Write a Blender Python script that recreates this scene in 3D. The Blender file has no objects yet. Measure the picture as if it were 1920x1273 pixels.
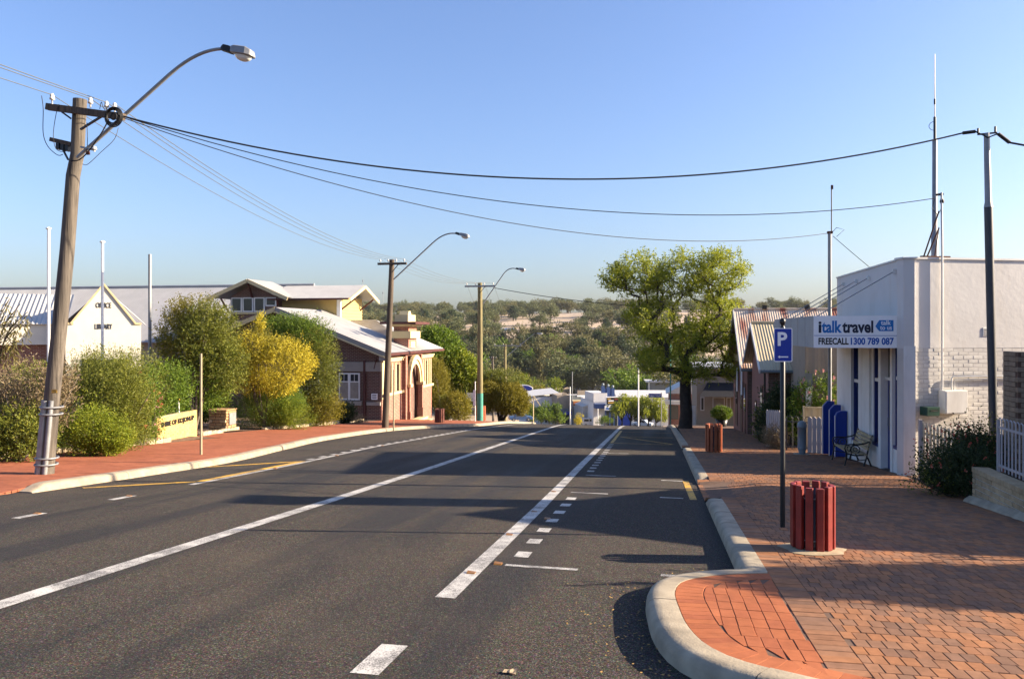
import bpy, bmesh, math, random
import numpy as np
from mathutils import Vector, Matrix
S = bpy.context.scene
COL = S.collection
R = math.radians
# ------------------------------------------------------------------ camera
# eye at the origin of the plan, 1.75 m above the road; +Y runs down the street, +X to the right
EYE = 1.75
FPX, CXP, HYP = 1470.0, 960.0, 620.0            # focal length, centre and horizon of the view (1920 px wide frame)
YAW = math.atan(275 / FPX)
cam_d = bpy.data.cameras.new('camera'); cam = bpy.data.objects.new('camera', cam_d); COL.objects.link(cam)
cam.location = (0, 0, EYE); cam.rotation_euler = (R(90), 0, YAW)
cam_d.sensor_width = 36; cam_d.lens = 36 * FPX / 1920; cam_d.shift_y = -(636.5 - HYP) / 1920
cam_d.clip_start = .05; cam_d.clip_end = 9000
S.camera = cam
# ------------------------------------------------------------------ world, sun, exposure
SUN_EL, SUN_AZ = R(21), R(11)                    # azimuth from +X towards +Y
sv = Vector((math.cos(SUN_EL) * math.cos(SUN_AZ), math.cos(SUN_EL) * math.sin(SUN_AZ), math.sin(SUN_EL)))
W = bpy.data.worlds.new('World'); S.world = W; W.use_nodes = True
wn = W.node_tree.nodes; wl = W.node_tree.links
sky = wn.new('ShaderNodeTexSky'); sky.sky_type = 'NISHITA'; sky.sun_disc = False
sky.sun_elevation = SUN_EL; sky.sun_rotation = R(90) - SUN_AZ
sky.air_density = 1.17; sky.dust_density = 2.5; sky.ozone_density = 2.67; sky.altitude = 300
bg = wn['Background']; bg.inputs['Strength'].default_value = .061
tint = wn.new('ShaderNodeMix'); tint.data_type = 'RGBA'; tint.blend_type = 'MULTIPLY'; tint.inputs[0].default_value = 1; tint.inputs[7].default_value = (.91, .958, 1.2, 1)
wl.new(sky.outputs[0], tint.inputs[6]); wl.new(tint.outputs[2], bg.inputs[0])
sd = bpy.data.lights.new('sun', 'SUN'); sd.energy = 5.0; sd.angle = R(.5); sd.color = (1, .82, .6)
sun = bpy.data.objects.new('sun', sd); COL.objects.link(sun); sun.rotation_euler = (-sv).to_track_quat('-Z', 'Y').to_euler()
sun.location = (60, 5, 40)
S.view_settings.view_transform = 'Standard'; S.view_settings.look = 'None'; S.view_settings.gamma = 1
S.view_settings.exposure = 1.88
S.cycles.max_bounces = 6; S.cycles.transparent_max_bounces = 8; S.cycles.sample_clamp_indirect = 4
# ------------------------------------------------------------------ ground profile
G1, G2, YA, YB, YC = .0829, .124, 43., 52., 195.
def prof(y):
    if y < YA: return -G1 * y
    z = -G1 * YA
    if y < YB:
        t = y - YA; return z - (G1 * t + (G2 - G1) * t * t / (2 * (YB - YA)))
    z -= (G1 + G2) / 2 * (YB - YA)
    if y < YC: return z - G2 * (y - YB)
    z -= G2 * (YC - YB)
    if y < YC + 40:
        t = y - YC; return z - (G2 * t - G2 * t * t / 80)
    return z - G2 * 20
_hy = [235, 300, 360, 430, 500, 570, 640, 700, 770, 840, 920, 1000, 1300, 2200, 6000]
_hz = [-24.5, -22.5, -15.6, -7.4, -2.7, 1.3, 5.6, 10, 15, 19.2, 21.4, 21, 5, -30, -60]
def terr(x, y):
    if y <= 235: z = prof(y)
    else: z = float(np.interp(y, _hy, _hz))
    if y > 330:
        k = min(1, (y - 330) / 300)
        z += k * (2.2 * math.sin(x * .0082 + y * .0026) + 1.3 * math.sin(x * .0186 - y * .008 + 1.3))
        z += k * .006 * (x + y * .18)
    return z
PZ = .13
cS, sS = math.cos(YAW), math.sin(YAW)
def at(px, py, t):                               # a point of the view at depth t (m) -> place in the world
    a = (px - CXP) / FPX
    return Vector(((-sS + a * cS) * t, (cS + a * sS) * t, EYE + (HYP - py) / FPX * t))
# ------------------------------------------------------------------ object helpers
ORG = {}
def tag(o, label=None, cat=None, group=None, kind=None):
    if label: o['label'] = label
    if cat: o['category'] = cat
    if group: o['group'] = group
    if kind: o['kind'] = kind
    return o
def thing(name, label, cat, loc=(0, 0, 0), rz=0, group=None, kind=None):
    o = bpy.data.objects.new(name, None); COL.objects.link(o)
    o.location = loc; o.rotation_euler = (0, 0, rz); o.empty_display_size = .1
    ORG[o.name] = Vector(loc) if rz == 0 else Vector((0, 0, 0))
    return tag(o, label, cat, group, kind)
def link_mesh(name, me, parent=None):
    o = bpy.data.objects.new(name, me); COL.objects.link(o)
    if parent is not None:
        o.parent = parent; ORG[o.name] = ORG[parent.name]
    else: ORG[o.name] = Vector((0, 0, 0))
    return o
def dup(root, loc=None, rz=None, label=None, parent=None):
    r = root.copy(); COL.objects.link(r)
    if parent is not None: r.parent = parent
    if loc is not None: r.location = loc
    if rz is not None: r.rotation_euler = (0, 0, rz)
    if label: r['label'] = label
    for ch in list(root.children): dup(ch, parent=r)
    return r
class MB:
    def __init__(s): s.v = []; s.f = []; s.sm = []
    def add(s, vs, fs, smooth=False):
        n = len(s.v); s.v += [tuple(v) for v in vs]; s.f += [tuple(i + n for i in f) for f in fs]; s.sm += [smooth] * len(fs); return s
    def box(s, a, b):
        x0, y0, z0 = a; x1, y1, z1 = b
        if x0 > x1: x0, x1 = x1, x0
        if y0 > y1: y0, y1 = y1, y0
        if z0 > z1: z0, z1 = z1, z0
        return s.add([(x0, y0, z0), (x1, y0, z0), (x1, y1, z0), (x0, y1, z0), (x0, y0, z1), (x1, y0, z1), (x1, y1, z1), (x0, y1, z1)],
                     [(0, 3, 2, 1), (4, 5, 6, 7), (0, 1, 5, 4), (1, 2, 6, 5), (2, 3, 7, 6), (3, 0, 4, 7)])
    def hexa(s, p):                              # 8 points: bottom ring then top ring
        return s.add(p, [(0, 3, 2, 1), (4, 5, 6, 7), (0, 1, 5, 4), (1, 2, 6, 5), (2, 3, 7, 6), (3, 0, 4, 7)])
    def bar(s, p, q, w, h, up=(0, 0, 1)):
        p = Vector(p); q = Vector(q); d = (q - p).normalized(); u = Vector(up)
        r = d.cross(u)
        if r.length < 1e-4: r = d.cross(Vector((1, 0, 0)))
        r.normalize(); u = r.cross(d)
        pts = []
        for e in (p, q):
            for a, b in ((-1, -1), (1, -1), (1, 1), (-1, 1)): pts.append(e + r * a * w / 2 + u * b * h / 2)
        return s.add(pts, [(0, 1, 2, 3), (7, 6, 5, 4), (0, 4, 5, 1), (1, 5, 6, 2), (2, 6, 7, 3), (3, 7, 4, 0)])
    def tube(s, pts, rad, n=8, caps=True):
        pts = [Vector(p) for p in pts]; m = len(pts)
        if not hasattr(rad, '__len__'): rad = [rad] * m
        vs = []; fs = []
        d0 = (pts[1] - pts[0]).normalized()
        ref = Vector((0, 0, 1)) if abs(d0.z) < .9 else Vector((1, 0, 0))
        r = d0.cross(ref).normalized()
        for i, p in enumerate(pts):
            d = (pts[min(i + 1, m - 1)] - pts[max(i - 1, 0)]).normalized()
            r = (r - d * r.dot(d))
            if r.length < 1e-5: r = d.orthogonal()
            r.normalize(); u = d.cross(r)
            for k in range(n):
                a = 2 * math.pi * k / n; vs.append(p + (r * math.cos(a) + u * math.sin(a)) * rad[i])
        for i in range(m - 1):
            for k in range(n):
                a, b = i * n + k, i * n + (k + 1) % n; fs.append((a, b, b + n, a + n))
        s.add(vs, fs, True)
        if caps: s.add(vs[:n], [tuple(range(n - 1, -1, -1))]); s.add(vs[-n:], [tuple(range(n))])
        return s
    def cyl(s, p, q, r0, r1=None, n=12): return s.tube([p, q], [r0, r0 if r1 is None else r1], n)
    def lathe(s, c, prof_, n=16):                # prof_: (radius, z) from the bottom up
        c = Vector(c); vs = []; fs = []
        for r, z in prof_:
            for k in range(n):
                a = 2 * math.pi * k / n; vs.append(c + Vector((r * math.cos(a), r * math.sin(a), z)))
        for i in range(len(prof_) - 1):
            for k in range(n):
                a, b = i * n + k, i * n + (k + 1) % n; fs.append((a, b, b + n, a + n))
        s.add(vs, fs, True)
        s.add(vs[:n], [tuple(range(n - 1, -1, -1))]); s.add(vs[-n:], [tuple(range(n))])
        return s
    def prism(s, poly, d, cap=True):             # poly: 3-D points of one face; d: extrusion vector
        n = len(poly); d = Vector(d); a = [Vector(p) for p in poly]; b = [p + d for p in a]
        fs = [(i, (i + 1) % n, n + (i + 1) % n, n + i) for i in range(n)]
        if cap: fs += [tuple(range(n - 1, -1, -1)), tuple(range(n, 2 * n))]
        return s.add(a + b, fs)
    def sheet(s, rows):                          # grid of 3-D points
        m = len(rows[0]); vs = [p for r in rows for p in r]; fs = []
        for i in range(len(rows) - 1):
            for j in range(m - 1): fs.append((i * m + j, i * m + j + 1, (i + 1) * m + j + 1, (i + 1) * m + j))
        return s.add(vs, fs)
    def build(s, name, mat, parent=None, bevel=0):
        me = bpy.data.meshes.new(name)
        off = ORG[parent.name] if parent is not None else Vector((0, 0, 0))
        me.from_pydata([(v[0] - off.x, v[1] - off.y, v[2] - off.z) for v in s.v], [], s.f)
        me.polygons.foreach_set('use_smooth', s.sm)
        bm = bmesh.new(); bm.from_mesh(me); bmesh.ops.remove_doubles(bm, verts=bm.verts, dist=1e-5) if not any(s.sm) else None
        bmesh.ops.recalc_face_normals(bm, faces=bm.faces)
        if bevel: bmesh.ops.bevel(bm, geom=[e for e in bm.edges if len(e.link_faces) == 2 and e.calc_face_angle(0) > .6], offset=bevel, segments=1, affect='EDGES')
        bm.to_mesh(me); bm.free()
        me.materials.append(mat)
        return link_mesh(name, me, parent)
def np_mesh(name, verts, nper, mat, parent=None):   # verts (N*nper,3): N separate polygons of nper corners
    N = len(verts) // nper; me = bpy.data.meshes.new(name)
    off = np.array(ORG[parent.name]) if parent is not None else np.zeros(3)
    me.vertices.add(N * nper); me.vertices.foreach_set('co', (verts - off).astype(np.float32).ravel())
    me.loops.add(N * nper); me.loops.foreach_set('vertex_index', np.arange(N * nper, dtype=np.int32))
    me.polygons.add(N); me.polygons.foreach_set('loop_start', np.arange(0, N * nper, nper, dtype=np.int32))
    me.polygons.foreach_set('use_smooth', np.zeros(N, dtype=bool)); me.update(calc_edges=True); me.materials.append(mat)
    return link_mesh(name, me, parent)
# ------------------------------------------------------------------ materials
M = {}
def nodes(name):
    m = bpy.data.materials.new(name); m.use_nodes = True; M[name] = m
    nt = m.node_tree; return m, nt, nt.nodes, nt.links, nt.nodes['Principled BSDF']
def pos_coord(n, l, scale=(1, 1, 1), obj=False):
    tc = n.new('ShaderNodeTexCoord') if obj else n.new('ShaderNodeNewGeometry')
    mp = n.new('ShaderNodeMapping'); mp.inputs['Scale'].default_value = scale
    l.new(tc.outputs['Object' if obj else 'Position'], mp.inputs[0]); return mp.outputs[0]
def noise(n, l, vec, scale, detail=4, rough=.55):
    t = n.new('ShaderNodeTexNoise'); t.inputs['Scale'].default_value = scale; t.inputs['Detail'].default_value = detail
    t.inputs['Roughness'].default_value = rough; l.new(vec, t.inputs['Vector']); return t.outputs['Fac']
def ramp(n, l, fac, stops):
    r = n.new('ShaderNodeValToRGB'); e = r.color_ramp.elements
    while len(e) < len(stops): e.new(.5)
    for i, (p, c) in enumerate(stops): e[i].position = p; e[i].color = (*c, 1) if len(c) == 3 else c
    l.new(fac, r.inputs[0]); return r.outputs[0]
def mixc(n, l, fac, a, b, mode='MIX'):
    m = n.new('ShaderNodeMix'); m.data_type = 'RGBA'; m.blend_type = mode
    if isinstance(fac, (int, float)): m.inputs[0].default_value = fac
    else: l.new(fac, m.inputs[0])
    for k, c in ((6, a), (7, b)):
        if isinstance(c, tuple): m.inputs[k].default_value = (*c, 1)
        else: l.new(c, m.inputs[k])
    return m.outputs[2]
def bump(n, l, b, h, strength=.3, dist=.01):
    bn = n.new('ShaderNodeBump'); bn.inputs['Strength'].default_value = strength; bn.inputs['Distance'].default_value = dist
    l.new(h, bn.inputs['Height']); l.new(bn.outputs[0], b.inputs['Normal'])
ALB = .68
def mat(name, col, rough=.6, var=.18, scale=3., bmp=.15, metal=0., bdist=.004, fine=60., spec=.4, stain=None):
    m, nt, n, l, b = nodes(name); col = tuple(c * ALB for c in col)
    v = pos_coord(n, l)
    f = noise(n, l, v, scale, 5)
    lo = tuple(c * (1 - var) for c in col); hi = tuple(min(1, c * (1 + var)) for c in col)
    c = ramp(n, l, f, [(.25, lo), (.75, hi)])
    f2 = noise(n, l, v, fine, 3)
    if stain:
        vs = pos_coord(n, l, (1, 1, .18)); fs = noise(n, l, vs, 2.2, 5, .65)
        c = mixc(n, l, ramp(n, l, fs, [(.52, (0, 0, 0)), (.78, (.55, .55, .55))]), c, stain)
    l.new(c, b.inputs['Base Color']); b.inputs['Roughness'].default_value = rough; b.inputs['Metallic'].default_value = metal
    b.inputs['Specular IOR Level'].default_value = spec
    if bmp: bump(n, l, b, f2, bmp, bdist)
    return m
def rnd_piece(n, l):                             # one random value for each piece, alone or joined with others
    oi = n.new('ShaderNodeObjectInfo'); g = n.new('ShaderNodeNewGeometry'); ad = n.new('ShaderNodeMath'); ad.operation = 'ADD'
    fr = n.new('ShaderNodeMath'); fr.operation = 'FRACT'
    l.new(oi.outputs['Random'], ad.inputs[0]); l.new(g.outputs['Random Per Island'], ad.inputs[1]); l.new(ad.outputs[0], fr.inputs[0]); return fr.outputs[0]
def mat_piece(name, stops, rough=.8, fine=70, bmp=.3, blot=.35):
    m, nt, n, l, b = nodes(name)
    k = (1.26, 1.04, .88) if 'paver' in name else (1, 1, 1)
    r = rnd_piece(n, l); c = ramp(n, l, r, [(p, tuple(q * ALB * w for q, w in zip(cc, k))) for p, cc in stops])
    v = pos_coord(n, l); f = noise(n, l, v, 9, 6, .65); g = noise(n, l, v, 1.1, 4)
    c = mixc(n, l, blot, c, ramp(n, l, f, [(.3, (.25, .25, .25)), (.7, (.85, .85, .85))]), 'OVERLAY')
    c = mixc(n, l, .35, c, ramp(n, l, g, [(.3, (.35, .34, .33)), (.7, (.75, .74, .72))]), 'OVERLAY')
    l.new(c, b.inputs['Base Color']); b.inputs['Roughness'].default_value = rough; b.inputs['Specular IOR Level'].default_value = .12
    bump(n, l, b, noise(n, l, v, fine, 4, .7), bmp, .004); return m
def mat_leaf(name, stops, trans=.3, rough=.55):
    m, nt, n, l, b = nodes(name)
    g = n.new('ShaderNodeNewGeometry'); v = pos_coord(n, l); f = noise(n, l, v, .9, 3)
    ad = n.new('ShaderNodeMath'); ad.operation = 'MULTIPLY_ADD'; ad.inputs[1].default_value = .6
    l.new(g.outputs['Random Per Island'], ad.inputs[0])
    ml = n.new('ShaderNodeMath'); ml.operation = 'MULTIPLY'; ml.inputs[1].default_value = .4; l.new(f, ml.inputs[0]); l.new(ml.outputs[0], ad.inputs[2])
    c = ramp(n, l, ad.outputs[0], [(p, tuple(q * .78 for q in cc)) for p, cc in stops])
    l.new(c, b.inputs['Base Color']); b.inputs['Roughness'].default_value = rough; b.inputs['Specular IOR Level'].default_value = .3
    tr = n.new('ShaderNodeBsdfTranslucent'); l.new(c, tr.inputs[0]); mx = n.new('ShaderNodeMixShader'); mx.inputs[0].default_value = trans
    l.new(b.outputs[0], mx.inputs[1]); l.new(tr.outputs[0], mx.inputs[2]); l.new(mx.outputs[0], n['Material Output'].inputs[0]); return m
def mat_brick(name, c1, c2, mortar, sx=1., rough=.85, msize=.018):
    m, nt, n, l, b = nodes(name)
    tc = n.new('ShaderNodeTexCoord'); sp = n.new('ShaderNodeSeparateXYZ'); l.new(tc.outputs['Object'], sp.inputs[0])
    ad = n.new('ShaderNodeMath'); ad.operation = 'ADD'; l.new(sp.outputs[0], ad.inputs[0]); l.new(sp.outputs[1], ad.inputs[1])
    cb = n.new('ShaderNodeCombineXYZ'); l.new(ad.outputs[0], cb.inputs[0]); l.new(sp.outputs[2], cb.inputs[1])
    bt = n.new('ShaderNodeTexBrick'); l.new(cb.outputs[0], bt.inputs['Vector'])
    bt.inputs['Scale'].default_value = 1; bt.inputs['Brick Width'].default_value = .24 * sx; bt.inputs['Row Height'].default_value = .086 * sx
    bt.inputs['Mortar Size'].default_value = msize * .5; bt.inputs['Color1'].default_value = (*[q * ALB for q in c1], 1); bt.inputs['Color2'].default_value = (*[q * ALB for q in c2], 1); bt.inputs['Mortar'].default_value = (*[q * ALB for q in mortar], 1)
    v = pos_coord(n, l); f = noise(n, l, v, 2, 5)
    c = mixc(n, l, .4, bt.outputs[0], ramp(n, l, f, [(.3, (.35, .35, .35)), (.7, (.7, .7, .7))]), 'OVERLAY')
    l.new(c, b.inputs['Base Color']); b.inputs['Roughness'].default_value = rough
    inv = n.new('ShaderNodeMath'); inv.operation = 'SUBTRACT'; inv.inputs[0].default_value = 1; l.new(bt.outputs['Fac'], inv.inputs[1])
    bump(n, l, b, inv.outputs[0], .6, .01); return m
def mat_glass(name, col=(.02, .025, .03)):
    m, nt, n, l, b = nodes(name); b.inputs['Base Color'].default_value = (*col, 1); b.inputs['Roughness'].default_value = .04
    b.inputs['Specular IOR Level'].default_value = .6; return m

# asphalt: coarse chip seal, polished wheel tracks with bluish sheen painted in, dust in between
m, nt, n, l, b = nodes('asphalt')
v = pos_coord(n, l)
f1 = noise(n, l, v, 70, 4, .8); f2 = noise(n, l, v, 22, 4, .6)
vs = pos_coord(n, l, (1.3, .03, 1)); f3 = noise(n, l, vs, 1.0, 4, .55)
f4 = noise(n, l, v, .45, 5, .6); vo = n.new('ShaderNodeTexVoronoi'); vo.inputs['Scale'].default_value = 85; l.new(v, vo.inputs['Vector'])
c = ramp(n, l, f1, [(.3, (.0055, .0052, .005)), (.47, (.033, .029, .0258)), (.59, (.08, .070, .060)), (.72, (.3, .265, .22))])
c = mixc(n, l, .5, c, ramp(n, l, f2, [(.3, (.28, .28, .28)), (.7, (.72, .72, .72))]), 'OVERLAY')
c = mixc(n, l, .35, c, vo.outputs['Color'], 'OVERLAY')
c = mixc(n, l, ramp(n, l, f3, [(.4, (.8, .8, .8)), (.58, (0, 0, 0))]), c, mixc(n, l, .6, c, (.011, .0125, .0155)))
c = mixc(n, l, ramp(n, l, f4, [(.5, (0, 0, 0)), (.72, (.3, .3, .3))]), c, (.10, .08, .06))
l.new(c, b.inputs['Base Color'])
l.new(ramp(n, l, f3, [(.4, (.65, .65, .65)), (.58, (.9, .9, .9))]), b.inputs['Roughness']); b.inputs['Specular IOR Level'].default_value = .1
bump(n, l, b, f1, 1., .01)
# road paint, worn through to the chips
def mat_paint(name, col):
    m, nt, n, l, b = nodes(name); v = pos_coord(n, l)
    f = noise(n, l, v, 85, 3, .75); g = noise(n, l, v, 3.2, 5, .7)
    mm = n.new('ShaderNodeMath'); mm.operation = 'MULTIPLY_ADD'; mm.inputs[1].default_value = .5; l.new(g, mm.inputs[0]); fm = n.new('ShaderNodeMath'); fm.operation = 'MULTIPLY'; fm.inputs[1].default_value = .75; l.new(f, fm.inputs[0]); l.new(fm.outputs[0], mm.inputs[2])
    c = mixc(n, l, ramp(n, l, mm.outputs[0], [(.56, (0, 0, 0)), (.7, (.9, .9, .9))]), col, (.06, .055, .05))
    l.new(c, b.inputs['Base Color']); b.inputs['Roughness'].default_value = .65; bump(n, l, b, f, .6, .006)
mat_paint('paint_white', (.52, .505, .47)); mat_paint('paint_yellow', (.72, .4, .02))
mat('concrete', (.46, .39, .28), .85, .3, 4, .6, fine=45, bdist=.006, stain=(.12, .1, .08))
mat('concrete_old', (.40, .33, .24), .9, .3, 4, .6, fine=35, bdist=.008, stain=(.15, .12, .09))
mat('sand', (.46, .36, .23), .95, .25, 12, .6, fine=120)
mat('grout', (.15, .085, .055), .95, .3, 6, .5)
mat('mulch', (.2, .12, .075), .95, .5, 9, .9, fine=40, bdist=.02)
mat_piece('paver_brown', [(0, (.165, .115, .092)), (.2, (.215, .145, .108)), (.4, (.29, .16, .09)), (.55, (.185, .13, .104)), (.7, (.305, .172, .098)), (.85, (.225, .155, .118)), (1, (.32, .176, .094))])
mat_piece('paver_red', [(0, (0.304, 0.124, 0.068)), (.4, (0.344, 0.140, 0.072)), (.75, (0.288, 0.112, 0.064)), (1, (0.376, 0.160, 0.084))], blot=.25)
mat_piece('paver_pink', [(0, (0.281, 0.117, 0.074)), (.5, (0.328, 0.140, 0.090)), (1, (0.257, 0.105, 0.070))], blot=.25)
mat_piece('brick_cream', [(0, (.46, .35, .21)), (.5, (.52, .40, .25)), (1, (.40, .30, .18))])
mat_piece('brick_tan', [(0, (.30, .22, .15)), (.5, (.35, .26, .18)), (1, (.26, .19, .13))])
mat_piece('brick_white', [(0, (.72, .70, .66)), (1, (.79, .765, .72))], .7, blot=.15, bmp=.5)
mat_piece('brick_yellow', [(0, (.62, .42, .15)), (.6, (.66, .46, .18)), (1, (.56, .38, .13))], blot=.2)
mat_piece('stone', [(0, (.42, .25, .12)), (.4, (.50, .34, .18)), (.7, (.36, .2, .1)), (1, (.55, .42, .27))], .9, 30, .6)
mat_piece('kerb_stone', [(0, (.44, .36, .24)), (1, (.5, .42, .3))], .9, 30, .6)
mat('wood_pole', (.17, .125, .085), .85, .4, 5, .8, fine=25, bdist=.02)
# weathered timber with long vertical checks
def mat_timber(name, lo, hi, crack=(.03, .022, .015)):
    m, nt, n, l, b = nodes(name); v = pos_coord(n, l, (9, 9, .35), True); w = pos_coord(n, l, (1, 1, 1), True)
    f = noise(n, l, v, 2.2, 6, .6); g = noise(n, l, w, 1.3, 4)
    c = ramp(n, l, f, [(.3, crack), (.4, lo), (.7, hi)]); c = mixc(n, l, .45, c, ramp(n, l, g, [(.3, (.3, .3, .3)), (.7, (.75, .72, .68))]), 'OVERLAY')
    l.new(c, b.inputs['Base Color']); b.inputs['Roughness'].default_value = .85; bump(n, l, b, f, .8, .02)
mat_timber('timber_grey', (.06, .05, .04), (.125, .107, .087), (.015, .012, .009)); mat_timber('timber_dark', (.055, .04, .028), (.10, .074, .052), (.015, .012, .009)); mat_timber('timber_treated', (.13, .11, .048), (.21, .18, .085))
mat('steel_galv', (.34, .35, .36), .5, .15, 6, .1, metal=.35); mat('steel_pole', (.07, .075, .085), .5, .15, 4, .1, metal=.2)
mat('white_enamel', (1.05, 1.05, 1.02), .35, .04, 5, .03); mat('black_metal', (.012, .012, .014), .4, .2, 8, .08)
mat('rust', (.12, .045, .025), .85, .5, 12, .5); mat('dark_rubber', (.012, .012, .012), .6, .2, 6, .1)
mat('green_paint', (.05, .3, .24), .6, .15, 5, .15); mat('beige_post', (.42, .34, .22), .55, .12, 5, .1)
mat('porcelain', (.75, .73, .7), .2, .05, 5, 0); mat_glass('lamp_glass', (.6, .62, .6)); mat_glass('glass_dark')
mat_glass('glass_blue', (.012, .03, .1))
mat('bin_red', (.3, .03, .022), .5, .25, 7, .25, stain=(.12, .03, .025)); mat('bin_rust', (.46, .12, .045), .6, .3, 7, .3); mat('bin_dark', (.14, .035, .02), .6, .3, 7, .3)
mat('sign_blue', (.008, .045, .42), .35, .04, 3, 0); mat('sign_white', (1.16, 1.16, 1.16), .4, .04, 4, .02)
mat('text_navy', (.008, .014, .05), .4, .02, 3, 0); mat('text_blue', (.008, .12, .5), .4, .02, 3, 0); mat('text_black', (.012, .012, .012), .5, .02, 3, 0); mat('text_sky', (.01, .21, .62), .4, .02, 3, 0)
mat('render_white', (.84, .82, .79), .8, .05, 1.2, .22, fine=7, bdist=.02, stain=(.5, .44, .36)); mat('paint_trim', (.95, .94, .9), .55, .07, 3, .1, stain=(.4, .38, .34))
mat('mortar_white', (.66, .635, .6), .85, .08, 3, .4); mat('shop_blue', (.012, .03, .2), .45, .12, 4, .06); mat('board_blue', (.012, .05, .36), .35, .08, 3, .03)
mat('awning_grey', (.42, .44, .45), .6, .12, 2.5, .1, stain=(.25, .26, .27)); mat('soffit_brown', (.16, .11, .075), .8, .2, 3, .1)
mat('iron_white', (.58, .575, .56), .45, .12, .9, .05, metal=.25, stain=(.48, .47, .45)); mat('iron_cream', (.66, .56, .36), .5, .08, .9, .05, metal=.1)
m, nt, n, l, b = nodes('iron_rusty'); v = pos_coord(n, l, (1.3, .22, .3)); f = noise(n, l, v, 1.1, 6, .62)
c = ramp(n, l, f, [(.46, (.5, .42, .34)), (.53, (.38, .24, .17)), (.6, (.24, .08, .052)), (.75, (.17, .045, .03))]); l.new(c, b.inputs['Base Color']); b.inputs['Roughness'].default_value = .75; bump(n, l, b, noise(n, l, v, 20, 3), .2)
mat('cream_trim', (.74, .60, .33), .7, .07, 2, .15); mat('cream_wall', (.84, .8, .68), .75, .06, 1.5, .15); mat('weatherboard', (.62, .45, .16), .65, .08, 2, .1)
mat('maroon', (.09, .02, .016), .55, .2, 4, .08); mat('grey_trim', (.36, .33, .29), .7, .1, 3, .1)
mat_brick('brick_red', (.36, .12, .075), (.27, .08, .055), (.52, .42, .32)); mat_brick('brick_shaded', (.16, .06, .045), (.1, .045, .035), (.34, .27, .21))  # red brick, then a darker copy with shade put into its colour
mat_brick('brick_pinkish', (.36, .15, .11), (.31, .13, .1), (.36, .22, .17)); mat_brick('brick_brown', (.2, .1, .07), (.15, .075, .055), (.25, .2, .16))
mat('pink_render', (.34, .17, .14), .8, .1, 2, .2); mat('tan_render', (.40, .33, .25), .85, .1, 2, .2); mat('tile_red', (.3, .1, .06), .8, .2, 2, .3)
mat('awning_black', (.012, .013, .02), .8, .2, 3, .2); mat('mailbox_green', (.015, .07, .05), .4, .15, 5, .05); mat('bollard_grey', (.26, .31, .34), .5, .1, 4, .08)
mat('bench_wood', (.48, .37, .2), .7, .2, 6, .2); mat('curtain', (.35, .31, .26), .9, .2, 3, .2)
mat('picket_cream', (.62, .54, .38), .7, .1, 3, .1); mat('fence_lilac', (.5, .46, .46), .6, .1, 3, .08); mat('cat_eye', (.3, .14, .03), .35, .1, 9, 0)
mat('bark_dark', (.055, .042, .032), .95, .45, 5, 1., fine=14, bdist=.04); mat('bark_grey', (.17, .14, .11), .9, .4, 4, .8, fine=14, bdist=.03)
mat('wire_black', (.01, .01, .012), .6, .1, 3, 0); mat('wire_pale', (.13, .14, .13), .5, .1, 3, 0); mat('orange_fascia', (.55, .16, .02), .6, .05, 1, 0)
mat('roof_blue', (.03, .08, .25), .5, .1, 1, 0); mat('roof_grey', (.2, .23, .24), .6, .1, 1, .05); mat('roof_white', (.66, .66, .65), .55, .08, 1, .05)
mat('car_paint_white', (.75, .76, .77), .25, .03, 1, 0); mat('car_paint_blue', (.04, .1, .25), .25, .03, 1, 0)
mat('litter', (.45, .28, .08), .9, .4, 30, 0)
# dry paddocks and dark scrub floor of the far hill
m, nt, n, l, b = nodes('terrain'); v = pos_coord(n, l); f = noise(n, l, v, .012, 6, .6); g = noise(n, l, v, .35, 5, .6)
vs = pos_coord(n, l, (.004, .05, .02)); h = noise(n, l, vs, 1, 3)
c = ramp(n, l, f, [(.35, (.33, .26, .19)), (.55, (.42, .34, .26)), (.7, (.48, .4, .32))]); c = mixc(n, l, .4, c, ramp(n, l, h, [(.35, (.38, .36, .33)), (.65, (.62, .6, .58))]), 'OVERLAY')
c = mixc(n, l, .35, c, ramp(n, l, g, [(.3, (.3, .32, .28)), (.7, (.65, .62, .6))]), 'OVERLAY')
l.new(c, b.inputs['Base Color']); b.inputs['Roughness'].default_value = .95; b.inputs['Specular IOR Level'].default_value = .1; bump(n, l, b, g, .5, .2)
mat_leaf('leaf_olive', [(.1, (0.073, 0.099, 0.011)), (.5, (0.164, 0.189, 0.022)), (.9, (0.312, 0.312, 0.043))])
mat_leaf('leaf_grey', [(.1, (0.078, 0.079, 0.021)), (.5, (0.158, 0.145, 0.040)), (.9, (0.283, 0.227, 0.064))])
mat_leaf('leaf_green', [(.1, (0.061, 0.119, 0.010)), (.5, (0.139, 0.228, 0.017)), (.9, (0.278, 0.363, 0.033))])
mat_leaf('leaf_bright', [(.1, (0.091, 0.138, 0.007)), (.5, (0.200, 0.262, 0.013)), (.9, (0.399, 0.400, 0.029))])
mat_leaf('leaf_lime', [(.1, (0.146, 0.186, 0.014)), (.5, (0.309, 0.358, 0.022)), (.9, (0.554, 0.559, 0.054))], .4)
mat_leaf('leaf_dark', [(.1, (.018, .032, .01)), (.5, (.04, .065, .018)), (.9, (.08, .11, .03))])
mat_leaf('leaf_gold', [(.1, (0.121, 0.112, 0.010)), (.5, (0.243, 0.217, 0.018)), (.9, (0.400, 0.342, 0.034))])
mat_leaf('leaf_yellow', [(.1, (.34, .28, .015)), (.5, (.6, .5, .03)), (.9, (.78, .68, .09))], .3)
mat_leaf('leaf_dry', [(.1, (.14, .1, .055)), (.5, (.24, .18, .1)), (.9, (.36, .29, .17))], .25)
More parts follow.
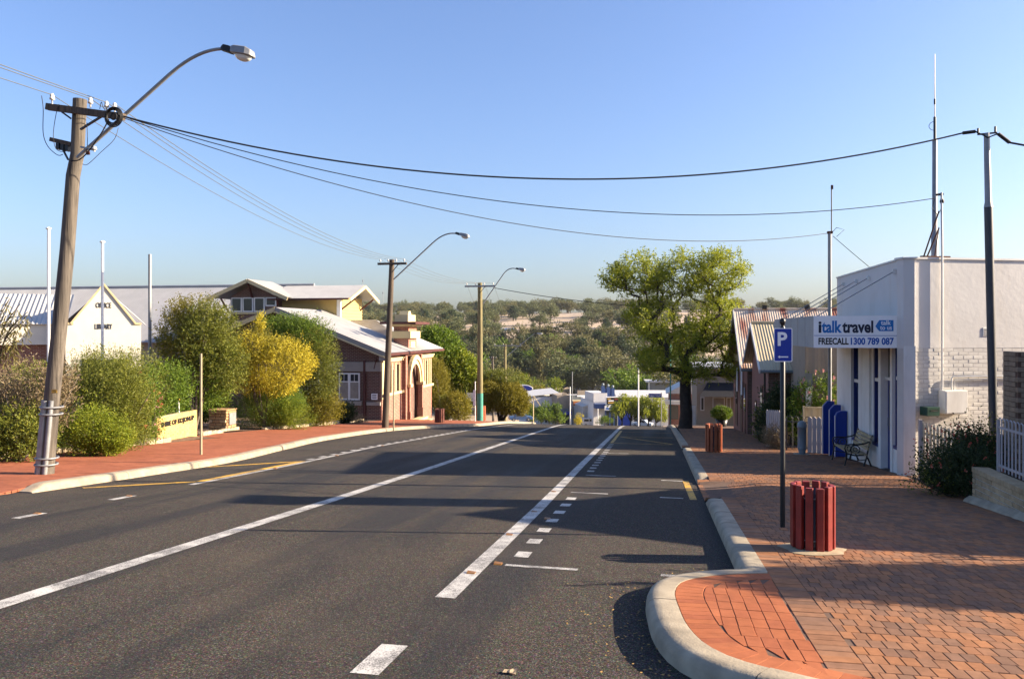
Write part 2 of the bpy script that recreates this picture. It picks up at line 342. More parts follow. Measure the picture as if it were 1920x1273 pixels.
mat_leaf('flower_red', [(.1, (.4, .05, .03)), (.5, (.6, .13, .08)), (.9, (.7, .26, .18))]); mat_leaf('flower_pink', [(.1, (.6, .2, .2)), (.9, (.8, .5, .45))])
mat_leaf('leaf_gum', [(.1, (0.069, 0.082, 0.031)), (.5, (0.129, 0.151, 0.054)), (.9, (0.225, 0.245, 0.093))], .2); mat_leaf('leaf_gum_warm', [(.1, (0.084, 0.081, 0.027)), (.5, (0.166, 0.160, 0.054)), (.9, (0.290, 0.262, 0.097))], .2)
mat_leaf('leaf_pine', [(.1, (0.020, 0.038, 0.014)), (.5, (0.045, 0.075, 0.026)), (.9, (0.084, 0.128, 0.042))], .15)
# ================================================================== SETTING: ground, road, kerbs, footpaths
rng = np.random.default_rng(7); random.seed(7)
ys = [-60, -30, -10, 0, 10, 20, 30, 40, 43, 45, 47, 49, 52, 60, 80, 100, 130, 160, 195, 205, 215, 225, 235] + list(range(260, 1000, 30)) + list(range(1000, 2000, 50)) + [2100, 2300, 2700, 3200, 4200, 6000]
xs = [-4500, -3000, -2200] + list(range(-1600, -400, 80)) + list(range(-400, 401, 40)) + list(range(480, 1601, 80)) + [2200, 3000, 4500]
mb = MB(); mb.sheet([[(x, y, terr(x, y) - (.1 if y <= 235 else 0)) for x in xs] for y in ys]); o = mb.build('terrain', M['terrain']); tag(o, kind='structure')
for p in o.data.polygons: p.use_smooth = True
# road: one sheet, wide at the side-street junction round the camera, then the street
ry = [-40, -20, -10, -4, 0, 3, 6, 8] + list(np.arange(10, 43, 3.)) + list(np.arange(43, 53, .5)) + list(np.arange(54, 236, 6.))
mb = MB()
mb.sheet([[(x, y, prof(y)) for x in (-60, -30, -13.6, -9, -4.5, 0, 1.1, 30, 60)] for y in ry if y <= 8])
mb.sheet([[(x, y, prof(y)) for x in (-13.6, -9, -4.5, 0, 1.1)] for y in ry if y >= 8])
road = mb.build('road', M['asphalt']); tag(road, kind='structure')
def strip(name, pts, w, m_, h=.004, wv=None):         # painted line along plan points
    mb = MB(); P = []
    for (x0, y0), (x1, y1) in zip(pts, pts[1:]):
        k = max(1, int(math.hypot(x1 - x0, y1 - y0) / 1.5))
        P += [(x0 + (x1 - x0) * i / k, y0 + (y1 - y0) * i / k) for i in range(k)]
    P.append(pts[-1]); rows = []
    for i, (x, y) in enumerate(P):
        a = P[max(i - 1, 0)]; b_ = P[min(i + 1, len(P) - 1)]; dx, dy = b_[0] - a[0], b_[1] - a[1]; L = math.hypot(dx, dy)
        nx, ny = -dy / L * w / 2, dx / L * w / 2
        rows.append([(x + nx, y + ny, prof(y + ny) + h), (x - nx, y - ny, prof(y - ny) + h)])
    mb.sheet(rows); return mb.build(name, M[m_], road)
strip('centre_line', [(-5.2, -6), (-5.2, 12), (-5.27, 18), (-5.49, 29), (-5.78, 45), (-6.0, 60)], .2, 'paint_white')
strip('edge_line', [(-1.8, 6.5), (-1.82, 12), (-1.92, 20), (-2.13, 46), (-2.2, 60)], .18, 'paint_white')
strip('edge_line', [(-8.47, 13.1), (-8.6, 18), (-9.0, 24), (-9.0, 38), (-8.45, 44), (-8.2, 54)], .13, 'paint_white')
for x, a, b_ in ((-1.8, 4.62, 5.2), (-8.43, 9.05, 9.55), (-8.46, 10.95, 11.5), (-8.4, 6.6, 7.2), (-1.8, 1.6, 2.6)): strip('lane_dash', [(x, a), (x, b_)], .19 if x > -5 else .13, 'paint_white')
for i in range(7): strip('bay_dash', [(-1.46, 8.32 + i * .8), (-1.46, 8.62 + i * .8)], .16, 'paint_white')
for i in range(14): strip('bay_dash', [(-1.55 - i * .01, 18.1 + i * .8), (-1.55 - i * .01, 18.4 + i * .8)], .16, 'paint_white')
for i in range(22): strip('bay_dash', [(-8.85 - min(i, 6) * .05, 18.8 + i * .85), (-8.85 - min(i, 6) * .05, 19.15 + i * .85)], .13, 'paint_white')
for x0, x1, y in ((-1.55, -.8, 7.9), (.02, .5, 7.84), (-1.56, -.89, 14.13), (.02, .42, 13.9), (-1.58, -.92, 17.3), (.05, .52, 16.75), (-1.6, -.9, 24.2)): strip('bay_mark', [(x0, y), (x1, y - .03)], .09, 'paint_white')
strip('kerb_mark', [(.585, 13.75), (.55, 16.8)], .12, 'paint_yellow')
for p in ([(-1.72, 29.4), (-1.86, 40)], [(-1.7, 38.6), (.6, 38.6)], [(-1.66, 34.2), (.6, 34.2)], [(-1.64, 29.4), (.45, 29.2)], [(-1.6, 34.0), (.5, 29.5)]): strip('zone_line', p, .12, 'paint_yellow', .008)
for p in ([(-9.9, 12.1), (-8.65, 13.55)], [(-8.6, 13.6), (-8.74, 18.3)], [(-10.05, 16.2), (-8.8, 18.2)]): strip('zone_line', p, .16, 'paint_yellow', .008)
for i, (x, y) in enumerate([(-1.63, 7.93), (-1.8, 7.45), (-1.83, 9.6), (-1.83, 11.6), (-1.55, 11.0), (-1.87, 14.1), (-1.9, 16.9), (-8.5, 16.4), (-8.7, 20.3), (-8.95, 24.6), (-8.45, 9.45), (-8.48, 11.4)]):
    o = MB().hexa([(x - .04, y - .04, prof(y - .04)), (x + .04, y - .04, prof(y - .04)), (x + .04, y + .04, prof(y + .04)), (x - .04, y + .04, prof(y + .04)), (x - .04, y - .02, prof(y) + .014), (x + .04, y - .02, prof(y) + .014), (x + .04, y + .03, prof(y) + .013), (x - .04, y + .03, prof(y) + .02)]).build('road_stud', M['cat_eye'], road)
# --- kerbs
def catmull(P, step=.12):
    out = []
    for i in range(len(P) - 1):
        p0 = Vector(P[max(i - 1, 0)]); p1 = Vector(P[i]); p2 = Vector(P[i + 1]); p3 = Vector(P[min(i + 2, len(P) - 1)])
        k = max(1, int((p2 - p1).length / step))
        for j in range(k):
            t = j / k; out.append(.5 * ((2 * p1) + (p2 - p0) * t + (2 * p0 - 5 * p1 + 4 * p2 - p3) * t * t + (3 * p1 - p0 - 3 * p2 + p3) * t ** 3))
    out.append(Vector(P[-1])); return out
KP = [(0, .136), (.12, .14), (.178, .133), (.212, .112), (.23, .07), (.244, -.08), (0, -.08)]
def kerb(parent, P, side, stone, m_, wid=1., low0=0., low1=0.):        # P: line of the paving edge; kerb lies on its `side`
    P = catmull(P); cum = [0]
    for a, b_ in zip(P, P[1:]): cum.append(cum[-1] + (b_ - a).length)
    L = cum[-1]; ns = max(1, round(L / stone))
    N = []
    for i in range(len(P)):
        d = (P[min(i + 1, len(P) - 1)] - P[max(i - 1, 0)]).normalized(); N.append(Vector((-d.y, d.x)) * side)
    def pt(s_):
        i = min(max(int(np.searchsorted(cum, s_)) - 1, 0), len(P) - 2); t = (s_ - cum[i]) / max(1e-6, cum[i + 1] - cum[i])
        return P[i].lerp(P[i + 1], t), N[i].lerp(N[i + 1], t).normalized()
    for k in range(ns):
        a, b_ = L * k / ns + .004, L * (k + 1) / ns - .004; q = max(2, int((b_ - a) / .14) + 1); rows = []
        j = random.uniform(-.004, .004)
        for i in range(q):
            s_ = a + (b_ - a) * i / (q - 1); p, n_ = pt(s_)
            e = min(1, s_ / .35) if low0 else 1; f = min(1, (L - s_) / .35) if low1 else 1; hh = min(e, f)
            rows.append([(p.x + n_.x * d * wid, p.y + n_.y * d * wid, prof(p.y + n_.y * d * wid) + (z * (.15 + .85 * hh) if z > 0 else z) + j) for d, z in KP])
        mb = MB(); mb.sheet([r + [r[0]] for r in rows]); mb.add(rows[0], [tuple(range(len(KP)))]); mb.add(rows[-1], [tuple(range(len(KP)))])
        mb.sm = [True] * len(mb.sm); o = mb.build('kerb_stone', M[m_], parent)
        o.data.set_sharp_from_angle(angle=R(50)) if hasattr(o.data, 'set_sharp_from_angle') else None
kr = thing('kerb_right', None, None, kind='structure')
NOSE = [(1.0, 7.60), (.72, 7.50), (.42, 7.32), (.2, 7.05), (.13, 6.66), (.15, 6.2), (.2, 5.7), (.31, 5.28), (.5, 5.02), (.8, 4.84), (1.2, 4.64), (2.0, 4.36), (3.2, 4.05), (6, 3.6), (12, 2.9)]
kerb(kr, NOSE, -1, 1.7, 'concrete')
kerb(kr, [(1.0, 7.62), (1.0, 13.4)], 1, .95, 'concrete', low1=1)
kerb(kr, [(1.0, 16.3), (1.0, 26.2)], 1, .95, 'concrete', low0=1, low1=1)
kerb(kr, [(1.0, 27.3), (.95, 36), (.9, 44), (.85, 60)], 1, 1.2, 'concrete', low0=1)
kl = thing('kerb_left', None, None, kind='structure')
KL = [(-10.45, 11.3), (-10.4, 14.5), (-10.5, 17.6), (-11.3, 22), (-12.1, 27), (-12.3, 34.3), (-11.1, 39.5), (-9.9, 42), (-9.6, 46), (-9.6, 60)]
kerb(kl, KL, -1, 2.4, 'concrete_old', 1.1, low0=1)
# --- footpaths: bedding sheet, then every paver
NY = [p[1] for p in NOSE][::-1]; NX = [p[0] for p in NOSE][::-1]
def xl_right(y): return float(np.interp(y, NY, NX)) if y < 7.6 else 1.0
def ramp_dip(x, y):
    k = min(1, max(0, (y - 13.3) / .35)) * min(1, max(0, (16.4 - y) / .35)) * min(1, max(0, (1.9 - x) / .9)); return .115 * k
def z_right(x, y): return prof(y) + PZ - ramp_dip(x, y)
LY = [p[1] for p in KL]; LX = [p[0] for p in KL]
def xr_left(y): return float(np.interp(y, LY, LX)) if y > 11.3 else -10.45 - .12 * max(0, 11.3 - y)
def z_left(x, y): return prof(y) + .02 + (PZ - .02) * min(1, max(0, (y - 10.9) / 1.3))
mb = MB(); mb.sheet([[(x, y, z_right(max(x, .76), y) - .0055) for x in np.linspace(xl_right(y) - (.2 if 13.4 < y < 16.3 or 26.3 < y < 27.2 else .01), 9.5, 14)] for y in np.arange(2.95, 62, .25)])
fr = mb.build('footpath_right', M['grout']); tag(fr, kind='structure')
mb = MB(); mb.sheet([[(x, y, z_left(x, y) - .012) for x in np.linspace(xr_left(y) + .01, -19.5, 10)] for y in np.arange(-6, 62, .4)])
fl = mb.build('footpath_left', M['grout']); tag(fl, kind='structure')
PW, PL = .23, .115
def paver_verts(cx, cy, hw, hl, zf, j, ch=.003):
    V = []
    for d, k in ((-.04, 0), (-ch, 0), (0, ch)):
        for a, c_ in ((-1, -1), (1, -1), (1, 1), (-1, 1)):
            x, y = cx + a * (hw - k), cy + c_ * (hl - k); V.append((x, y, zf(x, y) + d + j))
    return V
PF = [(0, 1, 5, 4), (1, 2, 6, 5), (2, 3, 7, 6), (3, 0, 4, 7), (4, 5, 9, 8), (5, 6, 10, 9), (6, 7, 11, 10), (7, 4, 8, 11), (8, 9, 10, 11)]
def proj(x, y, z):
    f = -sS * x + cS * y; return CXP + FPX * (cS * x + sS * y) / f, HYP - FPX * (z - EYE) / f, f
def np_boxes(name, items, faces, nv, m_, parent):
    V = np.array(items, dtype=np.float32).reshape(-1, 3); N = len(V) // nv; Fc = np.array(faces, dtype=np.int32); k = Fc.shape[1]
    idx = (np.arange(N, dtype=np.int32)[:, None, None] * nv + Fc[None]).reshape(-1)
    V = V - np.array(ORG[parent.name]) if parent is not None else V
    me = bpy.data.meshes.new(name); me.vertices.add(len(V)); me.vertices.foreach_set('co', V.astype(np.float32).ravel())
    me.loops.add(len(idx)); me.loops.foreach_set('vertex_index', idx); me.polygons.add(len(idx) // k); me.polygons.foreach_set('loop_start', np.arange(0, len(idx), k, dtype=np.int32))
    me.polygons.foreach_set('use_smooth', np.zeros(len(idx) // k, dtype=bool)); me.update(calc_edges=True); me.materials.append(M[m_]); o = link_mesh(name, me, parent); return o
brown, red, pink, singles = [], [], [], []
g = .0018
def put(lst, cx, cy, hw, hl, zf, m_, single=True):
    j = random.gauss(0, .0012); px, py, f = proj(cx, cy, zf(cx, cy))
    if single and f > 0 and -20 < px < 1940 and py < 1290: singles.append((f, cx, cy, hw, hl, zf(cx, cy) + j, m_, lst, zf, j))
    else: lst.append(paver_verts(cx, cy, hw, hl, zf, j))
BW, BL = .096, .166
for i in range(int((44 - 3.0) / BL)):                                   # main field: stack-laid pavers, joints in line with the street
    y = 3.0 + (i + .5) * BL; off = (.0, .03, .012, .04)[i % 4] + random.uniform(0, .012); x0 = max(1.0, xl_right(y)) + .235; x1 = 5.15 if y < 28 else 4.1; x = x0 - off
    if y < 4.6: x0 = xl_right(y) + .24; x = x0 - off
    while x < x1:
        a, b_ = max(x, x0), min(x + BW, x1)
        if b_ - a > .05: put(brown, (a + b_) / 2, y, (b_ - a) / 2 - g, BL / 2 - g, z_right, 'paver_brown', y < 12)
        x += BW
for i in range(int((44 - 4.9) / PL)):                                   # border course beside the kerb
    y = 4.9 + (i + .5) * PL
    put(brown, 1.1175, y, .1175 - g, PL / 2 - g, z_right, 'paver_brown', y < 12)
    if 13.45 < y < 16.25 or 26.4 < y < 27.2: put(brown, .88, y, .115 - g, PL / 2 - g, z_right, 'paver_brown', False)
NC = catmull([p for p in NOSE if p[1] > 3.9], .02)
def inside_nose(x, y, d):
    if not (4.6 < y < 7.55) or x > 1.0: return False
    return min((Vector((x, y)) - q).length for q in NC[::4]) > d and x > xl_right(y)
cumN = [0.]
for a, b_ in zip(NC, NC[1:]): cumN.append(cumN[-1] + (b_ - a).length)
def nose_at(q):
    i = min(max(int(np.searchsorted(cumN, q)) - 1, 0), len(NC) - 2); t_ = (q - cumN[i]) / (cumN[i + 1] - cumN[i]); p = NC[i].lerp(NC[i + 1], t_)
    d = (NC[min(i + 9, len(NC) - 1)] - NC[max(i - 8, 0)]).normalized(); return p, Vector((-d.y, d.x))
OFF = []
for q in np.arange(0, cumN[-1], .03):
    p, n_ = nose_at(float(q)); w = p + n_ * .235; OFF.append((w.y, w.x))
OFF = [o for o in OFF if o[1] < 1.05]; top_y = max(o[0] for o in OFF); bot_y = min(o[0] for o in OFF); OFF.sort(); OY = [o[0] for o in OFF]; OX = [o[1] for o in OFF]
def x_off(y): return float(np.interp(y, OY, OX)) if bot_y <= y <= top_y else 9.
NW, NL = .106, .225
for i in range(int(3 / NL)):                                            # red field inside the nose, cut to the curve
    ya = 4.65 + i * NL; yb2 = ya + NL; x = 1.0 - NW * 10 - random.uniform(0, .022)
    while x < 1.0 - .03:
        a, b_ = x, min(x + NW, 1.0); x += NW; a1, a2 = max(a, x_off(ya + g)), max(a, x_off(yb2 - g))
        if min(a1, a2) > b_ - .03: continue
        a1, a2 = min(a1, b_ - .006), min(a2, b_ - .006)
        if a1 == a and a2 == a: put(red, (a + b_) / 2, (ya + yb2) / 2, (b_ - a) / 2 - g, NL / 2 - g, z_right, 'paver_red')
        else:
            Q = [(a1 + g, ya + g), (b_ - g, ya + g), (b_ - g, yb2 - g), (a2 + g, yb2 - g)]; V = []
            for d in (-.04, -.002, 0): V += [(q[0], q[1], z_right(*q) + d) for q in Q]
            red.append(V)
for k in range(int(cumN[-1] / PL) - 1):                                 # soldier course following the curved kerb, each paver cut to a wedge
    (p, np_), (q, nq) = nose_at(k * PL + .001), nose_at((k + 1) * PL - .001)
    if p.x > 1.0 and p.y > 4.75: continue
    if max(p.x, q.x) > 1.0 and p.y > 7: continue
    R_ = [p + np_ * .006, q + nq * .006, q + nq * .23, p + np_ * .23]; c_ = sum(R_, Vector((0, 0))) / 4; V = []
    for dz, kk in ((-.04, 0), (-.003, 0), (0, .02)): V += [(w.x + (c_.x - w.x) * kk, w.y + (c_.y - w.y) * kk, z_right(w.x, w.y) + dz) for w in R_]
    red.append(V)
singles.sort(key=lambda t: t[0])
unit = {}
for f, cx, cy, hw, hl, z, m_, lst, zf, j in singles[:300]:
    key = (m_, round(hw, 3), round(hl, 3))
    if key not in unit:
        V = []
        for d, k in ((-.04, 0), (-.003, 0), (0, .003)):
            for a, c_ in ((-1, -1), (1, -1), (1, 1), (-1, 1)): V.append((a * (hw - k), c_ * (hl - k), d))
        me = bpy.data.meshes.new('paver'); me.from_pydata(V, [], PF); me.materials.append(M[m_]); unit[key] = me
    o = link_mesh('paver', unit[key], fr); o.location = (cx, cy, z); o.rotation_euler = (-math.atan(G1) + random.gauss(0, .004), random.gauss(0, .003), random.gauss(0, .004))
for f, cx, cy, hw, hl, z, m_, lst, zf, j in singles[300:]: lst.append(paver_verts(cx, cy, hw, hl, zf, j))
tag(np_boxes('pavers', brown, PF, 12, 'paver_brown', fr), kind='stuff')
tag(np_boxes('pavers', red, PF, 12, 'paver_red', fr), kind='stuff')
for i in range(int((48 - 6) / PL)):
    y = 6 + (i + .5) * PL; off = (i % 2) * PW / 2; x0 = xr_left(y) - .01; x1 = max(-14.75, -40) if y < 11 else -14.7 - .0 * y
    if 24.5 < y: x1 = -16.2
    if y > 33: x1 = -15.9
    x = x0 + off
    while x > x1:
        a, b_ = max(x - PW, x1), min(x, x0)
        if b_ - a > .05: pink.append(paver_verts((a + b_) / 2, y, (b_ - a) / 2, PL / 2, z_left, 0, 0))
        x -= PW
    if y < 11 and i % 1 == 0: pass
tag(np_boxes('pavers', pink, PF, 12, 'paver_pink', fl), kind='stuff')
# garden bed soil behind the left path, soil strip on the right
def bed(name, rows, m_='mulch'): return tag(MB().sheet(rows).build(name, M[m_]), kind='structure')
bed('garden_bed_left', [[(x, y, prof(y) + .14 + .05 * math.sin(x * 2 + y) + (.02 * abs(x + 15))) for x in np.linspace(-14.85, -48, 14)] for y in np.arange(12, 24.6, .8)])
bed('garden_bed_left', [[(x, y, prof(y) + .135 + .03 * math.sin(x * 2 + y)) for x in np.linspace(-16.4, -48, 14)] for y in np.arange(24.6, 62, .8)])
bed('garden_bed_right', [[(x, y, prof(y) + .14) for x in np.linspace(5.25, 40, 8)] for y in np.arange(11, 60, 1.)])
mb = MB()                                                              # ring of sand round the bin, where pavers were lifted
P_ = [(1.64 + .34 * math.cos(a) * (1 + .12 * math.sin(5 * a)), 8.93 + .36 * math.sin(a) * (1 + .1 * math.cos(3 * a))) for a in np.linspace(0, 2 * math.pi, 26)[:-1]]
mb.add([(x, y, z_right(x, y) + .005) for x, y in P_] + [(1.64, 8.93, z_right(1.64, 8.93) + .028)], [(i, (i + 1) % 25, 25) for i in range(25)])
o = mb.build('sand_patch', M['sand']); tag(o, kind='structure')
# grit and dry leaves blown against the nose kerb
V = []
for i in range(260):
    y = random.uniform(4.2, 8.2); x = float(np.interp(y, NY, NX)) - .26 - abs(random.gauss(0, .35)) if y < 7.5 else .7 - abs(random.gauss(0, .3))
    s0 = random.uniform(.004, .012); a = random.uniform(0, 6.28); z = prof(y) + .006
    V += [(x + s0 * math.cos(a + k * 1.57 + .4 * (k % 2)), y + s0 * math.sin(a + k * 1.57 + .4 * (k % 2)), z + random.uniform(0, .006)) for k in range(4)]
tag(np_mesh('leaf_litter', np.array(V), 4, M['litter']), 'scattered dry leaf bits and grit on the asphalt beside the curved kerb', 'leaf litter', kind='stuff')

t = thing('crumpled_leaf', 'small pale crumpled leaf lying on the near asphalt', 'leaf', (-.92, 4.83, prof(4.83)))
MB().sheet([[(-.92 + .02 * i + random.uniform(-.006, .006), 4.83 + .018 * j + random.uniform(-.006, .006), prof(4.83) + .006 + random.uniform(0, .014)) for i in range(-2, 3)] for j in range(-1, 3)]).build('blade', M['sand'], t)
# ================================================================== shared builders
def text(name, body, size, m_, parent, mw, bold=0., ext=.002, width=None, align='LEFT'):
    c = bpy.data.curves.new(name, 'FONT'); c.body = body; c.size = size; c.offset = bold; c.extrude = ext; c.align_x = align; c.resolution_u = 3
    o = bpy.data.objects.new(name, c); COL.objects.link(o); dg = bpy.context.evaluated_depsgraph_get(); me = bpy.data.meshes.new_from_object(o.evaluated_get(dg))
    bpy.data.objects.remove(o); bpy.data.curves.remove(c)
    X = [v.co.x for v in me.vertices]; k = width / (max(X) - min(X)) if width else 1; x0 = min(X) if align == 'LEFT' else 0
    off = ORG[parent.name]
    for v in me.vertices:
        q = mw @ Vector(((v.co.x - x0) * k, v.co.y, v.co.z)); v.co = q - off
    me.materials.clear(); me.materials.append(M[m_]); return link_mesh(name, me, parent)
def frame(origin, right, up): # matrix for flat lettering
    r = Vector(right).normalized(); u = Vector(up).normalized(); n_ = r.cross(u)
    return Matrix(((r.x, u.x, n_.x, origin[0]), (r.y, u.y, n_.y, origin[1]), (r.z, u.z, n_.z, origin[2]), (0, 0, 0, 1)))
def corr(mb, p00, p10, p01, p11, pitch=.15, amp=.02, sub=4, nv=1):      # corrugated sheet: ribs run from p0* to p1*
    p00, p10, p01, p11 = map(Vector, (p00, p10, p01, p11)); L = (p01 - p00).length; n_ = (p01 - p00).cross(p10 - p00).normalized()
    if n_.z < 0: n_ = -n_
    k = max(2, int(L / pitch * sub)); rows = []
    for i in range(nv + 1):
        t = i / nv; a = p00.lerp(p10, t); b_ = p01.lerp(p11, t)
        rows.append([a.lerp(b_, j / k) + n_ * amp * math.sin(2 * math.pi * j / sub) for j in range(k + 1)])
    return mb.sheet(rows)
def wire(name, a, b_, sag, r, m_, label, cat='wire', n=26, group=None):
    a, b_ = Vector(a), Vector(b_); pts = [a.lerp(b_, i / n) - Vector((0, 0, 4 * sag * (i / n) * (1 - i / n))) for i in range(n + 1)]
    o = MB().tube(pts, r, 5).build(name, M[m_]); return tag(o, label, cat, group)
# ------------------------------------------------------------------ foliage
def rand_unit(n, rg): v = rg.normal(size=(n, 3)); return v / np.linalg.norm(v, axis=1, keepdims=True)
def leaf_quads(P, D, ll, lw, rg):                                       # rhombic leaves at P along D
    n_ = len(P); D = D / np.maximum(np.linalg.norm(D, axis=1, keepdims=True), 1e-6); Q = rand_unit(n_, rg); Sd = np.cross(D, Q); Sd /= np.maximum(np.linalg.norm(Sd, axis=1, keepdims=True), 1e-6)
    k = rg.uniform(.65, 1.3, (n_, 1)); L = D * ll * k; Wd = Sd * lw * k * .5; N = np.cross(D, Sd) * (lw * .25) * k
    V = np.stack([P, P + L * .5 + Wd + N, P + L, P + L * .5 - Wd + N], 1); return V.reshape(-1, 3)
def twigs(O, D, L, per, ll, lw, rg, flare=.75):
    n_ = len(O); t = (np.arange(per) + rg.uniform(0, 1, (n_, per))) / per
    P = O[:, None] + D[:, None] * (t * L)[..., None] + rg.normal(0, L * .04, (n_, per, 3))
    d = D[:, None] * (1 - flare * .5) + rand_unit(n_ * per, rg).reshape(n_, per, 3) * flare
    return leaf_quads(P.reshape(-1, 3), d.reshape(-1, 3), ll, lw, rg)
def blob(c, rad, nt, per, tl, ll, lw, rg, up=.35, lump=.4, zmin=None, inner=.5, nl=14):
    U = rand_unit(nt, rg); A = rand_unit(nl, rg); amp = rg.uniform(-lump, lump, nl); f = 1 + (np.maximum(0, U @ A.T) ** 5 * amp).sum(1)
    r = f * (1 - (1 - inner) * rg.uniform(0, 1, nt) ** 2.2)
    P = np.array(c) + U * r[:, None] * np.array(rad); Nn = U / np.array(rad); Nn /= np.linalg.norm(Nn, axis=1, keepdims=True)
    D = Nn + np.array([0, 0, up]) + rand_unit(nt, rg) * .45; D /= np.linalg.norm(D, axis=1, keepdims=True)
    O = P - D * tl * .7
    if zmin is not None: k = P[:, 2] > zmin; O = O[k]; D = D[k]
    return twigs(O, D, tl, per, ll, lw, rg)
def stems(mb, base, tops, r, rg, n=5):
    for t in tops:
        b_ = Vector(base); t = Vector(t); mid = b_.lerp(t, .5) + Vector((rg.normal(0, .1), rg.normal(0, .1), 0)) * (t - b_).length * .5; mb.tube([b_, mid, t], [r, r * .7, r * .3], n)
def plant(name, label, cat, base, blobs, seed, stem=.04, bark='bark_grey', group=None, nst=6, extra=None, fol='foliage'):
    """blobs: (offset, radii, twigs, leaves per twig, twig length, leaf length, leaf width, material, kwargs); blobs of one material share one mesh"""
    rg = np.random.default_rng(seed); t = thing(name, label, cat, base, group=group); by = {}
    tops = []
    for off, rad, nt, per, tl, ll, lw, m_, kw in blobs:
        c = Vector(base) + Vector(off); kw = dict(kw); kw.setdefault('zmin', base[2] + .03)
        by.setdefault(m_, []).append(blob(c, rad, nt, per, tl, ll, lw, rg, **kw))
        if nt > 500: k2 = dict(kw); k2.update(inner=.9, up=kw.get('up', .35) + .35); by[m_].append(blob(c, [r_ * 1.04 for r_ in rad], int(nt * .09), per, tl * 1.7, ll, lw, rg, **k2))
        tops.append(c + Vector((0, 0, rad[2] * .3)))
    for m_, L in by.items():
        fl_ = 'flower' in m_ or m_ == 'leaf_yellow'; o = np_mesh('flowers' if 'flower' in m_ or m_ == 'leaf_yellow' else fol, np.concatenate(L), 4, M[m_], t)
        if fl_: tag(o, kind='stuff')
    mb = MB(); T = []
    for c in tops:
        for k in range(max(1, nst // len(tops))): T.append(c + Vector((rg.normal(0, .25), rg.normal(0, .25), rg.normal(0, .15))))
    stems(mb, Vector(base) - Vector((0, 0, .05)), T, stem, rg); mb.build('stem', M[bark], t)
    return t
# ================================================================== RIGHT SIDE
# --- parking sign
x, y = 1.54, 10.37; z0 = z_right(x, y)
t = thing('parking_sign', 'blue and white parking sign with left arrow on a black pole', 'sign', (x, y, z0))
MB().lathe((x, y, z0), [(.031, -.1), (.031, 2.52), (.024, 2.53), (.02, 2.55), (.03, 2.565), (.038, 2.59), (.034, 2.62), (.016, 2.64)], 14).build('pole', M['black_metal'], t)
def rrect(cx, cz, w, h, r, y_, k=4):
    P = []
    for sx_, sz, a0 in ((1, -1, -90), (1, 1, 0), (-1, 1, 90), (-1, -1, 180)):
        for i in range(k + 1):
            a = R(a0 + 90 * i / k); P.append((cx + sx_ * (w / 2 - r) + r * math.cos(a), y_, cz + sz * (h / 2 - r) + r * math.sin(a)))
    return P
cz = z0 + 2.30; yy = y - .036
pl = MB().prism(rrect(x, cz, .225, .425, .02, yy - .004), (0, .004, 0)).build('plate', M['sign_white'], t)
MB().prism(rrect(x, cz, .203, .403, .012, yy - .0062), (0, .0022, 0)).build('blue_field', M['sign_blue'], pl)
text('letter_p', 'P', .235, 'sign_white', pl, frame((x - .066, yy - .0075, cz - .005), (1, 0, 0), (0, 0, 1)), .007, .001)
a = MB(); a.prism([(x - .066, yy - .0085, cz - .15), (x - .038, yy - .0085, cz - .132), (x - .038, yy - .0085, cz - .168)], (0, .002, 0)); a.prism([(x - .038, yy - .0085, cz - .143), (x + .06, yy - .0085, cz - .143), (x + .06, yy - .0085, cz - .157), (x - .038, yy - .0085, cz - .157)], (0, .002, 0)); a.build('arrow', M['sign_white'], pl)
MB().box((x - .04, y - .034, cz + .1), (x + .04, y + .034, cz + .125)).build('bracket', M['steel_galv'], t); MB().box((x - .04, y - .034, cz - .13), (x + .04, y + .034, cz - .105)).build('bracket', M['steel_galv'], t)
# --- litter bins of upright timber slats
def bin_(x, y, zf, h, w, label, m_, n_=12, seed=1):
    z0 = zf(x, y); rd = random.Random(seed); t = thing('litter_bin', label, 'bin', (x, y, z0), group='slatted litter bins')
    MB().lathe((x, y, z0), [(w * .36, .04), (w * .37, h * .9), (w * .34, h * .9), (w * .33, .1)], 16).build('liner', M['steel_pole'], t)
    for k in range(n_):
        a = 2 * math.pi * (k + .35) / n_; c = Vector((x + math.cos(a) * w * .44, y + math.sin(a) * w * .44, z0)); r_ = Vector((-math.sin(a), math.cos(a), 0)); q = Vector((math.cos(a), math.sin(a), 0))
        sw, sd_ = w * .08, w * .055; top = h + rd.uniform(-.008, .008); P = []
        for z in (.03, top):
            for u, v_ in ((-1, -1), (1, -1), (1, 1), (-1, 1)): P.append(c + r_ * u * sw + q * v_ * sd_ + Vector((0, 0, z)))
        MB().hexa(P).build('slat', M[m_], t, .004)
    MB().tube([(x + math.cos(a) * w * .385, y + math.sin(a) * w * .385, z0 + h * .82) for a in np.linspace(0, 6.283, 25)], .008, 5, False).build('hoop', M['steel_galv'], t)
    MB().tube([(x + math.cos(a) * w * .385, y + math.sin(a) * w * .385, z0 + h * .18) for a in np.linspace(0, 6.283, 25)], .008, 5, False).build('hoop', M['steel_galv'], t)
    return t
bin_(1.64, 8.95, z_right, .70, .46, 'nearest dark red slatted litter bin standing in a patch of sand', 'bin_red')
bin_(1.62, 24.15, z_right, .83, .5, 'orange-brown slatted litter bin on the right path near the kerb', 'bin_rust', seed=2)
bin_(-12.0, 42.2, z_left, .78, .55, 'dark brown slatted litter bin in front of the red brick building', 'bin_dark', seed=3)
bin_(-11.1, 48.6, z_left, .95, .62, 'rust red slatted litter bin behind the green-based pole', 'bin_rust', seed=4)
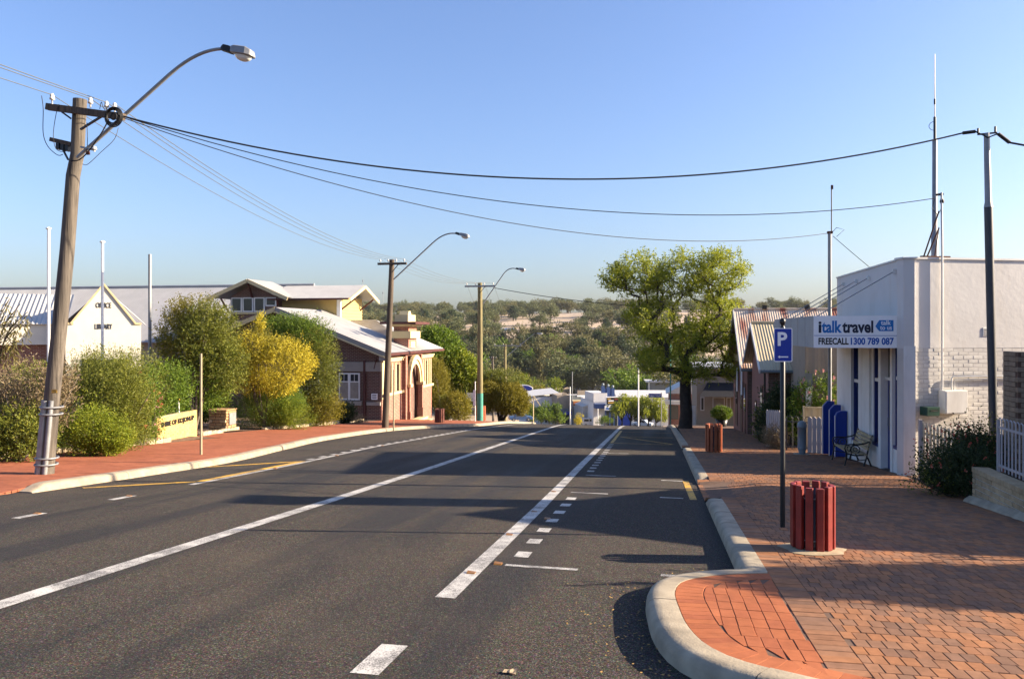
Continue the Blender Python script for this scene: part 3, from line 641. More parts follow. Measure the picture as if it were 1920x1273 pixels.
# --- the white corner shop
SH = thing('corner_shop', 'white painted corner shop with blue windows, awning and brick side wall', 'shop', (5.2, 18.2, prof(18.2) + PZ))
TOP, SOF, XF = 3.30, 1.42, 5.2
ca, sa = math.cos(R(20)), math.sin(R(20)); ud = Vector((ca, sa, 0)); nd = Vector((sa, -ca, 0))     # side wall direction and outward normal
K0 = Vector((5.2, 18.2, 0)); GZ = prof(24.6) - .1
def sidept(u, d, z): q = K0 + ud * u + nd * d; return (q.x, q.y, z)
WL = 7.5
mb = MB(); mb.hexa([sidept(0, 0, 1.37), sidept(WL, 0, 1.37), sidept(WL, -.22, 1.37), sidept(0, -.22, 1.37), sidept(0, 0, TOP), sidept(WL, 0, TOP), sidept(WL, -.22, TOP), sidept(0, -.22, TOP)])
mb.build('rendered_wall', M['render_white'], SH)
mb = MB(); mb.hexa([sidept(0, -.006, -1.9), sidept(WL, -.006, -1.9), sidept(WL, -.22, -1.9), sidept(0, -.22, -1.9), sidept(0, -.006, 1.368), sidept(WL, -.006, 1.368), sidept(WL, -.22, 1.368), sidept(0, -.22, 1.368)])
bw = mb.build('brick_wall', M['mortar_white'], SH)
bl, bh = .232, .078; me = None; rest = []; cnt = 0; rd = random.Random(4)
for r_ in range(38):
    z = 1.33 - r_ * .086; u = -.116 if r_ % 2 else 0.
    if z < -1.7: break
    k = 0
    while u < WL - .05:
        a, b_ = max(u, .002), min(u + bl, WL); u += .242
        if b_ - a < .06: continue
        j = rd.uniform(-.002, .004)
        if a < 2.95 and b_ - a > .2 and cnt < 300 and z > -1.5:
            if me is None: me = MB().box((-bl / 2, 0, -bh / 2), (bl / 2, .04, bh / 2)).build('brick', M['brick_white'], bw, .008); o = me
            else: o = me.copy(); COL.objects.link(o)
            q = K0 + ud * (a + b_) / 2 - nd * (.002 + j); o.location = Vector((q.x, q.y, z)) - ORG[SH.name]; o.rotation_euler = (rd.uniform(-.01, .01), rd.uniform(-.012, .012), R(20)); cnt += 1
            if o is me:
                for v in o.data.vertices: v.co += ORG[SH.name]
        else: rest.append([sidept(uu, d + j, zz) for zz in (z - bh / 2, z + bh / 2) for uu, d in ((a, -.04), (b_, -.04), (b_, 0), (a, 0))])
BF = [(0, 3, 2, 1), (4, 5, 6, 7), (0, 1, 5, 4), (1, 2, 6, 5), (2, 3, 7, 6), (3, 0, 4, 7)]
tag(np_boxes('bricks', rest, BF, 8, 'brick_white', bw), kind='stuff')
MB().hexa([sidept(-.03, .03, TOP), sidept(WL, .03, TOP), sidept(WL, -.27, TOP), sidept(-.03, -.27, TOP), sidept(-.03, .03, TOP + .04), sidept(WL, .03, TOP + .04), sidept(WL, -.27, TOP + .04), sidept(-.03, -.27, TOP + .04)]).build('parapet_cap', M['paint_trim'], SH)
# front facing the street
YE = 24.65
fw = MB(); fw.box((XF, 18.2, SOF), (XF + .22, YE, TOP)); fw = fw.build('front_wall', M['render_white'], SH)
MB().box((XF - .03, 18.17, TOP), (XF + .27, YE, TOP + .035)).build('parapet_cap', M['paint_trim'], SH)
def fbox(y0, y1, z0, z1, x0, x1, name, m_, parent=None): return MB().box((x0, y0, z0), (x1, y1, z1)).build(name, M[m_], parent or SH)
for y0, y1 in ((18.2, 18.58), (19.06, 19.22), (19.98, 20.2), (20.82, 21.02), (21.02, 22.12), (22.92, YE)): fbox(y0, y1 - .002, GZ, SOF, XF + (.05 if (y0, y1) == (20.82, 21.02) else 0), XF + .24, 'pilaster', 'paint_trim')
for y0, y1, sill in ((18.58, 19.06, .5), (20.2, 20.82, .48), (22.12, 22.92, .46)):
    zg = prof(y0) + PZ; w_ = fbox(y0, y1, zg + sill, SOF, XF + .13, XF + .15, 'window', 'glass_blue'); fbox(y0, y1, GZ, zg + sill, XF + .03, XF + .24, 'stall_riser', 'paint_trim')
    fbox(y0, y1, zg + sill, zg + sill + .07, XF + .02, XF + .13, 'sill', 'shop_blue', w_); fbox(y0, y0 + .06, zg + sill + .07, SOF, XF + .07, XF + .13, 'frame', 'shop_blue', w_); fbox(y1 - .06, y1, zg + sill + .07, SOF, XF + .07, XF + .13, 'frame', 'shop_blue', w_)
    fbox(y0 + .06, y1 - .06, zg + 2.05, zg + 2.13, XF + .07, XF + .128, 'transom', 'paint_trim', w_)
    fbox(y0 - .0, y1, GZ, SOF, XF + .45, XF + .47, 'back_blind', 'shop_blue', w_)
zg = prof(19.6) + PZ; d_ = fbox(19.22, 19.98, zg - .1, zg + 2.08, XF + .16, XF + .2, 'door', 'shop_blue'); fbox(19.34, 19.86, zg + .9, zg + 1.95, XF + .15, XF + .158, 'pane', 'glass_dark', d_)
MB().cyl((XF + .12, 19.82, zg + 1.0), (XF + .12, 19.82, zg + 1.2), .012).build('handle', M['steel_galv'], d_); fbox(19.22, 19.98, zg + 2.08, zg + 2.15, XF + .1, XF + .2, 'transom', 'paint_trim', d_); fbox(19.22, 19.98, zg + 2.15, SOF, XF + .17, XF + .19, 'fanlight', 'glass_dark', d_)
# body and roof behind
MB().box((XF + 1.5, 20.8, -2.6), (13, YE, 2.7)).build('body', M['render_white'], SH)
q0 = sidept(.3, -.3, 2.75); mb = MB(); mb.prism([sidept(.2, -.25, 2.72), sidept(WL, -.25, 2.72), (12.6, YE - .1, 2.72), (XF + .22, YE - .1, 2.72)], (0, 0, .03)); mb.build('roof', M['iron_white'], SH)
fbox(YE - .2, YE, GZ, TOP - .4, XF + .24, 9, 'rear_wall', 'render_white')
# awning over the path
AX, AY0, AY1 = 3.4, 18.45, 24.5
aw = MB(); aw.prism([(AX + .03, AY0 + .03, 1.50), (XF, AY0 + .03, 1.62), (XF, AY1, 1.62), (AX + .03, AY1, 1.50)], (0, 0, .04)); aw = aw.build('awning', M['iron_white'], SH)
MB().box((AX + .03, AY0 + .03, 1.40), (XF, AY1, 1.42)).build('soffit', M['soffit_brown'], aw)
fs = MB(); fs.box((AX, AY0 + .02, 1.37), (AX + .028, AY1, 2.08)); fs = fs.build('fascia', M['awning_grey'], aw)
for k in range(5): MB().box((AX - .004, AY0 + .02 + (k + 1) * 1.0, 1.375), (AX - .001, AY0 + .035 + (k + 1) * 1.0, 2.075)).build('joint_strip', M['grey_trim'], fs)
for k, yy in enumerate((18.75, 20.95, 22.2, 23.7)):
    st = MB().cyl((XF - .04, yy, 3.07), (AX + .1, yy, 2.06), .011, n=6); st = st.build('stay_rod', M['steel_galv'], SH); MB().box((XF - .07, yy - .04, 3.02), (XF, yy + .04, 3.12)).build('anchor_plate', M['paint_trim'], st)
sg = MB(); sg.box((AX, AY0 - .035, 1.37), (XF - .02, AY0, 2.08)); sg = sg.build('sign_board', M['sign_white'], SH); tag(sg, 'white sign reading italktravel with a freecall number')
Yt = AY0 - .037; bxl = AX; Wd = XF - .02 - AX
def ft(u, v_): return frame((bxl + Wd * u, Yt, 1.37 + .71 * v_), (1, 0, 0), (0, 0, 1))
text('lettering', 'i', .36, 'text_navy', sg, ft(.055, .485), .012); text('lettering', 'talk', .36, 'text_sky', sg, ft(.092, .485), .012, width=Wd * .24); text('lettering', 'travel', .36, 'text_navy', sg, ft(.335, .485), .012, width=Wd * .362)
text('lettering', 'FREECALL', .2, 'text_black', sg, ft(.055, .11), .006, width=Wd * .355); text('lettering', '1300 789 087', .205, 'text_blue', sg, ft(.435, .11), .007, width=Wd * .5)
MB().box((bxl, Yt - .001, 1.37 + .71 * .375), (bxl + Wd * .985, Yt, 1.37 + .71 * .39)).build('rule', M['text_blue'], sg)
bu = lambda u, v_: (bxl + Wd * u, Yt, 1.37 + .71 * v_)
MB().prism([bu(.72, .67), bu(.765, .86), bu(.93, .86), bu(.93, .52), bu(.765, .52)], (0, -.0015, 0)).build('speech_tag', M['text_sky'], sg)
Yt -= .002; text('lettering', 'talk', .14, 'sign_white', sg, ft(.785, .715), .002, width=Wd * .115); text('lettering', 'to us', .14, 'sign_white', sg, ft(.775, .565), .002, width=Wd * .135)
# side wall fittings
def sbox(u0, u1, d0, d1, z0, z1, name, m_, parent): return MB().hexa([sidept(u0, d0, z0), sidept(u1, d0, z0), sidept(u1, d1, z0), sidept(u0, d1, z0), sidept(u0, d0, z1), sidept(u1, d0, z1), sidept(u1, d1, z1), sidept(u0, d1, z1)]).build(name, M[m_], parent, .006)
o = sbox(.82, 1.36, .02, .24, -.04, .46, 'meter_box', 'paint_trim', SH); sbox(.84, 1.34, .24, .247, -.02, .44, 'lid', 'paint_trim', o)
MB().tube([sidept(.88, .06, .46), sidept(.88, .06, 3.36), sidept(.88, .04, 4.75)], .022, 8).build('conduit', M['paint_trim'], SH)
MB().tube([sidept(1.12, .05, .46), sidept(1.12, .05, .72), sidept(1.15, .05, .75), sidept(3.2, .05, .75)], .018, 8).build('conduit', M['paint_trim'], SH); MB().tube([sidept(1.19, .05, .46), sidept(1.19, .05, .68), sidept(3.2, .05, .69)], .012, 6).build('conduit', M['paint_trim'], SH)
v_ = sbox(1.92, 2.12, -.005, .012, 1.62, 1.82, 'air_vent', 'paint_trim', SH)
for k in range(4): sbox(1.94, 2.10, .012, .02, 1.645 + k * .042, 1.662 + k * .042, 'slat', 'grey_trim', v_)
o = sbox(.34, .64, .06, .3, -.07, .12, 'letter_box', 'mailbox_green', SH); sbox(.42, .6, .3, .304, .03, .06, 'slot', 'text_black', o)
mb = MB(); mb.tube([sidept(.5, -.02, 3.36), sidept(.86, -.01, 4.35)], .017, 5); mb.tube([sidept(.64, -.1, 3.36), sidept(.86, -.01, 3.98)], .017, 5); mb.tube([sidept(.9, -.2, 3.36), sidept(.86, -.01, 4.0)], .012, 5); mb.bar(sidept(.45, -.05, 3.36), sidept(1.15, -.05, 3.36), .06, .035); mb.build('mast_brace', M['rust'], SH)
mb = MB(); mb.tube([sidept(.78, .02, 4.7), sidept(.93, .02, 4.72)], .03, 6); mb.tube([sidept(.72, .03, 4.6), sidept(.66, .03, 4.4), sidept(.8, .03, 4.25), sidept(.88, .03, 4.4)], .008, 5); mb.lathe(sidept(.9, .03, 4.52), [(.04, 0), (.05, .04), (.03, .1)], 8); mb.build('service_head', M['dark_rubber'], SH)
t = thing('radio_antenna', 'tall thin radio antenna mast on the shop roof', 'antenna', sidept(1.02, -.35, 2.75))
b0 = sidept(1.02, -.35, 2.75); q = lambda z: (b0[0], b0[1], z)
MB().tube([q(2.75), q(3.9), q(3.91), q(6.0)], [.075, .075, .055, .05], 10).build('lower_mast', M['steel_galv'], t); MB().tube([q(6.0), q(6.5)], .03, 8).build('upper_mast', M['steel_pole'], t); MB().tube([q(6.5), q(7.9)], [.014, .008], 6).build('whip', M['white_enamel'], t); MB().tube([q(6.78), q(6.9)], .022, 6).build('coil', M['steel_pole'], t)
MB().tube([(b0[0] - .12 * math.cos(a) , b0[1], 6.3 + .1 * math.sin(a)) for a in np.linspace(-1.6, 1.6, 9)], .006, 4).build('cable_loop', M['wire_black'], t)
# steel pole at the far end of the shop with a thin mast
t = thing('steel_service_pole', 'grey steel service pole with thin mast at the far shop corner', 'pole', (5.02, 24.75, prof(24.75) + PZ)); z1 = at(1578, 437, 23.4).z
MB().tube([(5.02, 24.75, -2), (5.02, 24.75, z1)], .055, 10).build('post', M['steel_galv'], t); MB().tube([(5.07, 24.75, z1 - .4), (5.07, 24.75, z1 + 1.35)], .018, 6).build('mast', M['steel_pole'], t); MB().box((4.95, 24.7, z1 - .02), (5.1, 24.8, z1 + .05)).build('cap', M['rust'], t)
MB().tube([(5.07, 24.7, z1), (5.2, 24.7, z1 + .15), (5.42, 24.7, z1 + .08), (5.2, 24.7, z1 - .12)], .008, 5).build('cable_loop', M['wire_black'], t); MB().box((5.05, 24.7, z1 + 1.3), (5.11, 24.76, z1 + 1.42)).build('aerial_cap', M['rust'], t)
PR = at(1850, 250, 15); PRb = at(1862, 775, 15)
t = thing('steel_power_pole', 'dark leaning steel power pole behind the white railing', 'pole', (PRb.x + .02, PRb.y, prof(PRb.y)))
d_ = (PR - PRb); low = PRb - d_ * .32; mid = PRb + d_ * .735
MB().tube([low, mid], .075, 12).build('lower_tube', M['steel_pole'], t); MB().tube([mid, mid + d_ * .02, PR], [.08, .06, .052], 12).build('upper_tube', M['steel_galv'], t)
cb = MB(); cb.bar(PR + Vector((-.16, 0, -.02)), PR + Vector((.18, 0, -.0)), .03, .03); cb.cyl(PR + Vector((-.15, 0, 0)), PR + Vector((-.15, 0, .1)), .02, n=6); cb.cyl(PR + Vector((.15, 0, 0)), PR + Vector((.15, 0, .12)), .02, n=6); cb.build('cross_bracket', M['steel_pole'], t)
cl = MB(); cl.tube([PR + Vector((-.42, 0, .02)), PR + Vector((-.2, 0, .04))], .035, 6); cl.tube([PR + Vector((-.2, 0, .04)), PR + Vector((0, -.06, -.1)), PR + Vector((.2, 0, -.02))], .014, 5); cl.tube([PR + Vector((.2, 0, -.02)), PR + Vector((.4, 0, -.2))], .035, 6); cl.build('cable_clamp', M['dark_rubber'], t)
# --- bench
def bench(x, y, L, rz, label):
    z = z_right(x, y); t = thing('park_bench', label, 'bench', (x, y, z - .02), rz)   # local: faces -X, length along Y
    for s_ in (-1, 1):
        yy = s_ * (L / 2 - .03); e = MB()
        e.tube([(.02, yy, 0), (.05, yy, .12), (.1, yy, .28), (.12, yy, .4), (.16, yy, .6), (.24, yy, .84)], [.03, .022, .02, .022, .02, .024], 6)
        e.tube([(.24, yy, 0), (.2, yy, .1), (.12, yy, .3)], [.03, .022, .02], 6)
        e.tube([(-.42, yy, 0), (-.4, yy, .1), (-.37, yy, .25), (-.36, yy, .38)], [.034, .02, .02, .026], 6); e.tube([(.12, yy, .36), (-.15, yy, .33), (-.38, yy, .38)], .02, 6)
        e.tube([(-.37, yy, .24), (-.15, yy, .2), (.08, yy, .24)], .012, 5)
        e.tube([(-.36, yy, .38), (-.4, yy, .5), (-.38, yy, .58), (-.28, yy, .6), (-.1, yy, .6), (.06, yy, .63), (.16, yy, .68)], .019, 6)
        e.tube([(-.16 + .11 * math.cos(a), yy, .48 + .1 * math.sin(a)) for a in np.linspace(0, 6.283, 15)], .016, 5, False); e.tube([(-.16 + .05 * math.cos(a), yy, .48 + .05 * math.sin(a)) for a in np.linspace(0, 6.283, 9)], .012, 5, False)
        e.tube([(-.3 + .05 * math.cos(a), yy, .5 + .06 * math.sin(a)) for a in np.linspace(0, 6.283, 9)], .011, 5, False)
        e.build('end_frame', M['black_metal'], t)
    for k in range(5): MB().box((-.36 + k * .098, -L / 2, .395 - .012 * k), (-.275 + k * .098, L / 2, .422 - .012 * k)).build('seat_slat', M['bench_wood'], t, .004)
    for k in range(4):
        a = .13 + k * .031; zz = .5 + k * .092; MB().bar((a, -L / 2, zz), (a, L / 2, zz), .026, .075, (.28, 0, 1)).build('back_slat', M['bench_wood'], t)
    return t
bench(4.9, 21.15, 1.45, 1e-6, 'black iron park bench with pale timber slats against the shop')
# --- grey bollard
x, y = 4.12, 24.1; z0 = z_right(x, y); t = thing('bollard', 'grey domed bollard on a pale base plate beside the bench', 'bollard', (x, y, z0))
MB().lathe((x, y, z0), [(.09, .02), (.11, .15), (.13, .2), (.125, .22), (.125, .78), (.14, .785), (.14, .83), (.13, .9), (.09, .96), (.03, .985)], 18).build('post', M['bollard_grey'], t); MB().box((x - .22, y - .15, z0 - .01), (x + .22, y + .15, z0 + .02)).build('base_plate', M['concrete'], t)
# --- three blue boards leaning together
for k, (x, y, h) in enumerate(((5.03, 23.3, 1.3), (4.98, 23.8, 1.47), (4.9, 24.3, 1.57))):
    z0 = z_right(x, y); t = thing('blue_board', ['shortest blue board with rounded top, nearest of the three', 'middle blue board with angled top between two others', 'tallest blue board with angled top, farthest of the three'][k], 'board', (x, y, z0), group='blue boards by the shop')
    w = .155; c = .1 if k else .09; P = [(x - w, y, z0 + .02), (x + w, y, z0 + .02), (x + w, y, z0 + h), (x - w + 1.3 * c, y, z0 + h), (x - w, y, z0 + h - 1.5 * c)]
    if k == 0: P = [(x - w, y, z0 + .02), (x + w, y, z0 + .02), (x + w, y, z0 + h), (x, y, z0 + h), (x - w * .7, y, z0 + h - .05), (x - w, y, z0 + h - .16)]
    MB().prism(P, (0, .16, 0)).build('panel', M['board_blue'], t, .012); MB().prism([(x - w - .012, y + .002, z0), (x - w - .002, y + .002, z0), (x - w - .002, y + .002, z0 + h - 1.5 * c), (x - w - .012, y + .002, z0 + h - 1.6 * c)], (0, .05, 0)).build('edge_strip', M['white_enamel'], t)
# ------------------------------------------------------------------ right side, gardens and neighbours
gy = lambda y: prof(y) + PZ
# low cream brick wall with white railing
WX, WY0, WY1, WT = 5.0, 9.0, 13.85, -.45
W1 = thing('garden_wall', 'low cream brick garden wall with a capping course below the railing', 'wall', (WX, 13.85, gy(13.85)))
core = MB().hexa([(WX + .012, WY0, gy(WY0) - .3), (WX + .2, WY0, gy(WY0) - .3), (WX + .2, WY1 - .012, gy(WY1) - .3), (WX + .012, WY1 - .012, gy(WY1) - .3), (WX + .012, WY0, WT - .085), (WX + .2, WY0, WT - .085), (WX + .2, WY1 - .012, WT - .085), (WX + .012, WY1 - .012, WT - .085)]).build('core', M['mortar_white'], W1)
proto = None; rd = random.Random(9)
def lay(proto, dims, m_, loc, rz, parent, root, bev=.006, name='brick'):
    if proto is None:
        a = MB().box((-dims[0] / 2, -dims[1] / 2, -dims[2] / 2), (dims[0] / 2, dims[1] / 2, dims[2] / 2)).build(name, M[m_], parent, bev); off = ORG[root.name]
        for v in a.data.vertices: v.co += off
        proto = o = a
    else: o = proto.copy(); COL.objects.link(o); o.parent = parent
    o.location = Vector(loc) - ORG[root.name]; o.rotation_euler = rz; return proto
n_ = 0
for r_ in range(10):
    z = WT - .085 - .043 - r_ * .086
    y = WY1 - .115 - (.12 if r_ % 2 else 0)
    while y > WY0 + .1:
        if z + .05 > gy(y) - .1: proto = lay(proto, (.23, .1, .076), 'brick_cream', (WX + .05 + rd.uniform(-.003, .003), y, z), (rd.uniform(-.008, .008), 0, R(90)), core, W1); n_ += 1
        y -= .24
for r_ in range(8):                                                    # end face
    z = WT - .085 - .043 - r_ * .086
    if z > gy(13.85) - .1: proto = lay(proto, (.2, .1, .076), 'brick_cream', (WX + .105, WY1 - .05, z), (0, 0, 0), core, W1)
cap = None; y = WY1 - .06
while y > WY0 + .1: cap = lay(cap, (.115, .26, .08), 'brick_cream', (WX + .11, y, WT - .043), (0, 0, R(90)), core, W1, name='capping_brick'); y -= .12
mb = MB(); mb.hexa([(WX - .14, WY0, gy(WY0) - .05), (WX + .0, WY0, gy(WY0) - .05), (WX + .0, WY1 + .1, gy(WY1) - .05), (WX - .14, WY1 + .1, gy(WY1) - .05), (WX - .1, WY0, gy(WY0) + .03), (WX, WY0, gy(WY0) + .1), (WX, WY1 + .1, gy(WY1) + .1), (WX - .1, WY1 + .1, gy(WY1) + .03)]); mb.build('mortar_haunch', M['concrete'], W1, .02)
def loop_fence(name, label, p, q, zb, h, n_, m_, post_every=14, r=.0095):
    p, q = Vector(p), Vector(q); t = thing(name, label, 'fence', (p.x, p.y, zb)); d = (q - p) / n_
    for z in (zb + .1, zb + h - .16): MB().bar((p.x, p.y, z), (q.x, q.y, z), .022, .035).build('rail', M[m_], t)
    pr = None
    for i in range(n_):
        c = p + d * (i + .5); hh = h - .02 if i % 2 else h - .07
        if pr is None:
            g_ = MB(); w = d.length * .42; dn = d.normalized()
            g_.tube([tuple(Vector((0, 0, .02)) - dn * w), tuple(Vector((0, 0, h - .06)) - dn * w)] + [tuple(dn * (-w * math.cos(a)) + Vector((0, 0, h - .06 + w * math.sin(a)))) for a in np.linspace(.3, 2.84, 6)] + [tuple(Vector((0, 0, h - .06)) + dn * w), tuple(Vector((0, 0, .02)) + dn * w)], r, 5)
            pr = g_.build('hoop_bar', M[m_], t); off = ORG[t.name]
            for v in pr.data.vertices: v.co += off
            o = pr
        else: o = pr.copy(); COL.objects.link(o)
        o.location = Vector((c.x, c.y, zb)) - ORG[t.name]
    for i in range(0, n_ + 1, post_every):
        c = p + d * i; MB().box((c.x - .02, c.y - .02, zb - .05), (c.x + .02, c.y + .02, zb + h - .04)).build('post', M[m_], t)
    return t
loop_fence('steel_railing', 'white hooped steel railing standing on the low brick wall', (5.3, 13.65, 0), (5.3, 9.2, 0), WT - .03, .86, 36, 'fence_lilac', 9)
# brick boundary wall and gate beside the shop, brick pillar
t = thing('boundary_wall', 'dark brown brick boundary wall behind the flowering bush', 'wall', (5.9, 15.6, gy(15.6))); MB().hexa([(5.42, 15.55, -1.6), (6.35, 15.8, -1.6), (6.3, 16.0, -1.6), (5.37, 15.75, -1.6), (5.42, 15.55, -.22), (6.35, 15.8, -.22), (6.3, 16.0, -.22), (5.37, 15.75, -.22)]).build('brickwork', M['brick_brown'], t); MB().bar((5.38, 15.65, -.2), (6.36, 15.91, -.2), .26, .05).build('capping', M['brick_brown'], t)
G_ = thing('picket_gate', 'cream picket gate between the shop wall and the brown wall', 'gate', (5.35, 16.9, gy(16.9)))
for i in range(11):
    k = i / 10; x, y = 5.33 + .18 * k, 17.35 - 1.5 * k; MB().prism([(x, y - .045, -1.45), (x, y + .045, -1.45), (x, y + .045, -.18), (x, y, -.11), (x, y - .045, -.18)], (.02, 0, 0)).build('picket', M['picket_cream'], G_)
for z in (-.35, -1.1): MB().bar((5.365, 17.4, z), (5.55, 15.8, z), .03, .06).build('rail', M['picket_cream'], G_)
MB().box((5.27, 17.38, -1.5), (5.33, 17.46, -.08)).build('gate_post', M['fence_lilac'], G_)
Pp = at(1908, 660, 13.2)
PIL = thing('brick_pillar', 'tall square tan brick pillar at the right edge', 'pillar', (Pp.x + .3, Pp.y + .3, gy(Pp.y)))
pc = MB().box((Pp.x + .012, Pp.y + .012, -1.4), (Pp.x + .588, Pp.y + .588, Pp.z - .01)).build('core', M['grout'], PIL); pr = None
for r_ in range(30):
    z = Pp.z - .04 - r_ * .086
    if z < -1.2: break
    for k in range(3):
        u = -.06 + k * .24 + (.0 if r_ % 2 else .12)
        a, b_ = max(u, 0), min(u + .232, .6)
        if b_ - a < .05: continue
        MB().box((Pp.x + a, Pp.y, z - .038), (Pp.x + b_ - .004, Pp.y + .09, z + .038)).build('brick', M['brick_tan'], PIL, .004)
    for k in range(2): MB().box((Pp.x, Pp.y + .1 + k * .24, z - .038), (Pp.x + .09, Pp.y + .33 + k * .24, z + .038)).build('brick', M['brick_tan'], PIL, .004)
# house next door (mostly out of view: it throws the long shadow over path and road)
Hs = thing('brick_house', 'brown brick house beyond the railing at the right', 'house', (13.5, 12.5, gy(12.5)))
MB().box((9.6, 10.75, -2), (17.5, 16.6, 2.3)).build('wall', M['brick_brown'], Hs)
mb = MB(); corr(mb, (9.1, 10.45, 2.2), (11.2, 13.8, 4.6), (18, 10.45, 2.2), (16, 13.8, 4.6)); corr(mb, (9.1, 16.9, 2.2), (11.2, 13.8, 4.6), (18, 16.9, 2.2), (16, 13.8, 4.6)); mb.add([(9.1, 10.45, 2.2), (9.1, 16.9, 2.2), (11.2, 13.8, 4.6)], [(0, 1, 2)]); mb.add([(18, 10.45, 2.2), (18, 16.9, 2.2), (16, 13.8, 4.6)], [(0, 1, 2)]); mb.build('roof', M['iron_white'], Hs)
ch = MB().box((10.5, 14.6, 3.0), (11.2, 15.4, 5.6)).build('chimney', M['brick_brown'], Hs); MB().box((10.4, 14.5, 5.6), (11.3, 15.5, 5.75)).build('chimney_cap', M['concrete'], ch)
MB().box((9.57, 12.5, -.4), (9.6, 13.7, 1.2)).build('window', M['glass_dark'], Hs)
# shrubs beside the shop
plant('flowering_shrub', 'dark shrub with small rusty flowers beside the low brick wall', 'shrub', (5.0, 14.6, gy(14.5)),
      [((0.1, 0, .42), (.54, .55, .45), 900, 7, .3, .055, .026, 'leaf_dark', {}), ((-.22, .1, .26), (.32, .38, .27), 320, 7, .3, .05, .024, 'leaf_dark', {}), ((.45, .5, .68), (.5, .5, .5), 650, 7, .32, .055, .026, 'leaf_dark', {}),
       ((0, 0, .6), (.75, .7, .55), 60, 5, .1, .035, .03, 'flower_red', dict(inner=.9)), ((-.3, .1, .36), (.36, .4, .28), 120, 6, .42, .045, .02, 'leaf_olive', dict(up=.9, inner=.9)), ((.55, .6, .95), (.4, .3, .45), 90, 6, .5, .045, .02, 'leaf_olive', dict(up=1.3, inner=.8))], 21, .02)
# small street tree outside the frame on the right: its leafy shadow lies on the near paving
plant('verge_tree', 'round leafy tree beside the garden wall at the right', 'tree', (8.6, 8.75, gy(8.75)),
      [((-.2, 0, 2.1), (1.0, .6, .75), 2400, 10, .5, .12, .06, 'leaf_green', {}), ((.8, .1, 2.0), (.8, .65, .9), 2000, 10, .5, .12, .06, 'leaf_green', {}), ((.3, -.1, 2.6), (.6, .45, .4), 800, 10, .5, .12, .06, 'leaf_green', {})], 22, .09, nst=4)
# --- yard between the shop and the gabled houses
t = thing('metal_shed', 'cream ribbed metal shed wall behind the roses', 'shed', (6.5, 28.2, gy(28)))
mb = MB(); zt = at(1540, 652, 27).z; zt = 1.35
V = []
for i in range(41):
    x = 4.9 + i * .1; d = (0, .03, .03, 0)[i % 4]; V.append([(x, 28.0 + d, -2.6), (x, 28.0 + d, zt)])
mb.sheet(V); mb.build('wall_sheet', M['tan_render'], t); MB().prism([(4.85, 27.9, zt), (9.0, 27.9, zt), (9.0, 31.5, zt + .5), (4.85, 31.5, zt + .5)], (0, 0, .04)).build('roof', M['iron_white'], t); MB().box((4.9, 28.06, -2.6), (4.95, 31.4, zt)).build('side_wall', M['tan_render'], t)
t = thing('panel_fence', 'cream ribbed panel fence low behind the hooped gate', 'fence', (5.4, 26.6, gy(26.6))); V = []
for i in range(25): x = 4.65 + i * .08; V.append([(x, 26.6 + (0, .025, .025, 0)[i % 4], -2.3), (x, 26.6 + (0, .025, .025, 0)[i % 4], -.72)])
MB().sheet(V).build('sheet', M['iron_cream'], t); MB().box((4.62, 26.57, -.75), (6.6, 26.66, -.7)).build('rail', M['iron_cream'], t); MB().box((4.58, 26.57, -2.3), (4.64, 26.66, -.68)).build('post', M['iron_cream'], t)
loop_fence('hooped_gate', 'dark hooped steel gate between white posts beyond the bollard', (3.98, 26.0, 0), (5.0, 25.6, 0), gy(26) + .02, 1.05, 6, 'steel_pole', 6)
def picket(label, p, q, h, n_, m_='fence_lilac', wide=.13, taper=0):
    p, q = Vector(p), Vector(q); t = thing('picket_fence', label, 'fence', (p.x, p.y, gy(p.y))); d = (q - p) / n_; dn = d.normalized()
    for i in range(n_):
        c = p + d * (i + .5); z0 = gy(c.y); hh = h + taper * i; w = wide / 2
        P = [c - dn * w, c + dn * w]; MB().prism([(P[0].x, P[0].y, z0), (P[1].x, P[1].y, z0), (P[1].x, P[1].y, z0 + hh - .06), (c.x, c.y, z0 + hh), (P[0].x, P[0].y, z0 + hh - .06)], Vector((dn.y, -dn.x, 0)) * .025).build('picket', M[m_], t)
    for z in (.3, h - .3): MB().bar((p.x + dn.y * -.03, p.y + dn.x * .03, gy(p.y) + z), (q.x + dn.y * -.03, q.y + dn.x * .03, gy(q.y) + z), .03, .07).build('rail', M[m_], t)
    return t
picket('lilac grey paling fence panel beside the blue boards', (4.45, 25.05, 0), (4.92, 24.75, 0), 1.1, 4)
picket('pale paling fence panel left of the hooped gate', (3.62, 27.9, 0), (3.95, 26.1, 0), 1.25, 9)
t = thing('notice_board', 'small dark and white notice board on two posts in the rose garden', 'sign', (4.6, 27.2, gy(27.2)))
b1 = at(1517, 700, 25.8); b2 = at(1517, 770, 25.8)
for dx in (-.09, .09): MB().box((b1.x + dx - .015, b1.y, gy(27) - .1), (b1.x + dx + .015, b1.y + .03, b1.z)).build('post', M['steel_galv'], t)
MB().box((b1.x - .1, b1.y - .012, b1.z - .42), (b1.x + .1, b1.y - .001, b1.z)).build('header_panel', M['roof_grey'], t); MB().box((b1.x - .1, b1.y - .012, b2.z + .15), (b1.x + .1, b1.y - .001, b1.z - .425)).build('lower_panel', M['sign_white'], t)
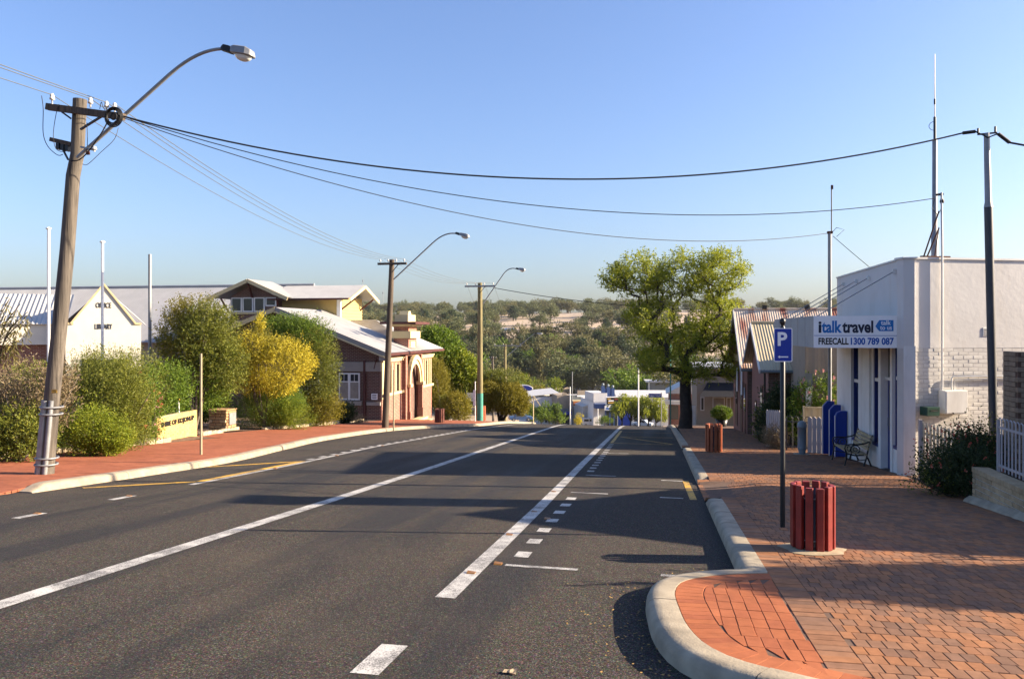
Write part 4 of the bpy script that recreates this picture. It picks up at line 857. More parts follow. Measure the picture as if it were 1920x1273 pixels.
plant('rose_bush', 'tall rose bush with pink blooms beside the shed', 'shrub', (5.1, 27.3, gy(27.3)), [((0, 0, 1.6), (.75, .5, .75), 520, 8, .35, .07, .04, 'leaf_green', {}), ((-.3, 0, 1.0), (.6, .5, .7), 300, 8, .35, .07, .04, 'leaf_green', {}), ((-.05, -.1, 1.75), (.75, .5, .7), 28, 8, .08, .07, .06, 'flower_pink', dict(inner=.95)), ((.1, -.1, 1.5), (.75, .5, .7), 16, 8, .08, .07, .06, 'flower_red', dict(inner=.95))], 31, .03)
plant('dark_climber', 'dense dark green climber in front of the gabled house', 'shrub', (4.55, 29.4, gy(29.4)), [((0, 0, 1.2), (.8, .6, .95), 900, 8, .4, .09, .05, 'leaf_dark', {}), ((-.5, .2, .7), (.5, .5, .7), 420, 8, .35, .09, .05, 'leaf_dark', {}), ((.7, -.2, 1.5), (.5, .5, .6), 300, 8, .35, .09, .05, 'leaf_green', {})], 32, .04)
plant('dry_grass_tuft', 'pale dry ornamental grass at the foot of the paling fence', 'grass', (3.72, 26.5, gy(26.5)), [((0, 0, .35), (.3, .45, .4), 420, 6, .45, .13, .012, 'leaf_dry', dict(up=1.2)), ((-.05, .9, .3), (.25, .4, .3), 250, 6, .4, .13, .012, 'leaf_dry', dict(up=1.2))], 33, .01)
plant('house_creeper', 'leafy creeper at the corner of the pink building', 'shrub', (3.85, 30.6, gy(30.6)), [((0, 0, .6), (.3, .4, .75), 260, 8, .3, .07, .045, 'leaf_olive', {}), ((.1, -.4, .3), (.4, .4, .35), 160, 8, .3, .07, .045, 'leaf_dry', {})], 34, .03)
# gabled house A (cream iron roof) and B (rusty roof), gable ends on the street
def gable_house(name, label, x0, x1, y0, y1, zb, ze, zr, wall, roofm, front, rear_over=.3, ov=.35):
    t = thing(name, label, 'house', (x0, y0, zb)); ym = (y0 + y1) / 2
    MB().box((x0 + .02, y0, zb - .4), (x1, y1, ze)).build('wall', M[wall], t)
    g_ = MB(); g_.add([(x0, y0, zb - .4), (x0, y1, zb - .4), (x0, y1, ze), (x0, ym, zr), (x0, y0, ze)], [(0, 1, 2, 3, 4)]); g_.build('gable_front', M[front], t)
    sl = (zr - ze) / (ym - y0); r_ = MB(); corr(r_, (x0 - ov, y0 - ov, ze - ov * sl + .06), (x0 - ov, ym, zr + .06), (x1, y0 - ov, ze - ov * sl + .06), (x1, ym, zr + .06), .11, .008); corr(r_, (x0 - ov, y1 + ov, ze - ov * sl + .06), (x0 - ov, ym, zr + .06), (x1, y1 + ov, ze - ov * sl + .06), (x1, ym, zr + .06), .11, .008)
    r_ = r_.build('roof', M[roofm], t)
    for s_, yy in ((1, y0 - ov), (-1, y1 + ov)): MB().bar((x0 - ov - .02, yy, ze - ov * sl + .0), (x0 - ov - .02, ym, zr + .0), .04, .18).build('barge_board', M['paint_trim'], r_)
    MB().tube([(x0 - ov, ym, zr + .09), (x1, ym, zr + .09)], .06, 6).build('ridge_cap', M[roofm], r_)
    MB().tube([(x0 - ov, y0 - ov - .05, ze - ov * sl), (x1, y0 - ov - .05, ze - ov * sl)], .06, 6).build('gutter', M['roof_grey'], r_)
    return t
HA = gable_house('gabled_house', 'low brick house with a cream corrugated gable roof beside the roses', 4.1, 12, 31.0, 36.4, gy(33), .42, 2.0, 'brick_brown', 'iron_cream', 'pink_render')
for y0, y1, h in ((31.5, 31.9, 2.0), (32.6, 33.3, 2.15), (34.6, 35.0, 1.4)): w_ = MB().box((4.07, y0, gy(33) + .0 if h > 2.1 else gy(33) + .5), (4.12, y1, gy(33) + h)).build('door' if h > 2.1 else 'window', M['maroon'], HA); MB().box((4.06, y0 + .06, gy(33) + .9), (4.075, y1 - .06, gy(33) + h - .1)).build('pane', M['glass_dark'], w_)
MB().box((6.0, 30.93, gy(31) + .6), (6.12, 30.99, .3)).build('downpipe', M['roof_grey'], HA); MB().cyl((3.98, 31.2, gy(31)), (3.98, 31.2, .4), .04).build('downpipe', M['black_metal'], HA)
HB = gable_house('rusty_roofed_house', 'taller pink-fronted house with a rusty corrugated gable roof', 3.95, 13, 36.9, 43.5, gy(40) + .1, .2, 2.72, 'brick_brown', 'iron_rusty', 'pink_render', ov=.3)
for y0, y1 in ((37.4, 38.2), (38.9, 39.9), (41.2, 42.4)): w_ = MB().box((3.92, y0, gy(40) + .1), (3.97, y1, gy(40) + 2.5)).build('door', M['maroon'], HB); MB().box((3.91, y0 + .1, gy(40) + 1.2), (3.925, y1 - .1, gy(40) + 2.3)).build('pane', M['glass_dark'], w_)
for y0 in (38.4, 40.6): MB().box((3.84, y0, gy(40) + 1.9), (3.88, y0 + .35, gy(40) + 3.1)).build('banner', M['sign_white'], HB)
MB().box((3.9, 37.3, .22), (3.94, 42.9, .55)).build('gable_panel', M['cream_trim'], HB); MB().box((3.88, 39.6, .7), (3.93, 40.6, 1.6)).build('gable_vent', M['cream_trim'], HB)
for xx in (5.0, 7.0): MB().box((xx, 40.1, 2.8), (xx + .22, 40.3, 3.0)).build('ridge_vent', M['black_metal'], HB)
# tan shopfront with a black awning further down
t = thing('tan_shop', 'tan rendered shop with a black canvas awning past the big tree', 'shop', (5.4, 53, prof(53))); yb = 53.; zb = at(1350, 800, 52).z
x0, x1 = at(1306, 700, 52).x, at(1400, 700, 52).x + 3; zt = at(1350, 690, 52).z
MB().box((x0, yb, zb - 1.5), (x1, yb + 8, zt)).build('wall', M['tan_render'], t); MB().box((x0 - .2, yb - .25, zt), (x1, yb + 8, zt + .12)).build('roof_edge', M['iron_white'], t)
za, zb2 = at(1350, 718, 51).z, at(1350, 741, 51).z; xa = at(1310, 740, 51).x; MB().prism([(xa, yb - 1.7, zb2), (xa + .6, yb - .02, za), (xa + .6, yb - .02, zb2)], (4.2, 0, 0)).build('awning', M['awning_black'], t)
for p0, p1, q0, q1, m_ in ((1312, 1319, 742, 767, 'glass_dark'), (1334, 1356, 742, 766, 'curtain'), (1359, 1367, 742, 766, 'curtain'), (1380, 1388, 744, 780, 'curtain')):
    w_ = MB().box((at(p0, 0, 52.5).x, yb - .06, at(0, q1, 52.5).z), (at(p1, 0, 52.5).x, yb - .03, at(0, q0, 52.5).z)).build('window', M['paint_trim'], t); MB().box((at(p0, 0, 52.5).x + .05, yb - .075, at(0, q1, 52.5).z + .06), (at(p1, 0, 52.5).x - .05, yb - .062, at(0, q0, 52.5).z - .05)).build('pane', M[m_], w_)
MB().box((at(1296, 0, 52).x, yb + .5, zb - 1.5), (x0 - .05, yb + .6, at(0, 762, 52).z)).build('side_gate', M['paint_trim'], t)
bp = at(1353, 789, 45); bp.z = gy(bp.y)
t = plant('potted_bush', 'round clipped green bush in a dark pot in front of the tan shop', 'plant', bp, [((0, 0, .78), (.56, .5, .36), 700, 8, .2, .06, .045, 'leaf_green', dict(lump=.08, inner=.75))], 41, .03); MB().lathe(bp, [(.26, 0), (.36, .42), (.33, .42), (.3, .36)], 14).build('pot', M['black_metal'], t)
# --- big street tree on the crest: attractor-grown limbs, feathery leaf sprays
def street_tree(name, label, base, fork_h, crown, natt, rtrunk, m_leaf, m_bark, seed, spray, lw, ll, nodes_step=.4, bias=.25, spr=(7, 11), lean=(0, 0)):
    rg = np.random.default_rng(seed); base = np.array(base, float); t = thing(name, label, 'tree', tuple(base))
    fork = base + np.array([lean[0], lean[1], fork_h]); P = [base - np.array([0, 0, .1]), base + (fork - base) * .35 + np.array([.05, 0, 0]), base + (fork - base) * .7, fork]; par = [-1, 0, 1, 2]; plen = [0, 0, 0, 0]
    A = []
    for c, rad, w in crown:
        k = int(natt * w); U = rand_unit(k, rg); A.append(np.array(c) + U * np.array(rad) * (rg.uniform(.25, 1, (k, 1)) ** .5))
    A = np.concatenate(A); A = A[np.argsort(np.linalg.norm(A - fork, axis=1))]; tips = []
    for a in A:
        Q = np.array(P[3:]); dv = np.linalg.norm(Q - a, axis=1); cost = dv + bias * np.array(plen[3:]) + np.maximum(0, Q[:, 2] - a[2]) * .8; i = int(np.argmin(cost)) + 3
        p = P[i]; L = np.linalg.norm(a - p); k = max(1, int(L / nodes_step)); prev = i; d = (a - p)
        for j in range(1, k + 1):
            q = p + d * j / k; q = q + rg.normal(0, .05, 3) * min(1, L) + np.array([0, 0, -.25 * L * (j / k) * (1 - j / k) * (1 if a[2] > p[2] else -1)])
            P.append(q); par.append(prev); plen.append(plen[prev] + L / k); prev = len(P) - 1
        tips.append(prev)
    nP = len(P); load = np.zeros(nP)
    for i in tips: load[i] += 1
    for i in range(nP - 1, 0, -1): load[par[i]] += load[i]
    rad = .8 * rtrunk * (np.maximum(load, .7) / load[0]) ** .5; rad[0] *= 1.55; kids = {}
    for i in range(1, nP): kids.setdefault(par[i], []).append(i)
    tr, br = MB(), MB(); tr.tube([P[0], P[0] + np.array([0, 0, .25]), P[1], P[2], P[3]], [rtrunk * 1.6, rtrunk * 1.15, rtrunk, rtrunk * .95, rtrunk * .9], 14)
    done = set(); st = [k for k in kids.get(3, [])]
    while st:
        i = st.pop(); ch = [P[par[i]], P[i]]; rr = [rad[i] * 1.08 if par[i] != 3 else rad[i] * 1.2, rad[i]]
        while i in kids:
            ks = sorted(kids[i], key=lambda q: -load[q]); st += ks[1:]; i = ks[0]; ch.append(P[i]); rr.append(rad[i])
        br.tube(ch, [max(r_, .007) for r_ in rr], 6 if rr[0] > .04 else 4)
    tk = tr.build('trunk', M[m_bark], t); br.build('limbs', M[m_bark], t)
    O, D = [], []
    for i in tips:
        p = P[i]; d = p - P[par[i]]; d = d / max(1e-6, np.linalg.norm(d)); n_ = rg.integers(*spr)
        e = rand_unit(n_, rg) * .9 + d * .5 + np.array([0, 0, .25]); e /= np.linalg.norm(e, axis=1, keepdims=True); O.append(np.repeat(p[None], n_, 0) + rg.normal(0, .12, (n_, 3))); D.append(e)
    V = twigs(np.concatenate(O), np.concatenate(D), spray[0], spray[1], ll, lw, rg, .9); np_mesh('crown', V, 4, M[m_leaf], t); return t
tb = at(1285, 795, 41); tb.z = gy(tb.y) - .05
def cr(px, py, rx, rz, w, t_=41, ry=1.8): q = at(px, py, t_); return ((q.x, q.y + 0, q.z), (rx, ry, rz), w)
street_tree('jacaranda_tree', 'large spreading street tree with feathery leaves at the crest', tb, 2.5, [cr(1200, 520, 1.4, 1.2, .15), cr(1350, 515, 1.4, 1.3, .18), cr(1275, 520, 1.7, 1.3, .18), cr(1225, 600, 1.5, 1.3, .16), cr(1345, 610, 1.5, 1.5, .22), cr(1375, 690, .8, .7, .09), cr(1225, 675, .9, .7, .09), cr(1155, 525, .7, .7, .05), cr(1285, 640, 1.4, 1.0, .12), cr(1300, 695, 1.0, .5, .06, 40.3, .8)], 640, .32, 'leaf_lime', 'bark_dark', 51, (.5, 12), .052, .12, bias=.1, spr=(5, 8))
# ================================================================== LEFT SIDE
# --- timber power poles with street lamps
def lamp_arm(t, p0, p1, p2, p3, m_='steel_galv', head=.55):
    """arm from the pole p0 straight to p1, bending to p2 and the head towards p3"""
    p0, p1, p2, p3 = map(Vector, (p0, p1, p2, p3)); C_ = [p0, p0.lerp(p1, .5), p1] + [(1 - s_) ** 2 * p1 + 2 * s_ * (1 - s_) * (p1 + (p1 - p0).normalized() * (p2 - p1).length * .62) + s_ * s_ * p2 for s_ in np.linspace(.15, 1, 8)]
    a = MB().tube(C_, [.035, .034, .033] + [.03] * 8, 8).build('lamp_arm', M[m_], t); d = (p3 - p2).normalized(); L = (p3 - p2).length; s_ = Vector((-d.y, d.x, 0)).normalized()
    def ring(k, w, zt, zb): c = p2 + d * L * k; return [c - s_ * w + Vector((0, 0, zb)), c + s_ * w + Vector((0, 0, zb)), c + s_ * w * .75 + Vector((0, 0, zt)), c - s_ * w * .75 + Vector((0, 0, zt))]
    def loft(R_): 
        m2 = MB(); vs = [v for r_ in R_ for v in r_]; fs = [(i * 4 + k, i * 4 + (k + 1) % 4, i * 4 + 4 + (k + 1) % 4, i * 4 + 4 + k) for i in range(len(R_) - 1) for k in range(4)]; m2.add(vs, fs + [(3, 2, 1, 0), tuple(len(vs) - 4 + i for i in range(4))]); return m2
    hd = loft([ring(.3, .1, .05, -.06), ring(.42, .13, .07, -.075), ring(.8, .14, .065, -.08), ring(.95, .11, .03, -.085), ring(1.0, .06, -.02, -.09)]).build('lamp_head', M['steel_galv'], t, .012)
    loft([ring(-.04, .045, .03, -.035), ring(.05, .07, .07, -.04), ring(.2, .075, .06, -.06), ring(.28, .08, .05, -.065)]).build('gear_housing', M['dark_rubber'], hd)
    c = p2 + d * L * .66; g_ = MB(); rr = [(1., 0), (.92, -.35), (.7, -.7), (.35, -.92), (.05, -1)]; vs = []; fs = []
    for r_, z in rr:
        for k in range(12): an = k * math.pi / 6; vs.append(c + d * math.cos(an) * .15 * r_ * L / .55 + s_ * math.sin(an) * .11 * r_ + Vector((0, 0, -.085 + z * .1)))
    for i in range(4):
        for k in range(12): fs.append((i * 12 + k, i * 12 + (k + 1) % 12, i * 12 + 12 + (k + 1) % 12, i * 12 + 12 + k))
    g_.add(vs, fs + [tuple(48 + k for k in range(12))], True); g_.build('refractor', M['lamp_glass'], hd)
def insul(mb, p, h=.13): mb.lathe(p, [(.014, 0), (.014, h * .4), (.045, h * .42), (.045, h * .62), (.03, h * .66), (.04, h * .8), (.022, h)], 8)
# pole 1
B1 = at(85, 888, 14.75); B1.z = z_left(B1.x, B1.y); T1 = at(150, 187, 14.75)
P1 = thing('power_pole', 'weathered leaning timber power pole with metal sleeve, nearest at left', 'power pole', B1, group='timber power poles')
ax = lambda px, py, t_=14.75: at(px, py, t_)
path = [B1 - Vector((0, 0, .1)), at(98, 740, 14.75), at(113, 600, 14.75), at(126, 470, 14.75), at(137, 330, 14.75), at(145, 290, 14.75), T1]
MB().tube(path, [.145, .138, .132, .127, .122, .118, .122], 18).build('shaft', M['timber_grey'], P1)
sl = MB(); 
for k in (-1, 0, 1):
    a = R(-90 + 50 * k - 15); o_ = Vector((math.cos(a) * .145, math.sin(a) * .145, 0)); q0 = B1 + o_; q1 = at(98, 750, 14.75) + o_ * .97; sl = MB().tube([q0 + Vector((0, 0, -.05)), q1], .045, 10).build('reinforcing_tube', M['steel_galv'], P1)
for py in (763, 776, 858, 870):
    k = (888 - py) / 138; c = B1.lerp(at(98, 750, 14.75), k); MB().tube([c + Vector((math.cos(a) * .192, math.sin(a) * .192, 0)) for a in np.linspace(0, 6.283, 25)], .018, 6, False).build('strap', M['steel_galv'], P1)
MB().prism([at(97, 730, 14.56), at(107, 730, 14.56), at(107, 737, 14.56), at(97, 737, 14.56)], (.0, -.004, 0)).build('tag_plate', M['paint_yellow'], P1)
c0, c1 = at(101, 205, 14.9), at(243, 224, 14.45); ca_ = MB().bar(c0 - Vector((0, .16, 0)), c1 - Vector((0, .16, 0)), .1, .12).build('crossarm', M['timber_dark'], P1)
MB().bar(at(205, 218, 14.55) - Vector((0, .16, .03)), at(160, 246, 14.7) - Vector((0, .12, 0)), .04, .03).build('brace', M['black_metal'], P1); MB().bar(at(128, 212, 14.7) - Vector((0, .16, .03)), at(142, 226, 14.7) - Vector((0, .12, 0)), .04, .03).build('brace', M['black_metal'], P1)
ins1 = []
for px, py in ((110, 200), (181, 207), (211, 214), (226, 217)):
    p = at(px, py, 14.65) - Vector((0, .16, 0)) + Vector((0, 0, .0)); m2 = MB(); insul(m2, p, .19); m2.build('insulator', M['porcelain'], P1); ins1.append(p + Vector((0, 0, .17)))
fb = MB().bar(at(96, 262, 14.9), at(135, 271, 14.8), .09, .075).build('fuse_arm', M['timber_dark'], P1)
for k in range(3): q = at(111 + k * 8.5, 272 + k * 1.6, 14.85); MB().box(q - Vector((.035, .05, .09)), q + Vector((.035, .05, .03))).build('fuse', M['black_metal'], fb)
MB().bar(at(118, 281, 14.8), at(128, 300, 14.75), .03, .025).build('brace', M['black_metal'], P1)
MB().bar(at(152, 276, 14.55), at(178, 282, 14.5), .05, .035).build('cable_bracket', M['steel_galv'], P1); m2 = MB(); insul(m2, at(177, 285, 14.5), .1); m2.build('insulator', M['porcelain'], P1); MB().box(at(163, 291, 14.5), at(167, 284, 14.46)).build('clamp', M['rust'], P1)
lamp_arm(P1, at(145, 296, 14.6), at(318, 140, 14.2), at(418, 92, 14.0), at(476, 99, 13.9))
cc = at(226, 224, 14.4) - Vector((0, .2, 0)); m2 = MB()
for k in range(4): r_ = .12 + .02 * k; m2.tube([cc + Vector((.02 * k + r_ * math.cos(a), -.02 * k, r_ * math.sin(a) - .01 * k)) for a in np.linspace(0, 6.283, 20)], .011, 5, False)
m2.tube([cc + Vector((.08 + .06 * math.cos(a), -.09, .06 * math.sin(a) - .03)) for a in np.linspace(0, 6.283, 14)], .012, 5, False); m2.build('cable_coil', M['wire_black'], P1)
def hang(pts, r_, m_, name='jumper_cable'): 
    P = catmull3(pts); MB().tube(P, r_, 5).build(name, M[m_], P1)
def catmull3(P, k=6):
    P = [Vector(p) for p in P]; out = []
    for i in range(len(P) - 1):
        p0, p1, p2, p3 = P[max(i - 1, 0)], P[i], P[i + 1], P[min(i + 2, len(P) - 1)]
        for j in range(k): s_ = j / k; out.append(.5 * ((2 * p1) + (p2 - p0) * s_ + (2 * p0 - 5 * p1 + 4 * p2 - p3) * s_ * s_ + (3 * p1 - p0 - 3 * p2 + p3) * s_ ** 3))
    return out + [P[-1]]
hang([at(78, 180, 14.6), at(81, 205, 14.6), at(81, 250, 14.7), at(90, 275, 14.7), at(108, 291, 14.7), at(118, 290, 14.7)], .007, 'wire_black')
hang([at(110, 196, 14.6), at(105, 215, 14.6), at(100, 250, 14.6), at(103, 275, 14.6), at(112, 284, 14.6), at(124, 284, 14.6)], .006, 'wire_black')
hang([at(204, 224, 14.4), at(190, 250, 14.4), at(165, 285, 14.5), at(148, 300, 14.5), at(133, 302, 14.5)], .012, 'wire_black'); hang([at(222, 240, 14.4), at(214, 262, 14.4), at(190, 285, 14.45), at(165, 308, 14.5), at(155, 308, 14.55)], .006, 'wire_pale')
hang([at(163, 230, 14.5), at(164, 262, 14.5), at(163, 285, 14.5)], .006, 'wire_black'); hang([at(187, 205, 14.4), at(190, 192, 14.4), at(193, 200, 14.4), at(200, 214, 14.4)], .006, 'wire_black')
# pole 2, 3 and the ones down the hill
def pole(label, pb, pt, t_, r0, r1, m_, armw, arm_py, lamp, base_z=None, green=0, arm_m='timber_dark'):
    b_ = at(*pb, t_); tp = at(*pt, t_); b_.z = base_z if base_z is not None else z_left(b_.x, b_.y); t = thing('power_pole', label, 'power pole', b_, group='timber power poles')
    MB().tube([b_ - Vector((0, 0, .1)), b_.lerp(tp, .5), tp], [r0, (r0 + r1) / 2, r1], 14).build('shaft', M[m_], t)
    if green: MB().tube([b_ + Vector((0, 0, -.05)), b_.lerp(tp, green)], [r0 * 1.03, r0 * 1.02], 14).build('painted_base', M['green_paint'], t)
    c = at(pt[0] + armw[2], arm_py, t_); ca = MB().bar(c + Vector((armw[0], -r1, 0)), c + Vector((armw[1], -r1, 0)), .09, .1).build('crossarm', M[arm_m], t); out = []
    for k in range(4):
        x = armw[0] + .12 + (armw[1] - armw[0] - .24) * k / 3; m2 = MB(); q = c + Vector((x, -r1, .05)); insul(m2, q, .16); m2.build('insulator', M['porcelain'], ca); out.append(q + Vector((0, 0, .15)))
    MB().bar(c + Vector((.4, -r1 - .05, 0)), c + Vector((.05, -r1 - .03, -.4)), .03, .03).build('brace', M['black_metal'], t)
    if lamp: lamp_arm(t, *[at(px, py, t_ - .3 - .25 * i) for i, (px, py) in enumerate(lamp)])
    return out
w2 = pole('dark slender timber power pole beside the red brick building', (722, 803), (735, 487), 36.5, .16, .12, 'timber_dark', (-.65, .75, 0), 495, ((738, 524), (812, 455), (855, 438), (880, 442)))
w3 = pole('pale timber power pole with green painted base at the crest', (900, 789), (900, 530), 49.5, .19, .14, 'timber_treated', (-.95, 1.0, 0), 537, ((906, 569), (944, 514), (968, 504), (985, 505)), None, .2, 'steel_galv')
w4 = pole('timber power pole rising behind the round golden bush down the hill', (947, 790), (947, 645), 84, .19, .14, 'timber_treated', (-1.2, 1.8, 0), 648, ((950, 668), (990, 635), (1003, 625), (1017, 625)), -9.6, 0, 'steel_galv')
w5 = pole('farthest grey power pole beyond the golden bush', (925, 780), (924, 668), 110, .17, .13, 'timber_grey', (-.6, .6, 0), 672, None, -14)
# wires strung between poles (each a thing)
NTH = ['leftmost', 'second', 'third', 'rightmost']
e2 = [w2[0], w2[1], w2[2], w2[3]]
for k in range(4): wire('power_line', ins1[k], e2[k], .55, .008, 'wire_pale', 'thin overhead line from leaning pole to dark pole, ' + NTH[k] + ' insulator', 'wire', group='overhead lines between left poles')
for k in range(4): wire('power_line', e2[k], w3[k], .35, .007, 'wire_pale', 'thin overhead line from dark pole to green-based pole, ' + NTH[k] + ' insulator', 'wire', group='overhead lines beyond the dark pole')
for k in range(4): wire('power_line', w3[k], w4[k], .6, .008, 'wire_pale', 'thin overhead line downhill from green-based pole, ' + NTH[k] + ' insulator', 'wire', group='overhead lines downhill')
for k in range(3): wire('power_line', ins1[k], Vector((-11.6 + .6 * k, -24, 6.9)), .6, .008, 'wire_pale', 'thin overhead line leaving the top left corner, ' + NTH[k] + ' insulator', 'wire', group='overhead lines at the left edge')
s0 = cc + Vector((.1, 0, .02))
wire('service_cable', s0, PR + Vector((-.42, 0, .02)), 1.02, .016, 'wire_black', 'thick black service cable to the steel power pole at right', 'cable', 40)
wire('service_cable', s0, sidept(.72, .03, 4.62), .95, .009, 'wire_black', 'black service cable to the mast on the shop roof', 'cable', 40)
wire('service_cable', s0 - Vector((0, 0, .02)), (5.02, 24.75, at(1578, 437, 23.4).z), 1.0, .009, 'wire_black', 'black service cable to the steel pole at the far shop corner', 'cable', 40)
wire('service_cable', PR + Vector((.4, 0, -.2)), (10.6, 14.9, 4.4), .15, .02, 'wire_black', 'black service cable leaving the steel pole at the right edge', 'cable', 10)
wire('service_cable', (5.1, 24.7, at(1578, 437, 23.4).z - .1), (7.0, 24.3, 2.75), .03, .009, 'wire_black', 'short black cable from the steel pole down to the shop parapet', 'cable', 8)
wire('service_cable', w3[3] - Vector((0, 0, .3)), (7.5, 44, 2.9), .5, .02, 'wire_black', 'black cable from the green-based pole across the street past the tree', 'cable', 24)
wire('service_cable', w4[3], at(1268, 668, 80), .8, .02, 'wire_pale', 'pale cable crossing the valley behind the street tree', 'cable', 24)
# --- slim posts, flagpoles
def post(name, label, px, pb, ptop, t_, r_, m_, cap=None, cat='post', z0=None):
    b_ = at(px, pb, t_); tp = at(px, ptop, t_); zb = z0 if z0 is not None else z_left(b_.x, b_.y); t = thing(name, label, cat, (b_.x, b_.y, zb)); MB().tube([(b_.x, b_.y, zb - .1), (b_.x, b_.y, tp.z)], [r_, r_ * .85], 10).build('shaft', M[m_], t)
    if cap: MB().lathe((b_.x, b_.y, tp.z - .02), cap, 12).build('cap', M[m_], t)
    return t
post('sign_post', 'bare beige metal post on the left path without a sign', 377, 852, 663, 19.65, .033, 'beige_post')
fc = [(.05, 0), (.1, .03), (.1, .06), (.05, .09)]
post('flagpole', 'white flagpole with disc cap left of the leaning power pole', 91, 700, 430, 30, .06, 'white_enamel', fc, 'flagpole', -2.0); post('flagpole', 'white flagpole with disc cap in front of the gabled office porch', 192, 700, 455, 31, .06, 'white_enamel', fc, 'flagpole', -2.1)
post('light_column', 'plain grey steel column without cap beside the tall olive bush', 281, 700, 477, 31, .075, 'steel_galv', None, 'column', -2.2)
post('slim_post', 'slim beige post standing against the dark power pole', 738, 804, 693, 35.4, .035, 'beige_post')
t = post('slim_post', 'slim white post with a small plate beside the green-based pole', 891, 792, 715, 47.5, .03, 'white_enamel'); b_ = at(889, 745, 47.4); MB().box((b_.x - .05, b_.y - .05, b_.z - .5), (b_.x + .1, b_.y - .03, b_.z + .45)).build('plate', M['white_enamel'], t)
t = thing('street_name_sign', 'dark post with a small white panel between the left trees', 'sign', (at(872, 790, 60).x, at(872, 790, 60).y, -6)); b_ = at(872, 790, 60); MB().tube([(b_.x, b_.y, -6.5), (b_.x, b_.y, at(872, 730, 60).z)], .05, 8).build('post', M['black_metal'], t); MB().box((b_.x + .1, b_.y, at(0, 752, 60).z), (b_.x + .75, b_.y + .04, at(0, 736, 60).z)).build('panel', M['sign_white'], t)
# --- name wall of the shire office
A_ = at(293, 828, 24.2); Z_ = at(363, 820, 26.7); A_ = Vector((-15.25, 21.8, 0)); Z_ = Vector((-15.6, 24.5, 0)); d_ = (Z_ - A_).normalized(); n_ = Vector((d_.y, -d_.x, 0)); zt = gy(23) + .85
NW = thing('name_wall', 'low yellow brick name wall with dark raised lettering beside the left path', 'sign wall', (A_.x, A_.y, gy(22)))
def nwp(u, d, z): q = A_ + d_ * u + n_ * d; return (q.x, q.y, z)
LW = (Z_ - A_).length
cr_ = MB().hexa([nwp(0.01, -.012, gy(24.5) - .3), nwp(LW - .01, -.012, gy(24.5) - .3), nwp(LW - .01, -.2, gy(24.5) - .3), nwp(.01, -.2, gy(24.5) - .3), nwp(.01, -.012, zt - .01), nwp(LW - .01, -.012, zt - .06), nwp(LW - .01, -.2, zt - .06), nwp(.01, -.2, zt - .01)]).build('core', M['cream_trim'], NW)
pr = None
for r_ in range(14):
    z = zt - .03 - .05 - r_ * .086; u = -.12 if r_ % 2 else 0
    if z < gy(24.5) - .05: break
    while u < LW - .05:
        a, b_ = max(u, 0), min(u + .234, LW); u += .242
        if b_ - a > .06: MB().hexa([nwp(a, 0, z - .039), nwp(b_, 0, z - .039), nwp(b_, -.09, z - .039), nwp(a, -.09, z - .039), nwp(a, 0, z + .039), nwp(b_, 0, z + .039), nwp(b_, -.09, z + .039), nwp(a, -.09, z + .039)]).build('brick', M['brick_yellow'], cr_)
text('lettering', 'SHIRE OF KOJONUP', .2, 'text_black', NW, frame(nwp(.25, .012, zt - .34), d_, (0, 0, 1)), .008, .012, width=LW - .5)
t = thing('garden_marker', 'pair of thin white stakes with yellow tops behind the name wall', 'stake', (-16.4, 24.6, gy(24.6)))
for dx in (-.04, .05): MB().tube([(-16.4 + dx * 2.2, 24.6, gy(24.6)), (-16.4 + dx * .6, 24.6, gy(24.6) + 1.25)], .02, 6).build('stake', M['white_enamel'], t)
MB().box((-16.45, 24.57, gy(24.6) + 1.25), (-16.33, 24.63, gy(24.6) + 1.33)).build('tip', M['paint_yellow'], t)
# --- stone cairn with plaque
CQ = at(418, 803, 31.8); CQ.z = gy(CQ.y); CN = thing('stone_cairn', 'small stone cairn with a pale plaque beside the path', 'cairn', CQ)
co = MB().box((CQ.x - .38, CQ.y - .34, CQ.z - .1), (CQ.x + .38, CQ.y + .34, CQ.z + .8)).build('core', M['grout'], CN); rd = random.Random(3)
for r_ in range(7):
    u = -.4
    while u < .3:
        w = rd.uniform(.14, .34); w = min(w, .4 - u); z = CQ.z + .0 + r_ * .117; MB().box((CQ.x + u + .006, CQ.y - .4 + rd.uniform(-.015, .015), z), (CQ.x + u + w - .006, CQ.y - .28, z + .105)).build('stone', M['stone'], co, .018); u += w
    v_ = -.28
    while v_ < .3: w = min(rd.uniform(.16, .3), .36 - v_); MB().box((CQ.x + .28, CQ.y + v_, z), (CQ.x + .4 + rd.uniform(-.01, .01), CQ.y + v_ + w - .01, z + .105)).build('stone', M['stone'], co, .018); v_ += w
MB().box((CQ.x - .42, CQ.y - .42, CQ.z + .82), (CQ.x + .42, CQ.y + .38, CQ.z + .87)).build('cap_stone', M['stone'], CN, .02); MB().prism([(CQ.x + .42, CQ.y - .25, CQ.z + .25), (CQ.x + .42, CQ.y + .25, CQ.z + .25), (CQ.x + .42, CQ.y + .25, CQ.z + .72), (CQ.x + .42, CQ.y - .25, CQ.z + .72)], (.02, 0, 0)).build('plaque', M['steel_galv'], CN)
